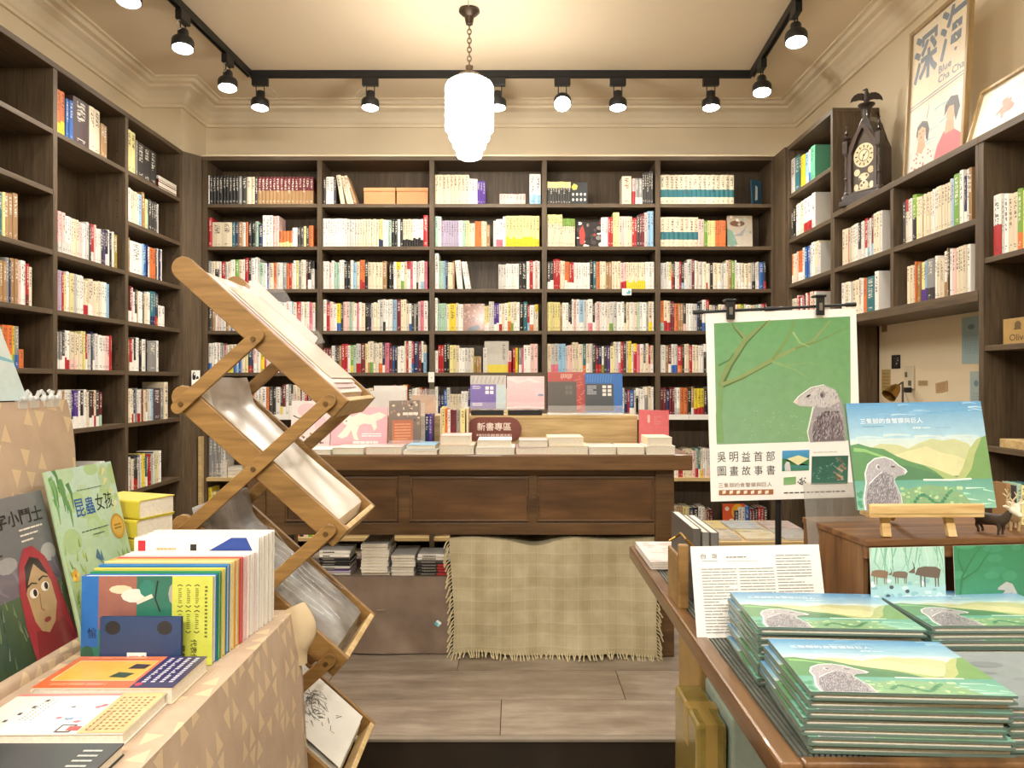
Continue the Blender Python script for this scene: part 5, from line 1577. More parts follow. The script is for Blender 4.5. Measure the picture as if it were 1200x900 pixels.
def stack(px, y, n, label, rot=0.0, first=False, dz=BKT + 0.0006):
    x = X(px, y)
    for k in range(n):
        if first and k == 0: continue
        j = R.uniform(-0.004, 0.004); jy = R.uniform(-0.004, 0.004)
        if label == 'front left' and k in (2, 3): j -= 0.008
        M = Matrix.Translation((x + j, y + jy, HZ + 0.001 + k * dz)) @ Matrix.Rotation(rot + R.uniform(-0.012, 0.012), 4, 'Z')
        pos = 'top' if k == n - 1 else ('bottom' if k == 0 else '%s from bottom' % ORD(k + 1))
        copy_thing(proto, M, 'lake and mongoose picture book, %s of %s stack' % (pos, label))
stack(948, 1.03, 7, 'front left', -0.05, True)
stack(888, 1.262, 8, 'rear left', -0.05)
stack(1092, 1.262, 8, 'rear right', 0.01)
# grey book stack at the right edge
def art_grey(a):
    a.rect(0, 0, 1, 1, '#7d878a', '#9aa3a5'); rd = random.Random(9)
    for k in range(20): a.disc(rd.random(), rd.random(), rd.uniform(0.03, 0.12), rd.uniform(0.02, 0.06), rd.choice(['#7f898c', '#939c9e', '#8a9496', '#a3abac']), 10)
    a.text('三隻', 0.1, 0.1, 0.2, 0.1, '#e4e4e0') if False else None
art = Art(BKW, BKH); art_grey(art)
M1 = Matrix.Translation((X(1182, 1.03), 1.03, HZ + 0.001)) @ Matrix.Rotation(0.02, 4, 'Z')
pg_ = flat_book('picture_book', 'grey covered picture book, bottom of the right edge stack', BKW, BKH, 0.0115, M1, '#8d9492', art, group='stacked grey picture books', mat=M_LAKEC, soft=False)
remember(pg_)
for k in range(1, 5):
    copy_thing(pg_, Matrix.Translation((X(1182, 1.03) + R.uniform(-0.003, 0.003), 1.03 + R.uniform(-0.003, 0.003), HZ + 0.001 + k * 0.0122)), 'grey covered picture book, %s of right edge stack' % ('top' if k == 4 else ORD(k + 1) + ' from bottom'))

# text sheet leaning on the counter
tx = thing('text_sheet', 'white leaning text sheet covered with small print', 'sheet', P(817, 748, 1.495))
bl = P(817, 748, 1.495); w_ = X(968, 1.495) - X(812, 1.495); h_ = 0.175
MT = frame_matrix(bl, (1, 0.02, 0.012), (-0.10, 0.26, 1))
g = G(); g.box(0, w_, 0, h_, -0.003, 0.0, M=MT); g.build('sheet', M_WHITE, parent=tx)
art = Art(w_, h_); rd = random.Random(7)
art.text('自', 0.075, 0.86, 0.035, 0.055, '#4a4a48'); art.text('跋', 0.16, 0.86, 0.04, 0.055, '#4a4a48')
art.lines(0.08, 0.825, 0.2, 0.84, 1, '#8a8a86', rd, 0.5, 6); art.lines(0.27, 0.86, 0.51, 0.885, 1, '#77736e', rd, 0.5, 7); art.lines(0.27, 0.82, 0.51, 0.835, 1, '#a8a5a0', rd, 0.4, 9)
for c0 in (0.07, 0.36, 0.65): art.lines(c0, 0.04, c0 + 0.27, 0.90 if c0 > 0.6 else 0.76, 26 if c0 > 0.6 else 22, '#8f8c85', rd, 0.28, 4)
art.build('print', tx, MT, M_MATTE)
g = G(); g.box(w_ * 0.3, w_ * 0.36, 0.0, 0.1, -0.02, -0.0035, M=MT)
g.build('support', M_ACRYL, parent=tx)

# grey slipcased books, small brass stand and magazine at the far end of the counter
for k, (pa, pb, top, c, t_) in enumerate(((784, 820, 604, '#5a544f', 0.035), (823, 834, 613, '#77736c', 0.018), (834, 845, 612, '#6b6762', 0.02))):
    y0 = 1.735
    xx = X([812, 823, 833][k], y0) + 0.0; t = (X([822, 832, 843][k], y0) - xx)
    M = Matrix.Translation((xx, y0, HZ + 0.001)) @ Matrix.Rotation(PI / 2, 4, 'X') @ Matrix.Rotation(PI / 2, 4, 'Y')
    # local: x -> depth, y -> up, z -> thickness to the right
    M = Matrix(((0, 0, 1, xx), (1, 0, 0, y0), (0, 1, 0, HZ + 0.001), (0, 0, 0, 1)))
    flat_book('slipcase_book', ['grey slipcased book nearest the brass stand on counter', 'middle slim grey book upright on the right counter', 'grey book upright beside the black poster pole'][k], 0.24, (0.166, 0.158, 0.157)[k], t, M, c, group='upright grey books on the counter')
bsd = thing('book_stand', 'small golden wooden book stand before the grey books', 'stand', P(800, 712, 1.7))
g = G()
g.box(X(793, 1.7), X(805, 1.7), 1.68, 1.694, HZ + 0.001, Z(636, 1.7)); g.build('post', M_RACK, parent=bsd, bevel=0.004)
g = G(); g.box(X(793, 1.7), X(797, 1.7), 1.694, 1.80, HZ + 0.001, Z(650, 1.7)); g.build('side_plate', M_RACK, parent=bsd, bevel=0.003)
g = G(); g.tube([P(784, 634, 1.76), P(792, 629, 1.76), P(798, 625, 1.74), P(804, 632, 1.7), P(812, 640, 1.70)], 0.003, 6); g.build('clip', M_BRASS, parent=bsd)
def art_mag(a):
    a.rect(0, 0, 1, 1, '#d9cfc9', '#e6dfd8'); rd = random.Random(12)
    for k in range(24): a.disc(rd.random(), rd.random(), rd.uniform(0.05, 0.2), rd.uniform(0.02, 0.06), rd.choice(['#cdb8b0', '#e8ddd2', '#c4bcb8', '#d6b0a6', '#e6e0d8']), 10)
art = Art(0.2, 0.30); art_mag(art)
for k in range(3):
    art = Art(0.17, 0.26); art_mag(art)
    flat_book('magazine', ['bottom magazine of pile at counter far end', 'middle magazine of pile at counter far end', 'top pale magazine of pile at counter far end'][k], 0.17, 0.26, 0.006, Matrix.Translation((KX0 + 0.012, 2.03, HZ + 0.003 + k * 0.0066)), '#cfc6bd', art if k == 2 else None, group='magazines at the counter far end')

# ------------------------------------------------------------------ poster on a black stand
PDp = 1.875
ps = thing('poster_stand', 'black pole poster stand with two bulldog clips', 'stand', (X(912, PDp + 0.02), PDp + 0.02, HZ))
px_ = X(912, PDp + 0.02)
g = G(); g.cyl((px_, PDp + 0.02, HZ), (px_, PDp + 0.02, Z(362, PDp)), 0.0075, n=12); g.build('pole', M_BLACK, parent=ps, smooth=True)
g = G(); g.lathe([(0.09, 0), (0.09, 0.006), (0.02, 0.012), (0.012, 0.03)], (px_, PDp + 0.02, HZ), 24); g.build('base', M_BLACK, parent=ps, smooth=True)
g = G(); g.cyl(P(818, 366, PDp - 0.004), P(998, 357, PDp - 0.004), 0.0036, n=10); g.build('crossbar', M_BLACK, parent=ps)
for (a, b) in ((818, 366), (902, 362), (997, 357)):
    q = P(a, b, PDp - 0.004); g = G(); g.cyl(q + Vector((-0.012, 0, -0.0006)), q + Vector((0.012, 0, 0.0006)), 0.0055, n=10); g.build('bar_cap', M_BLACK, parent=ps)
f_tl, f_tr, f_bl = (820.7, 367), (996.7, 361.7), (833, 587.5)
pw = math.hypot(X(996.7, PDp) - X(820.7, PDp), Z(361.7, PDp) - Z(367, PDp)); ph = math.hypot(X(833, PDp) - X(820.7, PDp), Z(367, PDp) - Z(587.5, PDp))
MP = frame_matrix(P(833, 587.5, PDp), P(996.7, 361.7, PDp) - P(820.7, 367, PDp), P(820.7, 367, PDp) - P(833, 587.5, PDp))
po = thing('poster_board', 'white poster with green painting of mongoose under bare branches', 'poster', P(912, 587, PDp))
g = G(); g.box(0, pw, 0, ph, 0.0, 0.004, M=MP); g.build('board', M_WHITE, parent=po)
art = Art(pw, ph, 0.00008); fz = inv_aff((62, 200), (590, 185), (98, 862)); rd = random.Random(21)
c4 = [fz(p) for p in ((113, 662), (583, 648), (570, 213), (92, 237))]
art.raw(c4, [(0, 1, 2, 3)], [lin('#82a680'), lin('#7ba674'), lin('#62965e'), lin('#649a62')])
for k in range(30):
    p = fz((rd.uniform(200, 420), rd.uniform(540, 650))); art.disc(p[0], p[1], 0.003, 0.0025, '#a9c4a4', 6)
def br(pts, w, c, tp=0.4): art.stroke([fz(p) for p in pts], w, c, tp)
br([(125, 655), (118, 560), (122, 450), (112, 380)], 0.05, '#779c64', 0.6)
br([(122, 460), (150, 380), (200, 300), (245, 260), (290, 228)], 0.05, '#7d9159', 0.35)
br([(130, 450), (160, 385), (210, 305), (280, 230)], 0.016, '#4f6b3a', 0.5)
br([(205, 290), (175, 262), (150, 236)], 0.03, '#7f945c', 0.4); br([(195, 290), (165, 255), (155, 236)], 0.01, '#4f6b3a', 0.5)
br([(125, 455), (190, 430), (290, 370), (370, 330), (440, 300), (500, 228)], 0.036, '#86975f', 0.3)
br([(130, 460), (200, 430), (300, 375)], 0.012, '#55703e', 0.5)
br([(300, 365), (340, 310), (365, 260), (372, 226)], 0.022, '#74904f', 0.4); br([(380, 326), (460, 300), (565, 250)], 0.018, '#6f8a50', 0.3)
br([(310, 372), (360, 385), (420, 375), (470, 385)], 0.012, '#7fa067', 0.3); br([(370, 268), (395, 305), (430, 320)], 0.016, '#8fae74', 0.3); br([(300, 372), (380, 400), (430, 430)], 0.014, '#82a66c', 0.3)
br([(112, 385), (150, 365), (165, 340)], 0.014, '#4f7a44', 0.4)
mo = [fz(p) for p in [(440, 655), (432, 620), (442, 570), (450, 530), (400, 528), (382, 516), (398, 495), (440, 464), (486, 454), (525, 472), (548, 512), (560, 570), (566, 650)]]
art.poly([(x - 0.008, y + 0.004) for x, y in mo], '#dfe6da'); art.poly(mo, '#9d989a')
bd = [fz(p) for p in [(450, 652), (446, 610), (456, 570), (490, 545), (540, 545), (554, 590), (560, 648)]]
art.poly(bd, '#6f6468')
hd = [fz(p) for p in [(384, 516), (400, 496), (442, 466), (486, 456), (524, 474), (540, 510), (500, 535), (455, 530), (400, 527)]]
art.poly(hd, '#bdb9b6')
fur(art, mo, 260, rd, ['#c9c5c6', '#87828a'], 0.006, 0.016); fur(art, bd, 300, rd, ['#4a4046', '#8e8488', '#a89ea2'], 0.007, 0.02); fur(art, hd, 120, rd, ['#98949a', '#dcd8d8'], 0.005, 0.008)
art.disc(*fz((480, 488)), 0.018, 0.018, '#8b858a', 12); art.disc(*fz((477, 490)), 0.010, 0.011, '#4f4a50', 10); art.disc(*fz((430, 492)), 0.016, 0.006, '#2f2a2c', 10, 0.4); art.disc(*fz((388, 513)), 0.012, 0.010, '#d9c2b6', 10)
def tz(t, x0, y0, x1, y1, c, bold=0.0):
    a, b = fz((x0, y1)), fz((x1, y0)); art.text(t, a[0], a[1], b[0] - a[0], b[1] - a[1], c, bold)
for k, ch in enumerate('吳明益首部'): tz(ch, 116 + k * 43, 688 - k * 0.8, 144 + k * 43, 724 - k * 0.8, '#3b3936')
for k, ch in enumerate('圖畫故事書'): tz(ch, 118 + k * 43, 738 - k * 0.8, 146 + k * 43, 772 - k * 0.8, '#3b3936')
for k, ch in enumerate('三隻腳的食蟹獴與巨人'): tz(ch, 122 + k * 19, 797 - k * 0.4, 138 + k * 19, 813 - k * 0.4, '#8a6a50')
def rz_(x0, y0, x1, y1, c, c2=None):
    art.raw([fz((x0, y1)), fz((x1, y1 - 3)), fz((x1, y0 - 3)), fz((x0, y0))], [(0, 1, 2, 3)], [lin(c), lin(c), lin(c2 or c), lin(c2 or c)])
rz_(124, 822, 315, 840, '#a0633a')
for k in range(7): rz_(136 + k * 25, 825, 148 + k * 25, 836, '#eadfce')
rz_(343, 684, 438, 756, '#3f7a58', '#4a97cc'); art.poly([fz(p) for p in ((343, 735), (343, 712), (370, 715), (400, 735), (438, 712), (438, 735))], '#3f7a4a'); art.poly([fz(p) for p in ((360, 712), (400, 700), (437, 712), (400, 735))], '#dcd9a6'); art.poly([fz(p) for p in ((354, 755), (352, 735), (358, 722), (368, 724), (372, 738), (374, 754))], '#c9c6c4')
rz_(447, 704, 575, 803, '#39695a', '#2f5a4c')
for k in range(40):
    p = fz((rd.uniform(452, 560), rd.uniform(712, 795))); art.stroke([p, (p[0] + rd.uniform(-.03, .03), p[1] + rd.uniform(-.015, .015))], 0.008, rd.choice(['#4f8a72', '#6aa088', '#2c5648']), 0.4)
for k in range(9): p = fz((rd.uniform(540, 572), rd.uniform(720, 790))); art.stroke([p, (p[0] - 0.04, p[1] + rd.uniform(-.02, .03))], 0.02, rd.choice(['#6a5c4a', '#8a7a62', '#a89a80']), 0.3)
rz_(350, 778, 393, 804, '#8cb57c', '#6fa262')
for k in range(14): p = fz((rd.uniform(400, 438), rd.uniform(780, 802))); art.disc(p[0], p[1], 0.006, 0.004, '#4a4a48', 6)
a0 = fz((352, 836)); a1 = fz((566, 822)); art.lines(a0[0], a0[1], a1[0], a1[1], 1, '#4a4844', rd, 0.55, 16)
art.lines(fz((450, 690))[0], fz((450, 694))[1], fz((560, 690))[0], fz((450, 686))[1], 1, '#b9b6ae', rd, 0.3, 8)
art.build('print', po, MP @ Matrix.Translation((0, 0, 0.004)), M_PRINT)
for k, (px, py) in enumerate(((856, 363), (961, 358))):
    c = thing('bulldog_clip', ['black bulldog clip at upper left of poster', 'black bulldog clip at upper right of poster'][k], 'clip', P(px, py, PDp))
    q = P(px, py, PDp - 0.012); w = 0.0105
    g = G(); g.box(q.x - w, q.x + w, q.y - 0.004, q.y + 0.001, q.z - 0.024, q.z + 0.022); g.build('jaw', M_BLACKP, parent=c, bevel=0.002)
    g = G(); g.box(q.x - w - 0.003, q.x + w + 0.003, q.y - 0.008, q.y + 0.024, q.z + 0.020, q.z + 0.026); g.build('grip', M_BLACKP, parent=c, bevel=0.002)
    g = G(); g.box(q.x - 0.004, q.x + 0.004, q.y - 0.006, q.y - 0.0035, q.z - 0.012, q.z + 0.006); g.build('spring_plate', M_STEEL, parent=c)

# ------------------------------------------------------------------ wooden crate with cards, mini easel, display copy
CR = 0.09
crate = thing('wooden_crate', 'brown wooden crate with postcards on its front, right counter', 'crate', (X(1015, 1.45), 1.45, HZ), CR * 0 )
cx0 = X(1015, 1.45); cz = Z(633, 1.45)
MC = Matrix.Translation((cx0, 1.45, HZ)) @ Matrix.Rotation(0.10, 4, 'Z')
hc = cz - HZ
M_CRATE = wood('crate_wood_z', '#5b3a1e', '#8c6238', 'z', 4, 0.5, 10, 0.6); M_CRATEX = wood('crate_wood_x', '#5b3a1e', '#8c6238', 'x', 4, 0.5, 10, 0.6)
for k in range(3):
    g = G(); g.box(0, 0.012, 0.012 + k * 0.08, 0.012 + (k + 1) * 0.08 - 0.001, 0.001, hc - 0.012, M=MC); g.build('side_board', M_CRATE, parent=crate, at=(0, k * 0.1, 0), bevel=0.0015)
g = G(); g.box(0.438, 0.45, 0.012, 0.25, 0.001, hc - 0.012, M=MC); g.build('side_board', M_CRATE, parent=crate)
for k in range(2):
    g = G(); g.box(-0.003, 0.453, k * 0.127 - 0.003, (k + 1) * 0.127 - 0.004, hc - 0.012, hc, M=MC); g.build('top_board', M_CRATEX, parent=crate, at=(0, 0.1 * k, 0.1), bevel=0.0015)
g = G(); g.box(0.0, 0.45, 0.0, 0.012, hc - 0.036, hc - 0.012, M=MC); g.build('front_rail', M_CRATEX, parent=crate, bevel=0.0015)
g = G(); g.box(0.012, 0.438, 0.24, 0.25, 0.001, hc - 0.012, M=MC); g.build('back_board', M_CRATEX, parent=crate)
g = G(); g.box(0.012, 0.438, 0.012, 0.24, 0.001, 0.01, M=MC); g.build('bottom_board', M_CRATEX, parent=crate)
def card(name, label, x0, w, h, fn, lean=0.06, y=-0.006):
    t = thing(name, label, 'postcard', MC @ Vector((x0 + w / 2, y, hc * 0.2)))
    Mk = MC @ frame_matrix((x0, y - 0.012, hc - 0.012 - h), (1, 0, 0), (0, lean, 1))
    g = G(); g.box(0, w, 0, h, -0.0012, 0, M=Mk); g.build('card', M_WHITE, parent=t)
    a = Art(w, h); fn(a); a.build('print', t, Mk, M_PRINT)
def art_deer(a):
    a.rect(0, 0, 1, 1, '#9cc9c2', '#b7d9cc'); rd = random.Random(31)
    for k in range(30): x = rd.random(); a.stroke([(x, 1.0), (x + rd.uniform(-.06, .06), 0.75), (x + rd.uniform(-.1, .1), 0.5)], 0.02, rd.choice(['#8dbfa8', '#c4e0d4', '#7fb59c', '#a6d0c0']), 0.2)
    a.rect(0, 0, 1, 0.3, '#a9d0d4')
    for k in range(26): a.disc(rd.random(), rd.uniform(0, 0.4), rd.uniform(0.02, 0.06), rd.uniform(0.02, 0.06), rd.choice(['#c9e4e6', '#8dbcc4', '#b4d6da', '#e0eff0']), 8)
    def beast(x, y, s, c):
        a.poly([(x - 0.1 * s, y), (x - 0.07 * s, y + 0.09 * s), (x, y + 0.11 * s), (x + 0.12 * s, y + 0.1 * s), (x + 0.17 * s, y + 0.06 * s), (x + 0.15 * s, y - 0.06 * s), (x + 0.02 * s, y - 0.04 * s)], c)
        for dx in (-0.04, 0.0, 0.11, 0.14): a.stroke([(x + dx * s, y), (x + dx * s, y - 0.18 * s)], 0.016 * s, c, 0.6)
        a.poly([(x - 0.1 * s, y + 0.02), (x - 0.17 * s, y + 0.03 * s), (x - 0.1 * s, y + 0.1 * s)], c); a.stroke([(x - 0.1 * s, y + 0.08 * s), (x - 0.12 * s, y + 0.18 * s)], 0.01 * s, '#4a3d36', 0.4)
    beast(0.72, 0.5, 1.3, '#6d5f56'); beast(0.36, 0.48, 0.8, '#7a6a5e'); beast(0.08, 0.5, 0.9, '#8a6f5c')
    for (x, y) in ((0.27, 0.28), (0.48, 0.2), (0.22, 0.12)): a.disc(x, y, 0.03, 0.035, '#4f5a62', 8)
def art_green(a):
    a.rect(0, 0, 1, 1, '#469270', '#3a835b'); rd = random.Random(32)
    for k in range(14): a.disc(rd.random(), rd.random(), rd.uniform(0.05, 0.15), rd.uniform(0.04, 0.1), rd.choice(['#448e6c', '#48956f', '#4b9873']), 12)
    a.stroke([(0.06, 0.2), (0.1, 0.5), (0.22, 0.75), (0.36, 0.98)], 0.03, '#3a7a50', 0.3); a.stroke([(0.1, 0.45), (0.3, 0.6), (0.5, 0.95)], 0.02, '#3a7a50', 0.3); a.stroke([(0.12, 0.55), (0.05, 0.8), (0.08, 0.98)], 0.02, '#3a7a50', 0.3)
    a.poly([(0.62, 0.0), (0.62, 0.2), (0.66, 0.26), (0.56, 0.27), (0.57, 0.31), (0.68, 0.4), (0.76, 0.36), (0.82, 0.2), (0.83, 0.0)], '#b7b9b6'); a.poly([(0.64, 0.0), (0.66, 0.2), (0.76, 0.22), (0.81, 0.0)], '#8b868a')
card('postcard', 'pale turquoise postcard of deer on the crate front', 0.0, X(1107, 1.45) - X(1015, 1.45), 0.102, art_deer)
card('postcard', 'green postcard with a small mongoose on the crate front', X(1119, 1.45) - X(1015, 1.45), X(1214, 1.45) - X(1119, 1.45), 0.115, art_green)

es = thing('mini_easel', 'small pale wooden easel standing on the crate', 'easel', P(1085, 630, 1.5))
EY = 1.50
def ez(p): return P(p[0], p[1], EY)
M_EASEL = wood('easel_wood', '#c7a066', '#e3c690', 'x', 6, 0.5, 10, 0.4)
zt0 = cz + 0.001
MB_ = frame_matrix(P(1018, 604, EY - 0.035), (1, 0, 0.004), (0, 0, 1))
wl = X(1152, EY - 0.03) - X(1018, EY - 0.03)
g = G(); g.box(0, wl, 0.002, 0.022, -0.004, 0.006, M=MB_); g.build('front_ledge', M_EASEL, parent=es, bevel=0.003)
g = G(); g.box(0.0, wl, -0.004, 0.003, -0.04, 0.004, M=MB_); g.build('shelf', M_EASEL, parent=es, bevel=0.0015)
for px in (1033, 1107):
    pz = P(px, 606, EY); g = G(); d0 = Vector((0, -0.02, 0))
    lean = 0.012 if px > 1050 else 0.0
    g.box(0, 0.017, -0.006, 0.006, zt0, pz.z + 0.14, M=Matrix.Translation((X(px, EY) - 0.009, EY - 0.02, 0)) @ Matrix(((1, 0, -lean * 8, lean * 8 * pz.z), (0, 1, 0.22, -0.22 * zt0), (0, 0, 1, 0), (0, 0, 0, 1))))
    g.build('front_leg', M_EASEL, parent=es, bevel=0.0015)
p0, p1 = Vector((X(1078, EY), EY + 0.04, zt0 + 0.13)), Vector((X(1083, EY), EY + 0.13, zt0 + 0.008))
g = G(); g.cyl(p0, p1, 0.008, n=6); g.build('rear_leg', M_EASEL, parent=es)
MD = frame_matrix(Vector((X(1005, EY - 0.03), EY - 0.03, Z(598, EY - 0.03))), (1, 0, 0.018), (-0.17, 0.22, 1))
art = Art(0.266, 0.208, 0.00008); art_lake(art)
flat_book('picture_book', 'lake and mongoose picture book displayed on the mini easel', 0.266, 0.208, 0.0115, MD @ Matrix.Translation((0, 0, -0.0115)), '#7f9487', art, mat=M_LAKEC, soft=False)
# clear folder sheet between poster and crate
g = G(); Mf = frame_matrix(P(948, 650, 1.62), (1, 0.1, 0), (0.1, 0.2, 1)); g.box(0, 0.13, 0.02, 0.15, 0, 0.001, M=Mf)
setp(g.build('clear_folder', clear_plastic('grey_folder', '#a9a49a', 0.3, 0.15), at=P(948, 650, 1.62)), 'translucent grey plastic folder standing behind the crate', 'folder')

# deer figurines on the crate
def figurine(label, base, s, body_c, head_c, turn):
    t = thing('deer_figurine', label, 'figurine', base, turn)
    Mr = Matrix.Translation(base) @ Matrix.Rotation(turn, 4, 'Z') @ Matrix.Scale(s, 4)
    def tb(pts, r, n=8): return [Mr @ Vector(p) for p in pts], [q * s for q in r]
    g = G()
    P_, r_ = tb([(-0.034, 0, 0.030), (-0.028, 0, 0.032), (-0.01, 0, 0.033), (0.01, 0, 0.034), (0.026, 0, 0.034), (0.034, 0, 0.040), (0.042, 0, 0.052), (0.047, 0, 0.060)], [0.004, 0.012, 0.0145, 0.0135, 0.0145, 0.011, 0.0075, 0.006]); g.tube(P_, r_, 10)
    for lx, ly in ((-0.022, 0.008), (-0.022, -0.008), (0.024, 0.008), (0.024, -0.008)):
        P_, r_ = tb([(lx, ly, 0.028), (lx + (0.002 if lx > 0 else -0.004), ly, 0.016), (lx, ly, 0.008), (lx, ly, 0.001)], [0.006, 0.004, 0.0027, 0.003]); g.tube(P_, r_, 7)
    g.build('body', plain('deer_' + body_c.strip('#'), body_c, 0.6, var=0.15, vs=60), parent=t, smooth=True)
    g = G()
    P_, r_ = tb([(0.043, 0, 0.062), (0.05, 0, 0.062), (0.058, 0, 0.058), (0.068, 0, 0.052), (0.072, 0, 0.05)], [0.005, 0.0085, 0.0075, 0.005, 0.003]); g.tube(P_, r_, 9)
    for sy in (-1, 1):
        P_, r_ = tb([(0.047, 0.006 * sy, 0.066), (0.043, 0.014 * sy, 0.070), (0.041, 0.02 * sy, 0.070)], [0.003, 0.0035, 0.001]); g.tube(P_, r_, 6)
    g.build('head', plain('deer_' + head_c.strip('#'), head_c, 0.6, var=0.1, vs=60), parent=t, smooth=True)
    g = G()
    for sy in (-1, 1):
        P_, r_ = tb([(0.049, 0.004 * sy, 0.068), (0.044, 0.012 * sy, 0.08), (0.05, 0.018 * sy, 0.092), (0.056, 0.018 * sy, 0.102)], [0.002, 0.0018, 0.0014, 0.0008]); g.tube(P_, r_, 6)
        P_, r_ = tb([(0.044, 0.012 * sy, 0.08), (0.053, 0.012 * sy, 0.09)], [0.0016, 0.0008]); g.tube(P_, r_, 6)
        P_, r_ = tb([(0.05, 0.018 * sy, 0.092), (0.042, 0.022 * sy, 0.1)], [0.0014, 0.0008]); g.tube(P_, r_, 6)
    g.build('antlers', plain('antler_ivory', '#cbb893', 0.5), parent=t, smooth=True)
ftop = lambda px, d: Vector((X(px, d), d, cz + 0.001))
figurine('dark brown deer figurine with pale face on crate corner', ftop(1160, 1.51), 0.85, '#3d2f22', '#d9cdb8', -1.1)
figurine('pale cream deer figurine behind the dark one on crate', ftop(1187, 1.55), 0.85, '#c9b28a', '#e3d6bd', -2.0)
s = X(1180, 1.60)
for i, (c, mm) in enumerate((('E', 9), ('D', 12), ('g', 9), ('y', 10), ('T', 12), ('C', 14))):
    me = mesh_books('book', [(None, mm / 1000, 0.085 - 0.004 * (i % 2), 0.05, lin(CODES[c][1]), lin('#2a2725'), (1, 1, 1), 2, 2, R.uniform(0, 50))])
    o = bpy.data.objects.new('mini_book', me); COL.objects.link(o); o.location = (s, 1.60 + 0.0, cz + 0.001)
    setp(o, '%s miniature book, %s from left behind the deer' % (CODES[c][0], ORD(i + 1)), 'book', 'miniature books on the crate'); s += mm / 1000 + 0.0006
# ------------------------------------------------------------------ left table under a patterned cloth
def tri_cloth(n, b):
    uv = n.nodes.new('ShaderNodeUVMap'); uv.uv_map = 'UVMap'
    mp = n.nodes.new('ShaderNodeMapping'); mp.inputs['Scale'].default_value = (24, 24, 1); mp.inputs['Rotation'].default_value = (0, 0, 0.2)
    n.links.new(uv.outputs[0], mp.inputs[0])
    sx = n.nodes.new('ShaderNodeSeparateXYZ'); n.links.new(mp.outputs[0], sx.inputs[0])
    row = math_node(n, 'FLOOR', sx.outputs[1])
    xs = math_node(n, 'ADD', sx.outputs[0], math_node(n, 'MULTIPLY', row, 0.37))
    a = math_node(n, 'SUBTRACT', math_node(n, 'FRACT', xs), 0.5)
    bb_ = math_node(n, 'SUBTRACT', math_node(n, 'FRACT', sx.outputs[1]), 0.5)
    cb = n.nodes.new('ShaderNodeCombineXYZ'); n.links.new(math_node(n, 'FLOOR', xs), cb.inputs[0]); n.links.new(row, cb.inputs[1])
    wn = n.nodes.new('ShaderNodeTexWhiteNoise'); wn.noise_dimensions = '2D'; n.links.new(cb.outputs[0], wn.inputs['Vector'])
    flip = math_node(n, 'SUBTRACT', math_node(n, 'MULTIPLY', math_node(n, 'GREATER_THAN', wn.outputs['Value'], 0.5), 2.0), 1.0)
    bf = math_node(n, 'MULTIPLY', bb_, flip)
    # a narrow triangle: half width shrinks towards its tip
    w = math_node(n, 'MULTIPLY', math_node(n, 'SUBTRACT', 0.42, bf), 0.42)
    t1 = math_node(n, 'LESS_THAN', math_node(n, 'ABSOLUTE', math_node(n, 'SUBTRACT', a, math_node(n, 'MULTIPLY', math_node(n, 'SUBTRACT', wn.outputs['Value'], 0.5), 0.4))), w)
    t2 = math_node(n, 'LESS_THAN', math_node(n, 'ABSOLUTE', bb_), 0.40)
    on_ = math_node(n, 'GREATER_THAN', math_node(n, 'FRACT', math_node(n, 'MULTIPLY', wn.outputs['Value'], 7.3)), 0.35)
    mask = math_node(n, 'MULTIPLY', math_node(n, 'MULTIPLY', t1, t2), math_node(n, 'MULTIPLY', on_, 0.85))
    f = noise(n, objvec(n), 16, 4)
    base = ramp(n, f, [(0.3, lin('#b59e86')), (0.7, lin('#c2ab94'))])
    n.links.new(mix_col(n, mask, base, lin('#d6c09a')), b.inputs['Base Color'])
    bump(n, b, noise(n, objvec(n), 320, 2), 0.25, 0.002)
M_TRI = cloth_mat('triangle_cloth', tri_cloth)
M_LIN = plain('plain_linen', '#cdb894', 0.9, var=0.06, vs=20)
def cloth_sheet(name, fn, nu, nv, su, sv, parent, mat):
    """grid with metric uv for the woven pattern"""
    g = G(); g.grid(fn, nu, nv)
    o = g.build(name, mat, parent=parent, smooth=True, fix=False)
    ul = o.data.uv_layers.new(name='UVMap'); w = nu + 1
    dat = []
    for p in o.data.polygons:
        for li in p.loop_indices:
            vi = o.data.loops[li].vertex_index
            dat += [vi % w / nu * su, vi // w / nv * sv]
    ul.data.foreach_set('uv', dat)
    return o
LZt = HZ
EX = -0.484
LY0, LY1 = 0.62, 1.68
lt = thing('clothed_table', 'table draped in beige triangle patterned cloth, left foreground', 'table', (-0.75, 1.2, 0))
cloth_sheet('top_cloth', lambda u, v: Vector((EX - 0.42 + 0.42 * u, LY0 + (LY1 - LY0) * v, LZt + 0.0 )), 4, 8, 0.42, 1.06, lt, M_TRI)
def drape(u, v):
    y = LY0 + (LY1 - LY0) * u
    k = v
    x = EX + 0.012 * min(1, k * 8) + 0.03 * k * (0.4 + 0.6 * u) + 0.014 * k * math.sin(u * 16) + 0.006 * math.sin(u * 31 + 2) * k
    z = LZt - 0.012 * min(1, k * 6) ** 2 - 0.86 * k if k > 0 else LZt
    return Vector((x, y, z))
cloth_sheet('side_cloth', drape, 60, 20, 1.06, 0.86, lt, M_TRI)
def drape_back(u, v):
    x = EX - 0.42 + 0.42 * u
    p = drape(1.0, v)
    return Vector((x + (p.x - EX) * u, LY1 + 0.03 * v + 0.02 * v * math.sin(u * 14), p.z))
cloth_sheet('end_cloth', drape_back, 20, 12, 0.42, 0.86, lt, M_TRI)
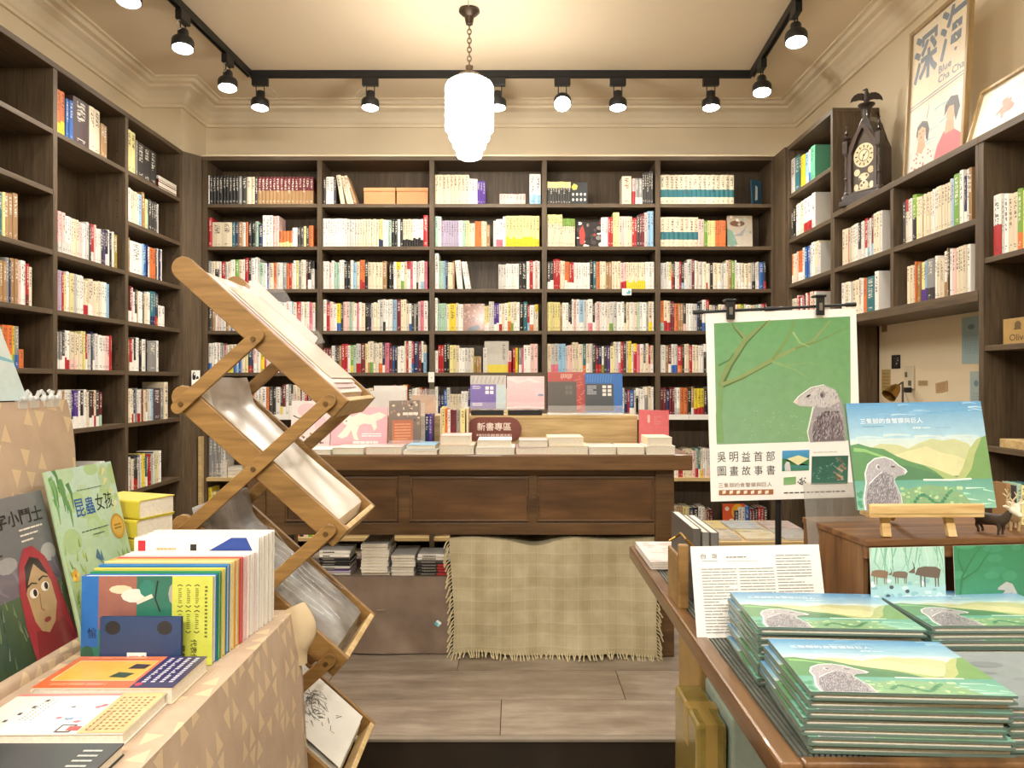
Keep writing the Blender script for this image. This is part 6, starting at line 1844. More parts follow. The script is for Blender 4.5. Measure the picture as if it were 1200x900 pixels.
# loose pale corner of cloth hanging at the far end
def corner(u, v):
    a = u * PI
    r = 0.045 * math.sin(min(1.0, v * 1.25) * PI * 0.72 + 0.35)
    return Vector((EX - 0.012 + 0.03 * u + r * math.sin(a), LY1 - 0.03 + 0.05 * u, LZt + 0.008 - 0.125 * v + 0.010 * math.sin(a) * (1 - v)))
cloth_sheet('cloth_corner', corner, 14, 12, 0.1, 0.2, lt, M_LIN)
g = G()
for x in (EX - 0.06, EX - 0.60):
    for y in (LY0 + 0.05, LY1 - 0.08):
        g = G(); g.box(x, x + 0.04, y, y + 0.04, 0, LZt - 0.03); g.build('leg', M_TABLE, parent=lt)
g = G(); g.box(EX - 0.66, EX - 0.004, LY0, LY1 - 0.004, LZt - 0.03, LZt - 0.002); g.build('board', M_TABLE, parent=lt)
# raised lip along the inner side and tall cloth covered panel behind it
LX = -0.82
def lip(u, v):
    t = v * PI
    return Vector((LX + 0.012 * math.cos(t) , LY0 + (1.60 - LY0) * u, LZt + 0.02 * math.sin(t) ** 0.6))
cloth_sheet('lip_cloth', lip, 20, 10, 1.0, 0.08, lt, M_TRI)
def panel(u, v):
    y = LY0 + (1.61 - LY0) * u
    x = -0.865 - 0.075 * v + 0.006 * math.sin(u * 9 + v * 3) * v
    z = LZt + (Z(470, 1.5) - LZt) * v
    return Vector((x, y + 0.012 * math.sin(v * 9) * (1 if u > 0.9 else 0), z))
cloth_sheet('panel_cloth', panel, 20, 14, 1.0, 0.47, lt, M_TRI)
g = G(); g.add([(-0.875, LY0, LZt), (-0.95, LY0, Z(470, 1.5) - 0.004), (-1.05, LY0, LZt), (-0.875, 1.58, LZt), (-0.95, 1.58, Z(470, 1.5) - 0.004), (-1.05, 1.58, LZt)], [(0, 1, 2), (3, 5, 4), (0, 3, 4, 1), (1, 4, 5, 2), (0, 2, 5, 3)])
g.build('panel_core', M_CREAM, parent=lt)
g = G(); g.box(-1.10, EX - 0.60, LY0, 1.66, LZt - 0.03, LZt - 0.001); g.build('board', M_TABLE, parent=lt)

# sheet with a pale blue print clipped on top, and clear clips
sh = thing('clipped_sheet', 'white and pale blue sheet standing above the cloth panel', 'sheet', (-0.96, 1.4, Z(470, 1.4)))
Ms = frame_matrix(Vector((-0.943, 1.185, Z(469, 1.47))), (0, 1, 0), (-0.06, 0.0, 1))
art = Art(0.30, 0.24); art.rect(0, 0, 1, 1, '#cfe6ea', '#eef0ea'); rd = random.Random(3)
for k in range(8): x = rd.random() * 0.8; y = rd.random() * 0.6; art.stroke([(x, y), (x + 0.1, y + 0.06), (x + 0.3, y + 0.02)], 0.05, rd.choice(['#a9d8e2', '#e6f2f2', '#8cc8da']), 0.3)
Ms = Ms @ Matrix(((1, -0.5, 0, 0), (0, 1, 0, 0), (0, 0, 1, 0), (0, 0, 0, 1)))
g = G(); g.box(0, 0.30, 0, 0.24, -0.002, 0, M=Ms); g.build('sheet', M_WHITE, parent=sh); art.build('print', sh, Ms, M_GLOSS)
M_CLIP = clear_plastic('clip_plastic', '#eef2f2', 0.4, 0.08)
for k, y in enumerate((1.469, 1.505, 1.549, 1.575)):
    c = thing('clear_clip', ['clear clip at left end of cloth panel', 'second clear clip from left on the cloth panel', 'third clear clip from left on the cloth panel', 'clear clip at the far corner of cloth panel'][k], 'clip', (-0.945, y, Z(470, 1.5)))
    b = Vector((-0.945, y, Z(470, 1.5)))
    g = G(); g.cyl(b + Vector((0, -0.012, 0.004)), b + Vector((0, 0.012, 0.004)), 0.006, n=10); g.build('hinge', M_CLIP, parent=c, smooth=True)
    for s in (-1, 1):
        g = G(); g.tube([b + Vector((0.004 * s, 0, 0.004)), b + Vector((0.008 * s, 0.003, 0.013)), b + Vector((0.010 * s, 0.004 * s, 0.02))], [0.003, 0.004, 0.004], 8); g.build('lever', M_CLIP, parent=c, smooth=True)
    g = G(); g.box(b.x - 0.004, b.x + 0.004, b.y - 0.012, b.y + 0.012, b.z - 0.014, b.z + 0.002); g.build('jaw', M_CLIP, parent=c)

# books leaning against the panel
def art_greygirl(a):
    rd = random.Random(5)
    a.rect(0, 0, 1, 1, '#5c5f62', '#74777a')
    a.poly([(0, 0.45), (0.1, 0.56), (0.22, 0.5), (0.34, 0.6), (0.42, 0.62), (0.55, 0.52), (0.7, 0.62), (0.84, 0.58), (1, 0.5), (1, 0.3), (0, 0.3)], '#6b6570')
    a.disc(0.5, 0.6, 0.1, 0.05, '#9a9a9c', 12); a.disc(0.92, 0.6, 0.08, 0.06, '#a5a5a6', 12)
    for k in range(12): x = rd.random(); a.stroke([(x, 0.56), (x + 0.04, 0.46), (x + 0.1, 0.42)], 0.03, rd.choice(['#8a8290', '#54505a', '#7a7480']), 0.3)
    a.rect(0, 0, 1, 0.4, '#33452f', '#4f6348')
    for k in range(60): x, y = rd.random(), rd.random() * 0.38; a.stroke([(x, y), (x + rd.uniform(-.02, .02), y + 0.07)], 0.012, rd.choice(['#5d7a52', '#425c3c', '#6f8a5e', '#2f4430', '#7d8a78']), 0.2)
    a.poly([(0.56, 0.0), (0.54, 0.2), (0.55, 0.42), (0.6, 0.58), (0.68, 0.67), (0.77, 0.67), (0.87, 0.58), (0.93, 0.42), (0.97, 0.2), (1.0, 0.05), (1.0, 0.0)], '#a03540')
    a.poly([(0.58, 0.0), (0.62, 0.16), (0.75, 0.14), (0.9, 0.18), (0.98, 0.06), (0.98, 0.0)], '#862a34')
    a.poly([(0.63, 0.22), (0.61, 0.4), (0.65, 0.55), (0.72, 0.6), (0.8, 0.57), (0.87, 0.42), (0.88, 0.28), (0.82, 0.17), (0.74, 0.12), (0.67, 0.15)], '#b59a72')
    a.poly([(0.61, 0.4), (0.65, 0.56), (0.72, 0.61), (0.8, 0.58), (0.86, 0.46), (0.8, 0.5), (0.74, 0.56), (0.7, 0.52), (0.65, 0.46)], '#2c2624')
    for x, y in ((0.68, 0.385), (0.80, 0.40)): a.disc(x, y, 0.042, 0.030, '#eee9df', 12); a.disc(x + 0.012, y, 0.02, 0.024, '#231d1c', 10); a.stroke([(x - 0.05, y + 0.05), (x, y + 0.065), (x + 0.05, y + 0.05)], 0.014, '#2c2422', 0.6)
    a.stroke([(0.73, 0.37), (0.715, 0.28), (0.74, 0.26)], 0.01, '#8a6f4c'); a.disc(0.75, 0.2, 0.035, 0.016, '#93403f', 10)
    for k, ch in enumerate('文字小鬥士'): a.text(ch, 0.36 + k * 0.12, 0.815, 0.108, 0.095, '#24211f', 0.012)
    a.text('拉', 0.37, 0.66, 0.11, 0.095, '#24211f', 0.012)
    for k in range(3): a.lines(0.68, 0.775 - k * 0.035, 0.92 - 0.06 * k, 0.79 - k * 0.035, 1, '#e2ddd2', rd, 0.7, 5)
bl = Vector((-0.822, 1.165, LZt + 0.02)); Mg = frame_matrix(bl, (0, 1, 0), (-0.245, 0, 1))
art = Art(0.275, 0.285); art_greygirl(art)
flat_book('picture_book', 'grey picture book with red hooded girl, left edge', 0.275, 0.285, 0.009, Mg @ Matrix.Translation((0, 0, -0.009)), '#5c5f62', art, soft=False)
def art_insect(a):
    rd = random.Random(6)
    a.rect(0, 0, 1, 1, '#9fbd84', '#b4cfc0')
    for k in range(26): a.disc(rd.random(), rd.random(), rd.uniform(0.05, 0.14), rd.uniform(0.03, 0.09), rd.choice(['#a6c38e', '#aac79e', '#a3c08c', '#aecaa6']), 12)
    for k in range(12): x, y = rd.uniform(0.0, 0.25), rd.uniform(0.74, 0.97); a.stroke([(x, y + 0.06), (x + 0.03, y), (x + 0.02, y - 0.09)], 0.06, rd.choice(['#5f9258', '#76a766', '#4f8250']), 0.15)
    for k in range(10): x, y = rd.uniform(0.8, 1.0), rd.uniform(0.72, 0.98); a.stroke([(x, y), (x - 0.06, y - 0.04)], 0.05, rd.choice(['#d9cf9a', '#a6c079', '#c6c98a']), 0.2)
    for k in range(40): x, y = rd.uniform(0, 0.3), rd.uniform(0.05, 0.55); a.stroke([(x, y), (x + rd.uniform(-.04, .04), y + 0.05)], 0.03, rd.choice(['#7fa04e', '#8fb85e', '#a9bd54', '#6b9448']), 0.2)
    for k in range(24): x, y = rd.uniform(0.78, 1.0), rd.uniform(0.05, 0.42); a.stroke([(x, y), (x + rd.uniform(-.05, .02), y + 0.05)], 0.03, rd.choice(['#7fa04e', '#8fb85e', '#6b9448']), 0.2)
    for (x, y, s) in ((0.2, 0.27, 1.2), (0.12, 0.18, 1), (0.33, 0.2, 1.2), (0.08, 0.4, 0.8), (0.9, 0.3, 0.9), (0.95, 0.2, 1.0)):
        for j in range(5):
            t = 2 * PI * j / 5; a.disc(x + 0.04 * s * math.cos(t), y + 0.028 * s * math.sin(t), 0.03 * s, 0.02 * s, rd.choice(['#e6b93e', '#efcb58', '#dba62f']), 8)
        a.disc(x, y, 0.018 * s, 0.012 * s, '#b9782a', 8)
    a.poly([(0.52, 0.0), (0.55, 0.16), (0.52, 0.24), (0.56, 0.32), (0.66, 0.35), (0.76, 0.33), (0.84, 0.26), (0.84, 0.16), (0.8, 0.0)], '#ab7a5c')
    a.poly([(0.54, 0.18), (0.53, 0.26), (0.6, 0.32), (0.7, 0.3), (0.73, 0.22), (0.68, 0.15), (0.6, 0.14)], '#e9c2a6'); a.stroke([(0.58, 0.23), (0.61, 0.232)], 0.008, '#4a3228'); a.stroke([(0.65, 0.235), (0.68, 0.236)], 0.008, '#4a3228'); a.disc(0.625, 0.185, 0.015, 0.006, '#b5605a', 8)
    a.poly([(0.56, 0.0), (0.58, 0.1), (0.66, 0.13), (0.76, 0.1), (0.8, 0.0)], '#d8e0d4')
    for k in range(2): a.text('昆蟲'[k], 0.28 + k * 0.155, 0.71, 0.14, 0.105, '#2f62a0', 0.008)
    for k in range(2): a.text('女孩'[k], 0.60 + k * 0.145, 0.72, 0.13, 0.10, '#26302c', 0.0)
    a.lines(0.36, 0.855, 0.76, 0.868, 1, '#6c8672', rd, 0.5, 10); a.lines(0.3, 0.615, 0.72, 0.628, 1, '#55705c', rd, 0.5, 9); a.lines(0.46, 0.585, 0.66, 0.598, 1, '#55705c', rd, 0.5, 6)
    a.disc(0.87, 0.60, 0.115, 0.078, '#b9913c', 20); a.disc(0.87, 0.60, 0.088, 0.06, '#caa650', 20); a.lines(0.81, 0.58, 0.93, 0.62, 2, '#8d6c26', rd, 0.5, 2)
    a.poly([(0.42, 0.46), (0.47, 0.51), (0.5, 0.46), (0.52, 0.5), (0.535, 0.43), (0.47, 0.44)], '#4a6f8e'); a.stroke([(0.46, 0.46), (0.52, 0.41)], 0.012, '#34506a', 0.5)
bl = Vector((-0.797, 1.425, LZt + 0.003)); Mi = frame_matrix(bl, (0.022, 0.20, 0), (-0.24, 0.04, 1))
art = Art(0.19, 0.338); art_insect(art)
flat_book('picture_book', 'green picture book with yellow flowers beside the grey book', 0.19, 0.338, 0.011, Mi @ Matrix.Translation((0, 0, -0.011)), '#a9c39a', art, soft=False)
# stack of thick yellow books behind
for k in range(6):
    t = 0.040
    M = Matrix.Translation((-0.80 + R.uniform(-0.004, 0.004), 1.63 + R.uniform(-0.003, 0.003), LZt + 0.001 + k * (t + 0.001))) @ Matrix.Rotation(math.radians(70) + R.uniform(-0.05, 0.05), 4, 'Z')
    flat_book('yellow_book', 'thick yellow covered book, %s of stack by left bookcase' % ('top' if k == 5 else 'bottom' if k == 0 else ORD(k + 1) + ' from bottom'), 0.10, 0.15, t, M, '#cfc13a', group='stack of thick yellow books')

# row of books standing on their long side (spines down), receding along the table
ROW = []
def row_book(y, t, wd, ht, x1, cover, label, fn=None, top='#efe9dc'):
    """front cover faces the camera; x1 = right end"""
    M = frame_matrix(Vector((x1 - wd, y, LZt + 0.001)), (1, 0, 0), (0, 0.03, 1))
    art = None
    if fn: art = Art(wd, ht); fn(art)
    # spine at the left, pages towards the table edge
    flat_book('upright_book', label, wd, ht, t, M @ Matrix.Translation((0, 0, -t)), cover, art, group='row of books standing on the clothed table')
def art_blue4(a):
    a.rect(0, 0, 1, 1, '#20395f', '#26436e')
    for x, y in ((0.16, 0.80), (0.80, 0.80), (0.16, 0.04), (0.80, 0.04)): a.disc(x, max(y, 0.0), 0.095, 0.13, '#1d2226', 18) if y > 0.5 else a.poly([(x + 0.095 * math.cos(PI * j / 10), 0.0 + 0.13 * math.sin(PI * j / 10)) for j in range(11)], '#1d2226')
    a.rect(0.34, 0.14, 0.58, 0.34, '#e9e7e2'); a.lines(0.37, 0.2, 0.5, 0.28, 1, '#55524e', random.Random(1), 0.9, 9); a.rect(0.52, 0.2, 0.56, 0.28, '#2a2826')
def art_cover1(a):
    a.rect(0, 0, 1, 1, '#2e7a62', '#2f6f5d'); a.rect(0, 0.2, 0.13, 1, '#2a66ae', '#2f70b8'); a.rect(0.13, 0.4, 0.42, 1, '#8c5a50', '#a06a5c')
    a.disc(0.3, 0.85, 0.09, 0.05, '#e2cfae', 10); a.disc(0.4, 0.78, 0.1, 0.08, '#d8ddd0', 10); a.disc(0.5, 0.86, 0.06, 0.1, '#2f7d6e', 10); a.disc(0.72, 0.8, 0.06, 0.14, '#a8a49a', 10); a.stroke([(0.42, 0.7), (0.54, 0.78)], 0.03, '#dcd6c4')
    a.stroke([(0.58, 0.95), (0.56, 0.75), (0.6, 0.6)], 0.012, '#1f2a2a')
    a.text('愉', 0.05, 0.3, 0.07, 0.12, '#1b2c48', 0.01); a.disc(0.05, 0.12, 0.05, 0.1, '#2f5c46', 8)
    a.rect(0.69, 0, 1, 1, '#c4ca4e', '#ccd25a')
    rd = random.Random(8)
    for i in range(3):
        for j in range(2): x = 0.73 + i * 0.065; y = 0.36 + j * 0.29; a.stroke([(x, y + 0.24), (x + 0.02, y + 0.255), (x + 0.04, y + 0.24)], 0.008, '#5b5f28'); a.stroke([(x, y + 0.02), (x + 0.02, y), (x + 0.04, y + 0.02)], 0.008, '#5b5f28'); a.lines(x + 0.008, y + 0.04, x + 0.034, y + 0.22, 8, '#7a7e34', rd, 0.5, 1)
    a.text('代表作', 0.835, 0.05, 0.05, 0.24, '#3a3d1c', 0.01, -90); a.text('最新', 0.755, 0.05, 0.04, 0.18, '#3a3d1c', 0.01, -90); a.lines(0.94, 0.3, 0.96, 0.9, 14, '#6b6f30', rd, 0.5, 1)
def art_red(a):
    a.rect(0, 0, 1, 1, '#ece9e2', '#f0ede6'); a.rect(0.03, 0.5, 0.09, 0.97, '#c4303a'); a.rect(0.45, 0.86, 0.5, 0.93, '#26231f'); a.poly([(0.6, 0.86), (0.78, 1.0), (0.9, 1.0), (0.95, 0.86)], '#2a4a9a'); a.lines(0.18, 0.86, 0.34, 0.9, 1, '#d8b070', random.Random(3), 0.5, 6)
def XR(y): return -0.534 + (y - 1.35) * 0.10
row_book(1.325, 0.008, 0.14, 0.0915, -0.578, '#20395f', 'small dark blue notebook with four black discs', art_blue4)
row_book(1.352, 0.019, 0.232, 0.155, XR(1.352), '#2f70b8', 'blue and green covered book with lime yellow band', art_cover1)
tt = 1.374
for i, (th, wd, ht, cv, lb_) in enumerate(((0.011, 0.234, 0.157, '#2b8a58', 'green edged book behind the lime banded book'), (0.013, 0.236, 0.159, '#d6c24e', 'yellow covered book in the left standing row'), (0.014, 0.238, 0.162, '#1f78b4', 'bright blue covered book in the left standing row'), (0.015, 0.238, 0.1635, '#e7cd84', 'pale yellow orange book in the left standing row'), (0.018, 0.24, 0.163, '#cf9a3a', 'ochre book in the left standing row'), (0.011, 0.24, 0.1625, '#c84a4e', 'red book in the left standing row'), (0.016, 0.242, 0.1615, '#e6b9bb', 'pale pink book in the left standing row'), (0.019, 0.244, 0.161, '#ebe7de', 'thick white book in the left standing row'), (0.016, 0.246, 0.1605, '#e2d6d6', 'off white book near far end of left standing row'))):
    row_book(tt, th, wd, ht, XR(tt), cv, lb_); tt += th + 0.003
row_book(tt + 0.004, 0.017, 0.25, 0.185, XR(tt), '#ece8e0', 'white book with blue wedge and red mark in left row', art_red); tt += 0.023
for i, (th, ht) in enumerate(((0.018, 0.184), (0.018, 0.185), (0.018, 0.186))):
    row_book(tt + 0.004, th, 0.25, ht, XR(tt), '#e6e2da', 'plain white book, %s from the far end of left row' % ['third', 'second', 'first'][i]); tt += th + 0.002

# books lying at the front of the left table
def art_orange(a):
    a.rect(0, 0, 1, 1, '#d9683a', '#df7a4a'); a.rect(0.06, 0.22, 0.66, 0.84, '#e6b24a'); a.stroke([(0.06, 0.22), (0.66, 0.22), (0.66, 0.84), (0.06, 0.84), (0.06, 0.22)], 0.01, '#f0dcb4')
    a.poly([(0.44, 0.32), (0.57, 0.30), (0.6, 0.44), (0.47, 0.48)], '#2f4a34'); a.poly([(0.5, 0.58), (0.63, 0.58), (0.64, 0.72), (0.52, 0.74)], '#3a2f38')
    a.rect(0.69, 0, 1, 1, '#2a2250', '#30285c'); rd = random.Random(5)
    for k in range(4): a.lines(0.73 + k * 0.065, 0.15, 0.76 + k * 0.065, 0.95, 14, '#dcd8ea', rd, 0.6, 1)
    a.disc(0.73, 0.1, 0.025, 0.05, '#c8304a', 10); a.lines(0.1, 0.03, 0.5, 0.16, 1, '#e58f66', rd, 0.6, 4); a.lines(0.1, 0.88, 0.6, 0.97, 1, '#e58f66', rd, 0.6, 5)
def art_whitebk(a):
    a.rect(0, 0, 1, 1, '#ecebe2', '#f0eee6'); a.rect(0.0, 0.93, 0.72, 1, '#d98f8a'); rd = random.Random(15)
    for k in range(5): a.rect(0.12 + k * 0.03, 0.1 + k * 0.17, 0.145 + k * 0.03, 0.16 + k * 0.17, '#3d3d40')
    for k in range(3): a.lines(0.24 + k * 0.035, 0.3, 0.25 + k * 0.035, 0.85, 12, '#77757a', rd, 0.5, 1)
    for k in range(14): a.disc(rd.uniform(0.48, 0.68), rd.uniform(0.2, 0.85), rd.uniform(0.01, 0.03), rd.uniform(0.015, 0.04), rd.choice(['#8fb0cf', '#5b76a8', '#c9707a', '#b8c8d8', '#6b6f86']), 8)
    a.rect(0.56, 0.02, 0.66, 0.2, '#4a4648'); a.rect(0.575, 0.05, 0.645, 0.17, '#e6e2da'); a.rect(0.62, 0.06, 0.7, 0.16, '#b8484a')
    a.rect(0.71, 0, 1, 1, '#dcae72', '#e2b87e')
    for k in range(6): a.lines(0.74 + k * 0.04, 0.05, 0.76 + k * 0.04, 0.9, 12, '#7a5426', rd, 0.5, 1)
    a.rect(0.75, 0.05, 0.79, 0.5, '#4a3216'); a.rect(0.755, 0.06, 0.785, 0.49, '#d8aa6e')
def art_blackbk(a):
    a.rect(0, 0, 1, 1, '#26282a', '#2f3234'); a.rect(0.1, 0.1, 0.4, 0.5, '#2f5fa8'); a.rect(0.4, 0.1, 0.7, 0.5, '#d9b73a'); a.disc(0.5, 0.4, 0.08, 0.1, '#b5443e', 10); a.lines(0.8, 0.1, 0.92, 0.9, 9, '#c9c6be', random.Random(3), 0.3, 2)
def lie(label, x1, y0, w, h, t, z, cv, fn, rz=0.0, page=True):
    M = Matrix.Translation((x1 - w, y0, z)) @ Matrix.Rotation(rz, 4, 'Z')
    a = Art(w, h); fn(a)
    flat_book('paperback', label, w, h, t, M, cv, a, group='paperbacks lying on the clothed table', gloss=M_GLOSS)
lie('orange and purple paperback lying in front of the standing row', -0.530, 1.187, 0.219, 0.136, 0.025, LZt + 0.001, '#e0d2b8', art_orange)
lie('white paperback with tan band lying at left front', -0.536, 1.046, 0.222, 0.136, 0.0178, LZt + 0.001, '#e9e7de', art_whitebk, 0.02)
lie('black paperback with colour blocks at bottom left corner', -0.522, 0.875, 0.212, 0.15, 0.016, LZt + 0.001, '#26282a', art_blackbk)
# ------------------------------------------------------------------ gothic clock
CLX, CLY = 1.955, 4.285
Mk = frame_matrix(Vector((1.915, 4.455, RT)), Vector((0.115, -0.222, 0)), (0, 0, 1))     # x along the front (left to right), y up, z towards the room
ck = thing('mantel_clock', 'dark gothic steeple clock with eagle standing on the shelf unit', 'clock', (1.99, 4.28, RT))
M_CLK = wood('clock_wood', '#1d1511', '#3a2a22', 'z', 5, 0.35, 10, 0.6, 0.1, 0.3)
CW, BD = 0.25, 0.11
g = G(); g.box(-0.012, CW + 0.012, 0.0, 0.03, -BD - 0.01, 0.045, M=Mk); g.box(0.0, CW, 0.03, 0.062, -BD, 0.034, M=Mk); g.build('plinth', M_CLK, parent=ck, bevel=0.004)
arch = [(0.032, 0.062), (CW - 0.032, 0.062), (CW - 0.032, 0.31), (CW - 0.055, 0.36), (CW / 2 + 0.035, 0.46), (CW / 2, 0.505), (CW / 2 - 0.035, 0.46), (0.055, 0.36), (0.032, 0.31)]
g = G(); g.prism(arch, Mk @ Matrix.Translation((0, 0, -BD)), BD); g.build('case', M_CLK, parent=ck, bevel=0.003)
inn = [(0.052, 0.075), (CW - 0.052, 0.075), (CW - 0.052, 0.30), (CW / 2 + 0.028, 0.39), (CW / 2, 0.43), (CW / 2 - 0.028, 0.39), (0.052, 0.30)]
def ring(g, outer, inner, M, t):
    n = len(outer)
    vs = [M @ Vector((x, y, z)) for z in (0, t) for x, y in outer + inner]
    for i in range(n):
        j = (i + 1) % n
        g.add([vs[q] for q in (2 * n + i, 2 * n + j, 3 * n + j, 3 * n + i)], [(0, 1, 2, 3)]); g.add([vs[q] for q in (n + i, n + j, 3 * n + j, 3 * n + i)], [(0, 1, 2, 3)]); g.add([vs[q] for q in (i, j, 2 * n + j, 2 * n + i)], [(0, 1, 2, 3)])
big = [(CW / 2 + (x - CW / 2) * 1.3, 0.068 if y < 0.08 else y + 0.028) for x, y in inn]
g = G(); ring(g, big, inn, Mk @ Matrix.Translation((0, 0, 0.001)), 0.018); g.build('door_frame', plain('clock_reddish', '#3d2a22', 0.35, coat=0.4), parent=ck)
art = Art(1, 1, 0.0002)
art.poly(inn, '#4a4034')
rd = random.Random(2)
art.disc(CW / 2, 0.275, 0.068, 0.068, '#d9cda8', 28); art.disc(CW / 2, 0.275, 0.058, 0.058, '#cfc196', 28); art.disc(CW / 2, 0.275, 0.034, 0.034, '#2f2a22', 24); art.disc(CW / 2, 0.275, 0.03, 0.03, '#ddd2ae', 24)
for k in range(12):
    t = 2 * PI * k / 12; c, s = math.cos(t), math.sin(t)
    art.poly([(CW / 2 + c * r + s * w, 0.275 + s * r - c * w) for r, w in ((0.042, -0.003), (0.042, 0.003), (0.058, 0.004), (0.058, -0.004))], '#3a342a')
art.disc(CW / 2, 0.275, 0.007, 0.007, '#3a2a20', 10); art.stroke([(CW / 2, 0.275), (CW / 2 + 0.02, 0.292)], 0.005, '#2a221c'); art.stroke([(CW / 2, 0.275), (CW / 2 - 0.012, 0.245)], 0.005, '#2a221c')
for (x, y, rx, ry) in ((0.0, 0.155, 0.035, 0.02), (0.0, 0.105, 0.03, 0.028), (-0.045, 0.185, 0.02, 0.02), (0.045, 0.185, 0.02, 0.02), (-0.05, 0.1, 0.016, 0.02), (0.05, 0.1, 0.016, 0.02), (0.0, 0.13, 0.012, 0.03), (0.0, 0.08, 0.05, 0.008)):
    art.disc(CW / 2 + x, y, rx, ry, rd.choice(['#d8cba6', '#c9ba90', '#e0d6b8']), 12)
for k in range(5): art.disc(CW / 2 + rd.uniform(-.03, .03), rd.uniform(0.09, 0.17), 0.008, 0.008, '#6a5c48', 8)
art.build('dial', ck, Mk @ Matrix.Translation((0, 0, 0.002)), M_GLOSS)
for k, cx_ in enumerate((0.018, CW - 0.018)):
    col_ = part('column', ck)
    prof = [(0.02, 0.062), (0.02, 0.075), (0.011, 0.085), (0.014, 0.10), (0.010, 0.115), (0.009, 0.15), (0.013, 0.16), (0.009, 0.17), (0.012, 0.2), (0.010, 0.24), (0.014, 0.255), (0.010, 0.265), (0.013, 0.29), (0.018, 0.30), (0.018, 0.305)]
    c0 = Mk @ Vector((cx_, 0, 0.012))
    g = G(); g.lathe([(r, z) for r, z in prof], c0, 14); g.build('turned_post', M_CLK, parent=col_, smooth=True)
    g = G(); Mc = Mk @ Matrix.Translation((cx_, 0.305, 0.012)); g.box(-0.018, 0.018, 0, 0.07, -0.018, 0.018, M=Mc); g.build('block', M_CLK, parent=col_, bevel=0.003)
    g = G(); g.lathe([(0.012, 0.375), (0.02, 0.385), (0.024, 0.392), (0.008, 0.40), (0.006, 0.41), (0.012, 0.42), (0.006, 0.43), (0.003, 0.45), (0.006, 0.456), (0.001, 0.468)], c0, 12); g.build('finial', M_CLK, parent=col_, smooth=True)
ce = Mk @ Vector((CW / 2, 0.50, -0.02))
g = G(); g.lathe([(0.022, -0.02), (0.026, 0.03), (0.03, 0.045), (0.04, 0.055), (0.046, 0.06), (0.046, 0.066), (0.02, 0.072)], ce, 14); g.build('pedestal', M_CLK, parent=ck, smooth=True)
eg = part('eagle', ck)
Me = frame_matrix(Mk @ Vector((CW / 2, 0.57, -0.02)), (1, -0.25, 0), (0, 0, 1))
g = G()
g.tube([Me @ Vector(p) for p in ((0, -0.004, 0), (0, 0.014, 0), (0, 0.035, 0.004), (0, 0.052, 0.006), (-0.002, 0.064, 0.008), (-0.004, 0.074, 0.010), (-0.004, 0.082, 0.010))], [0.008, 0.016, 0.019, 0.015, 0.010, 0.011, 0.005], 12)
g.tube([Me @ Vector(p) for p in ((-0.008, 0.074, 0.012), (-0.018, 0.073, 0.014), (-0.024, 0.068, 0.014))], [0.006, 0.004, 0.001], 8); g.build('body', M_CLK, parent=eg, smooth=True)
for s in (-1, 1):
    wing = [(s * 0.006, 0.050), (s * 0.024, 0.060), (s * 0.046, 0.060), (s * 0.066, 0.050), (s * 0.080, 0.032), (s * 0.086, 0.010), (s * 0.070, 0.018), (s * 0.056, 0.018), (s * 0.040, 0.022), (s * 0.024, 0.020), (s * 0.006, 0.012)]
    if s < 0: wing = wing[::-1]
    g = G(); g.prism(wing, Me @ Matrix.Translation((0, 0, -0.004)), 0.01); g.build('wing', M_CLK, parent=eg, bevel=0.002)

# ------------------------------------------------------------------ framed pictures on the shelf unit
def framed(name, label, bl, ax, up, w, h, fw, frame_m, fn, mat_b='#e8dcc0'):
    t = thing(name, label, 'picture', bl)
    M = frame_matrix(bl, ax, up)
    for nm, (x0, x1, y0, y1) in (('frame_bar', (0, w, 0, fw)), ('frame_bar', (0, w, h - fw, h)), ('frame_bar', (0, fw, fw, h - fw)), ('frame_bar', (w - fw, w, fw, h - fw))):
        g = G(); g.box(x0, x1, y0, y1, -0.012, 0.012, M=M); g.build(nm, frame_m, parent=t, bevel=0.002)
    g = G(); g.box(fw * 0.5, w - fw * 0.5, fw * 0.5, h - fw * 0.5, -0.01, -0.002, M=M); g.build('backing', M_CREAM, parent=t)
    a = Art(w - 2 * fw, h - 2 * fw, 0.0002); fn(a); a.build('print', t, M @ Matrix.Translation((fw, fw, -0.002)), M_PRINT)
    g = G(); g.box(fw, w - fw, fw, h - fw, 0.004, 0.006, M=M); g.build('glazing', clear_plastic('picture_glass', '#ffffff', 0.05, 0.4), parent=t)
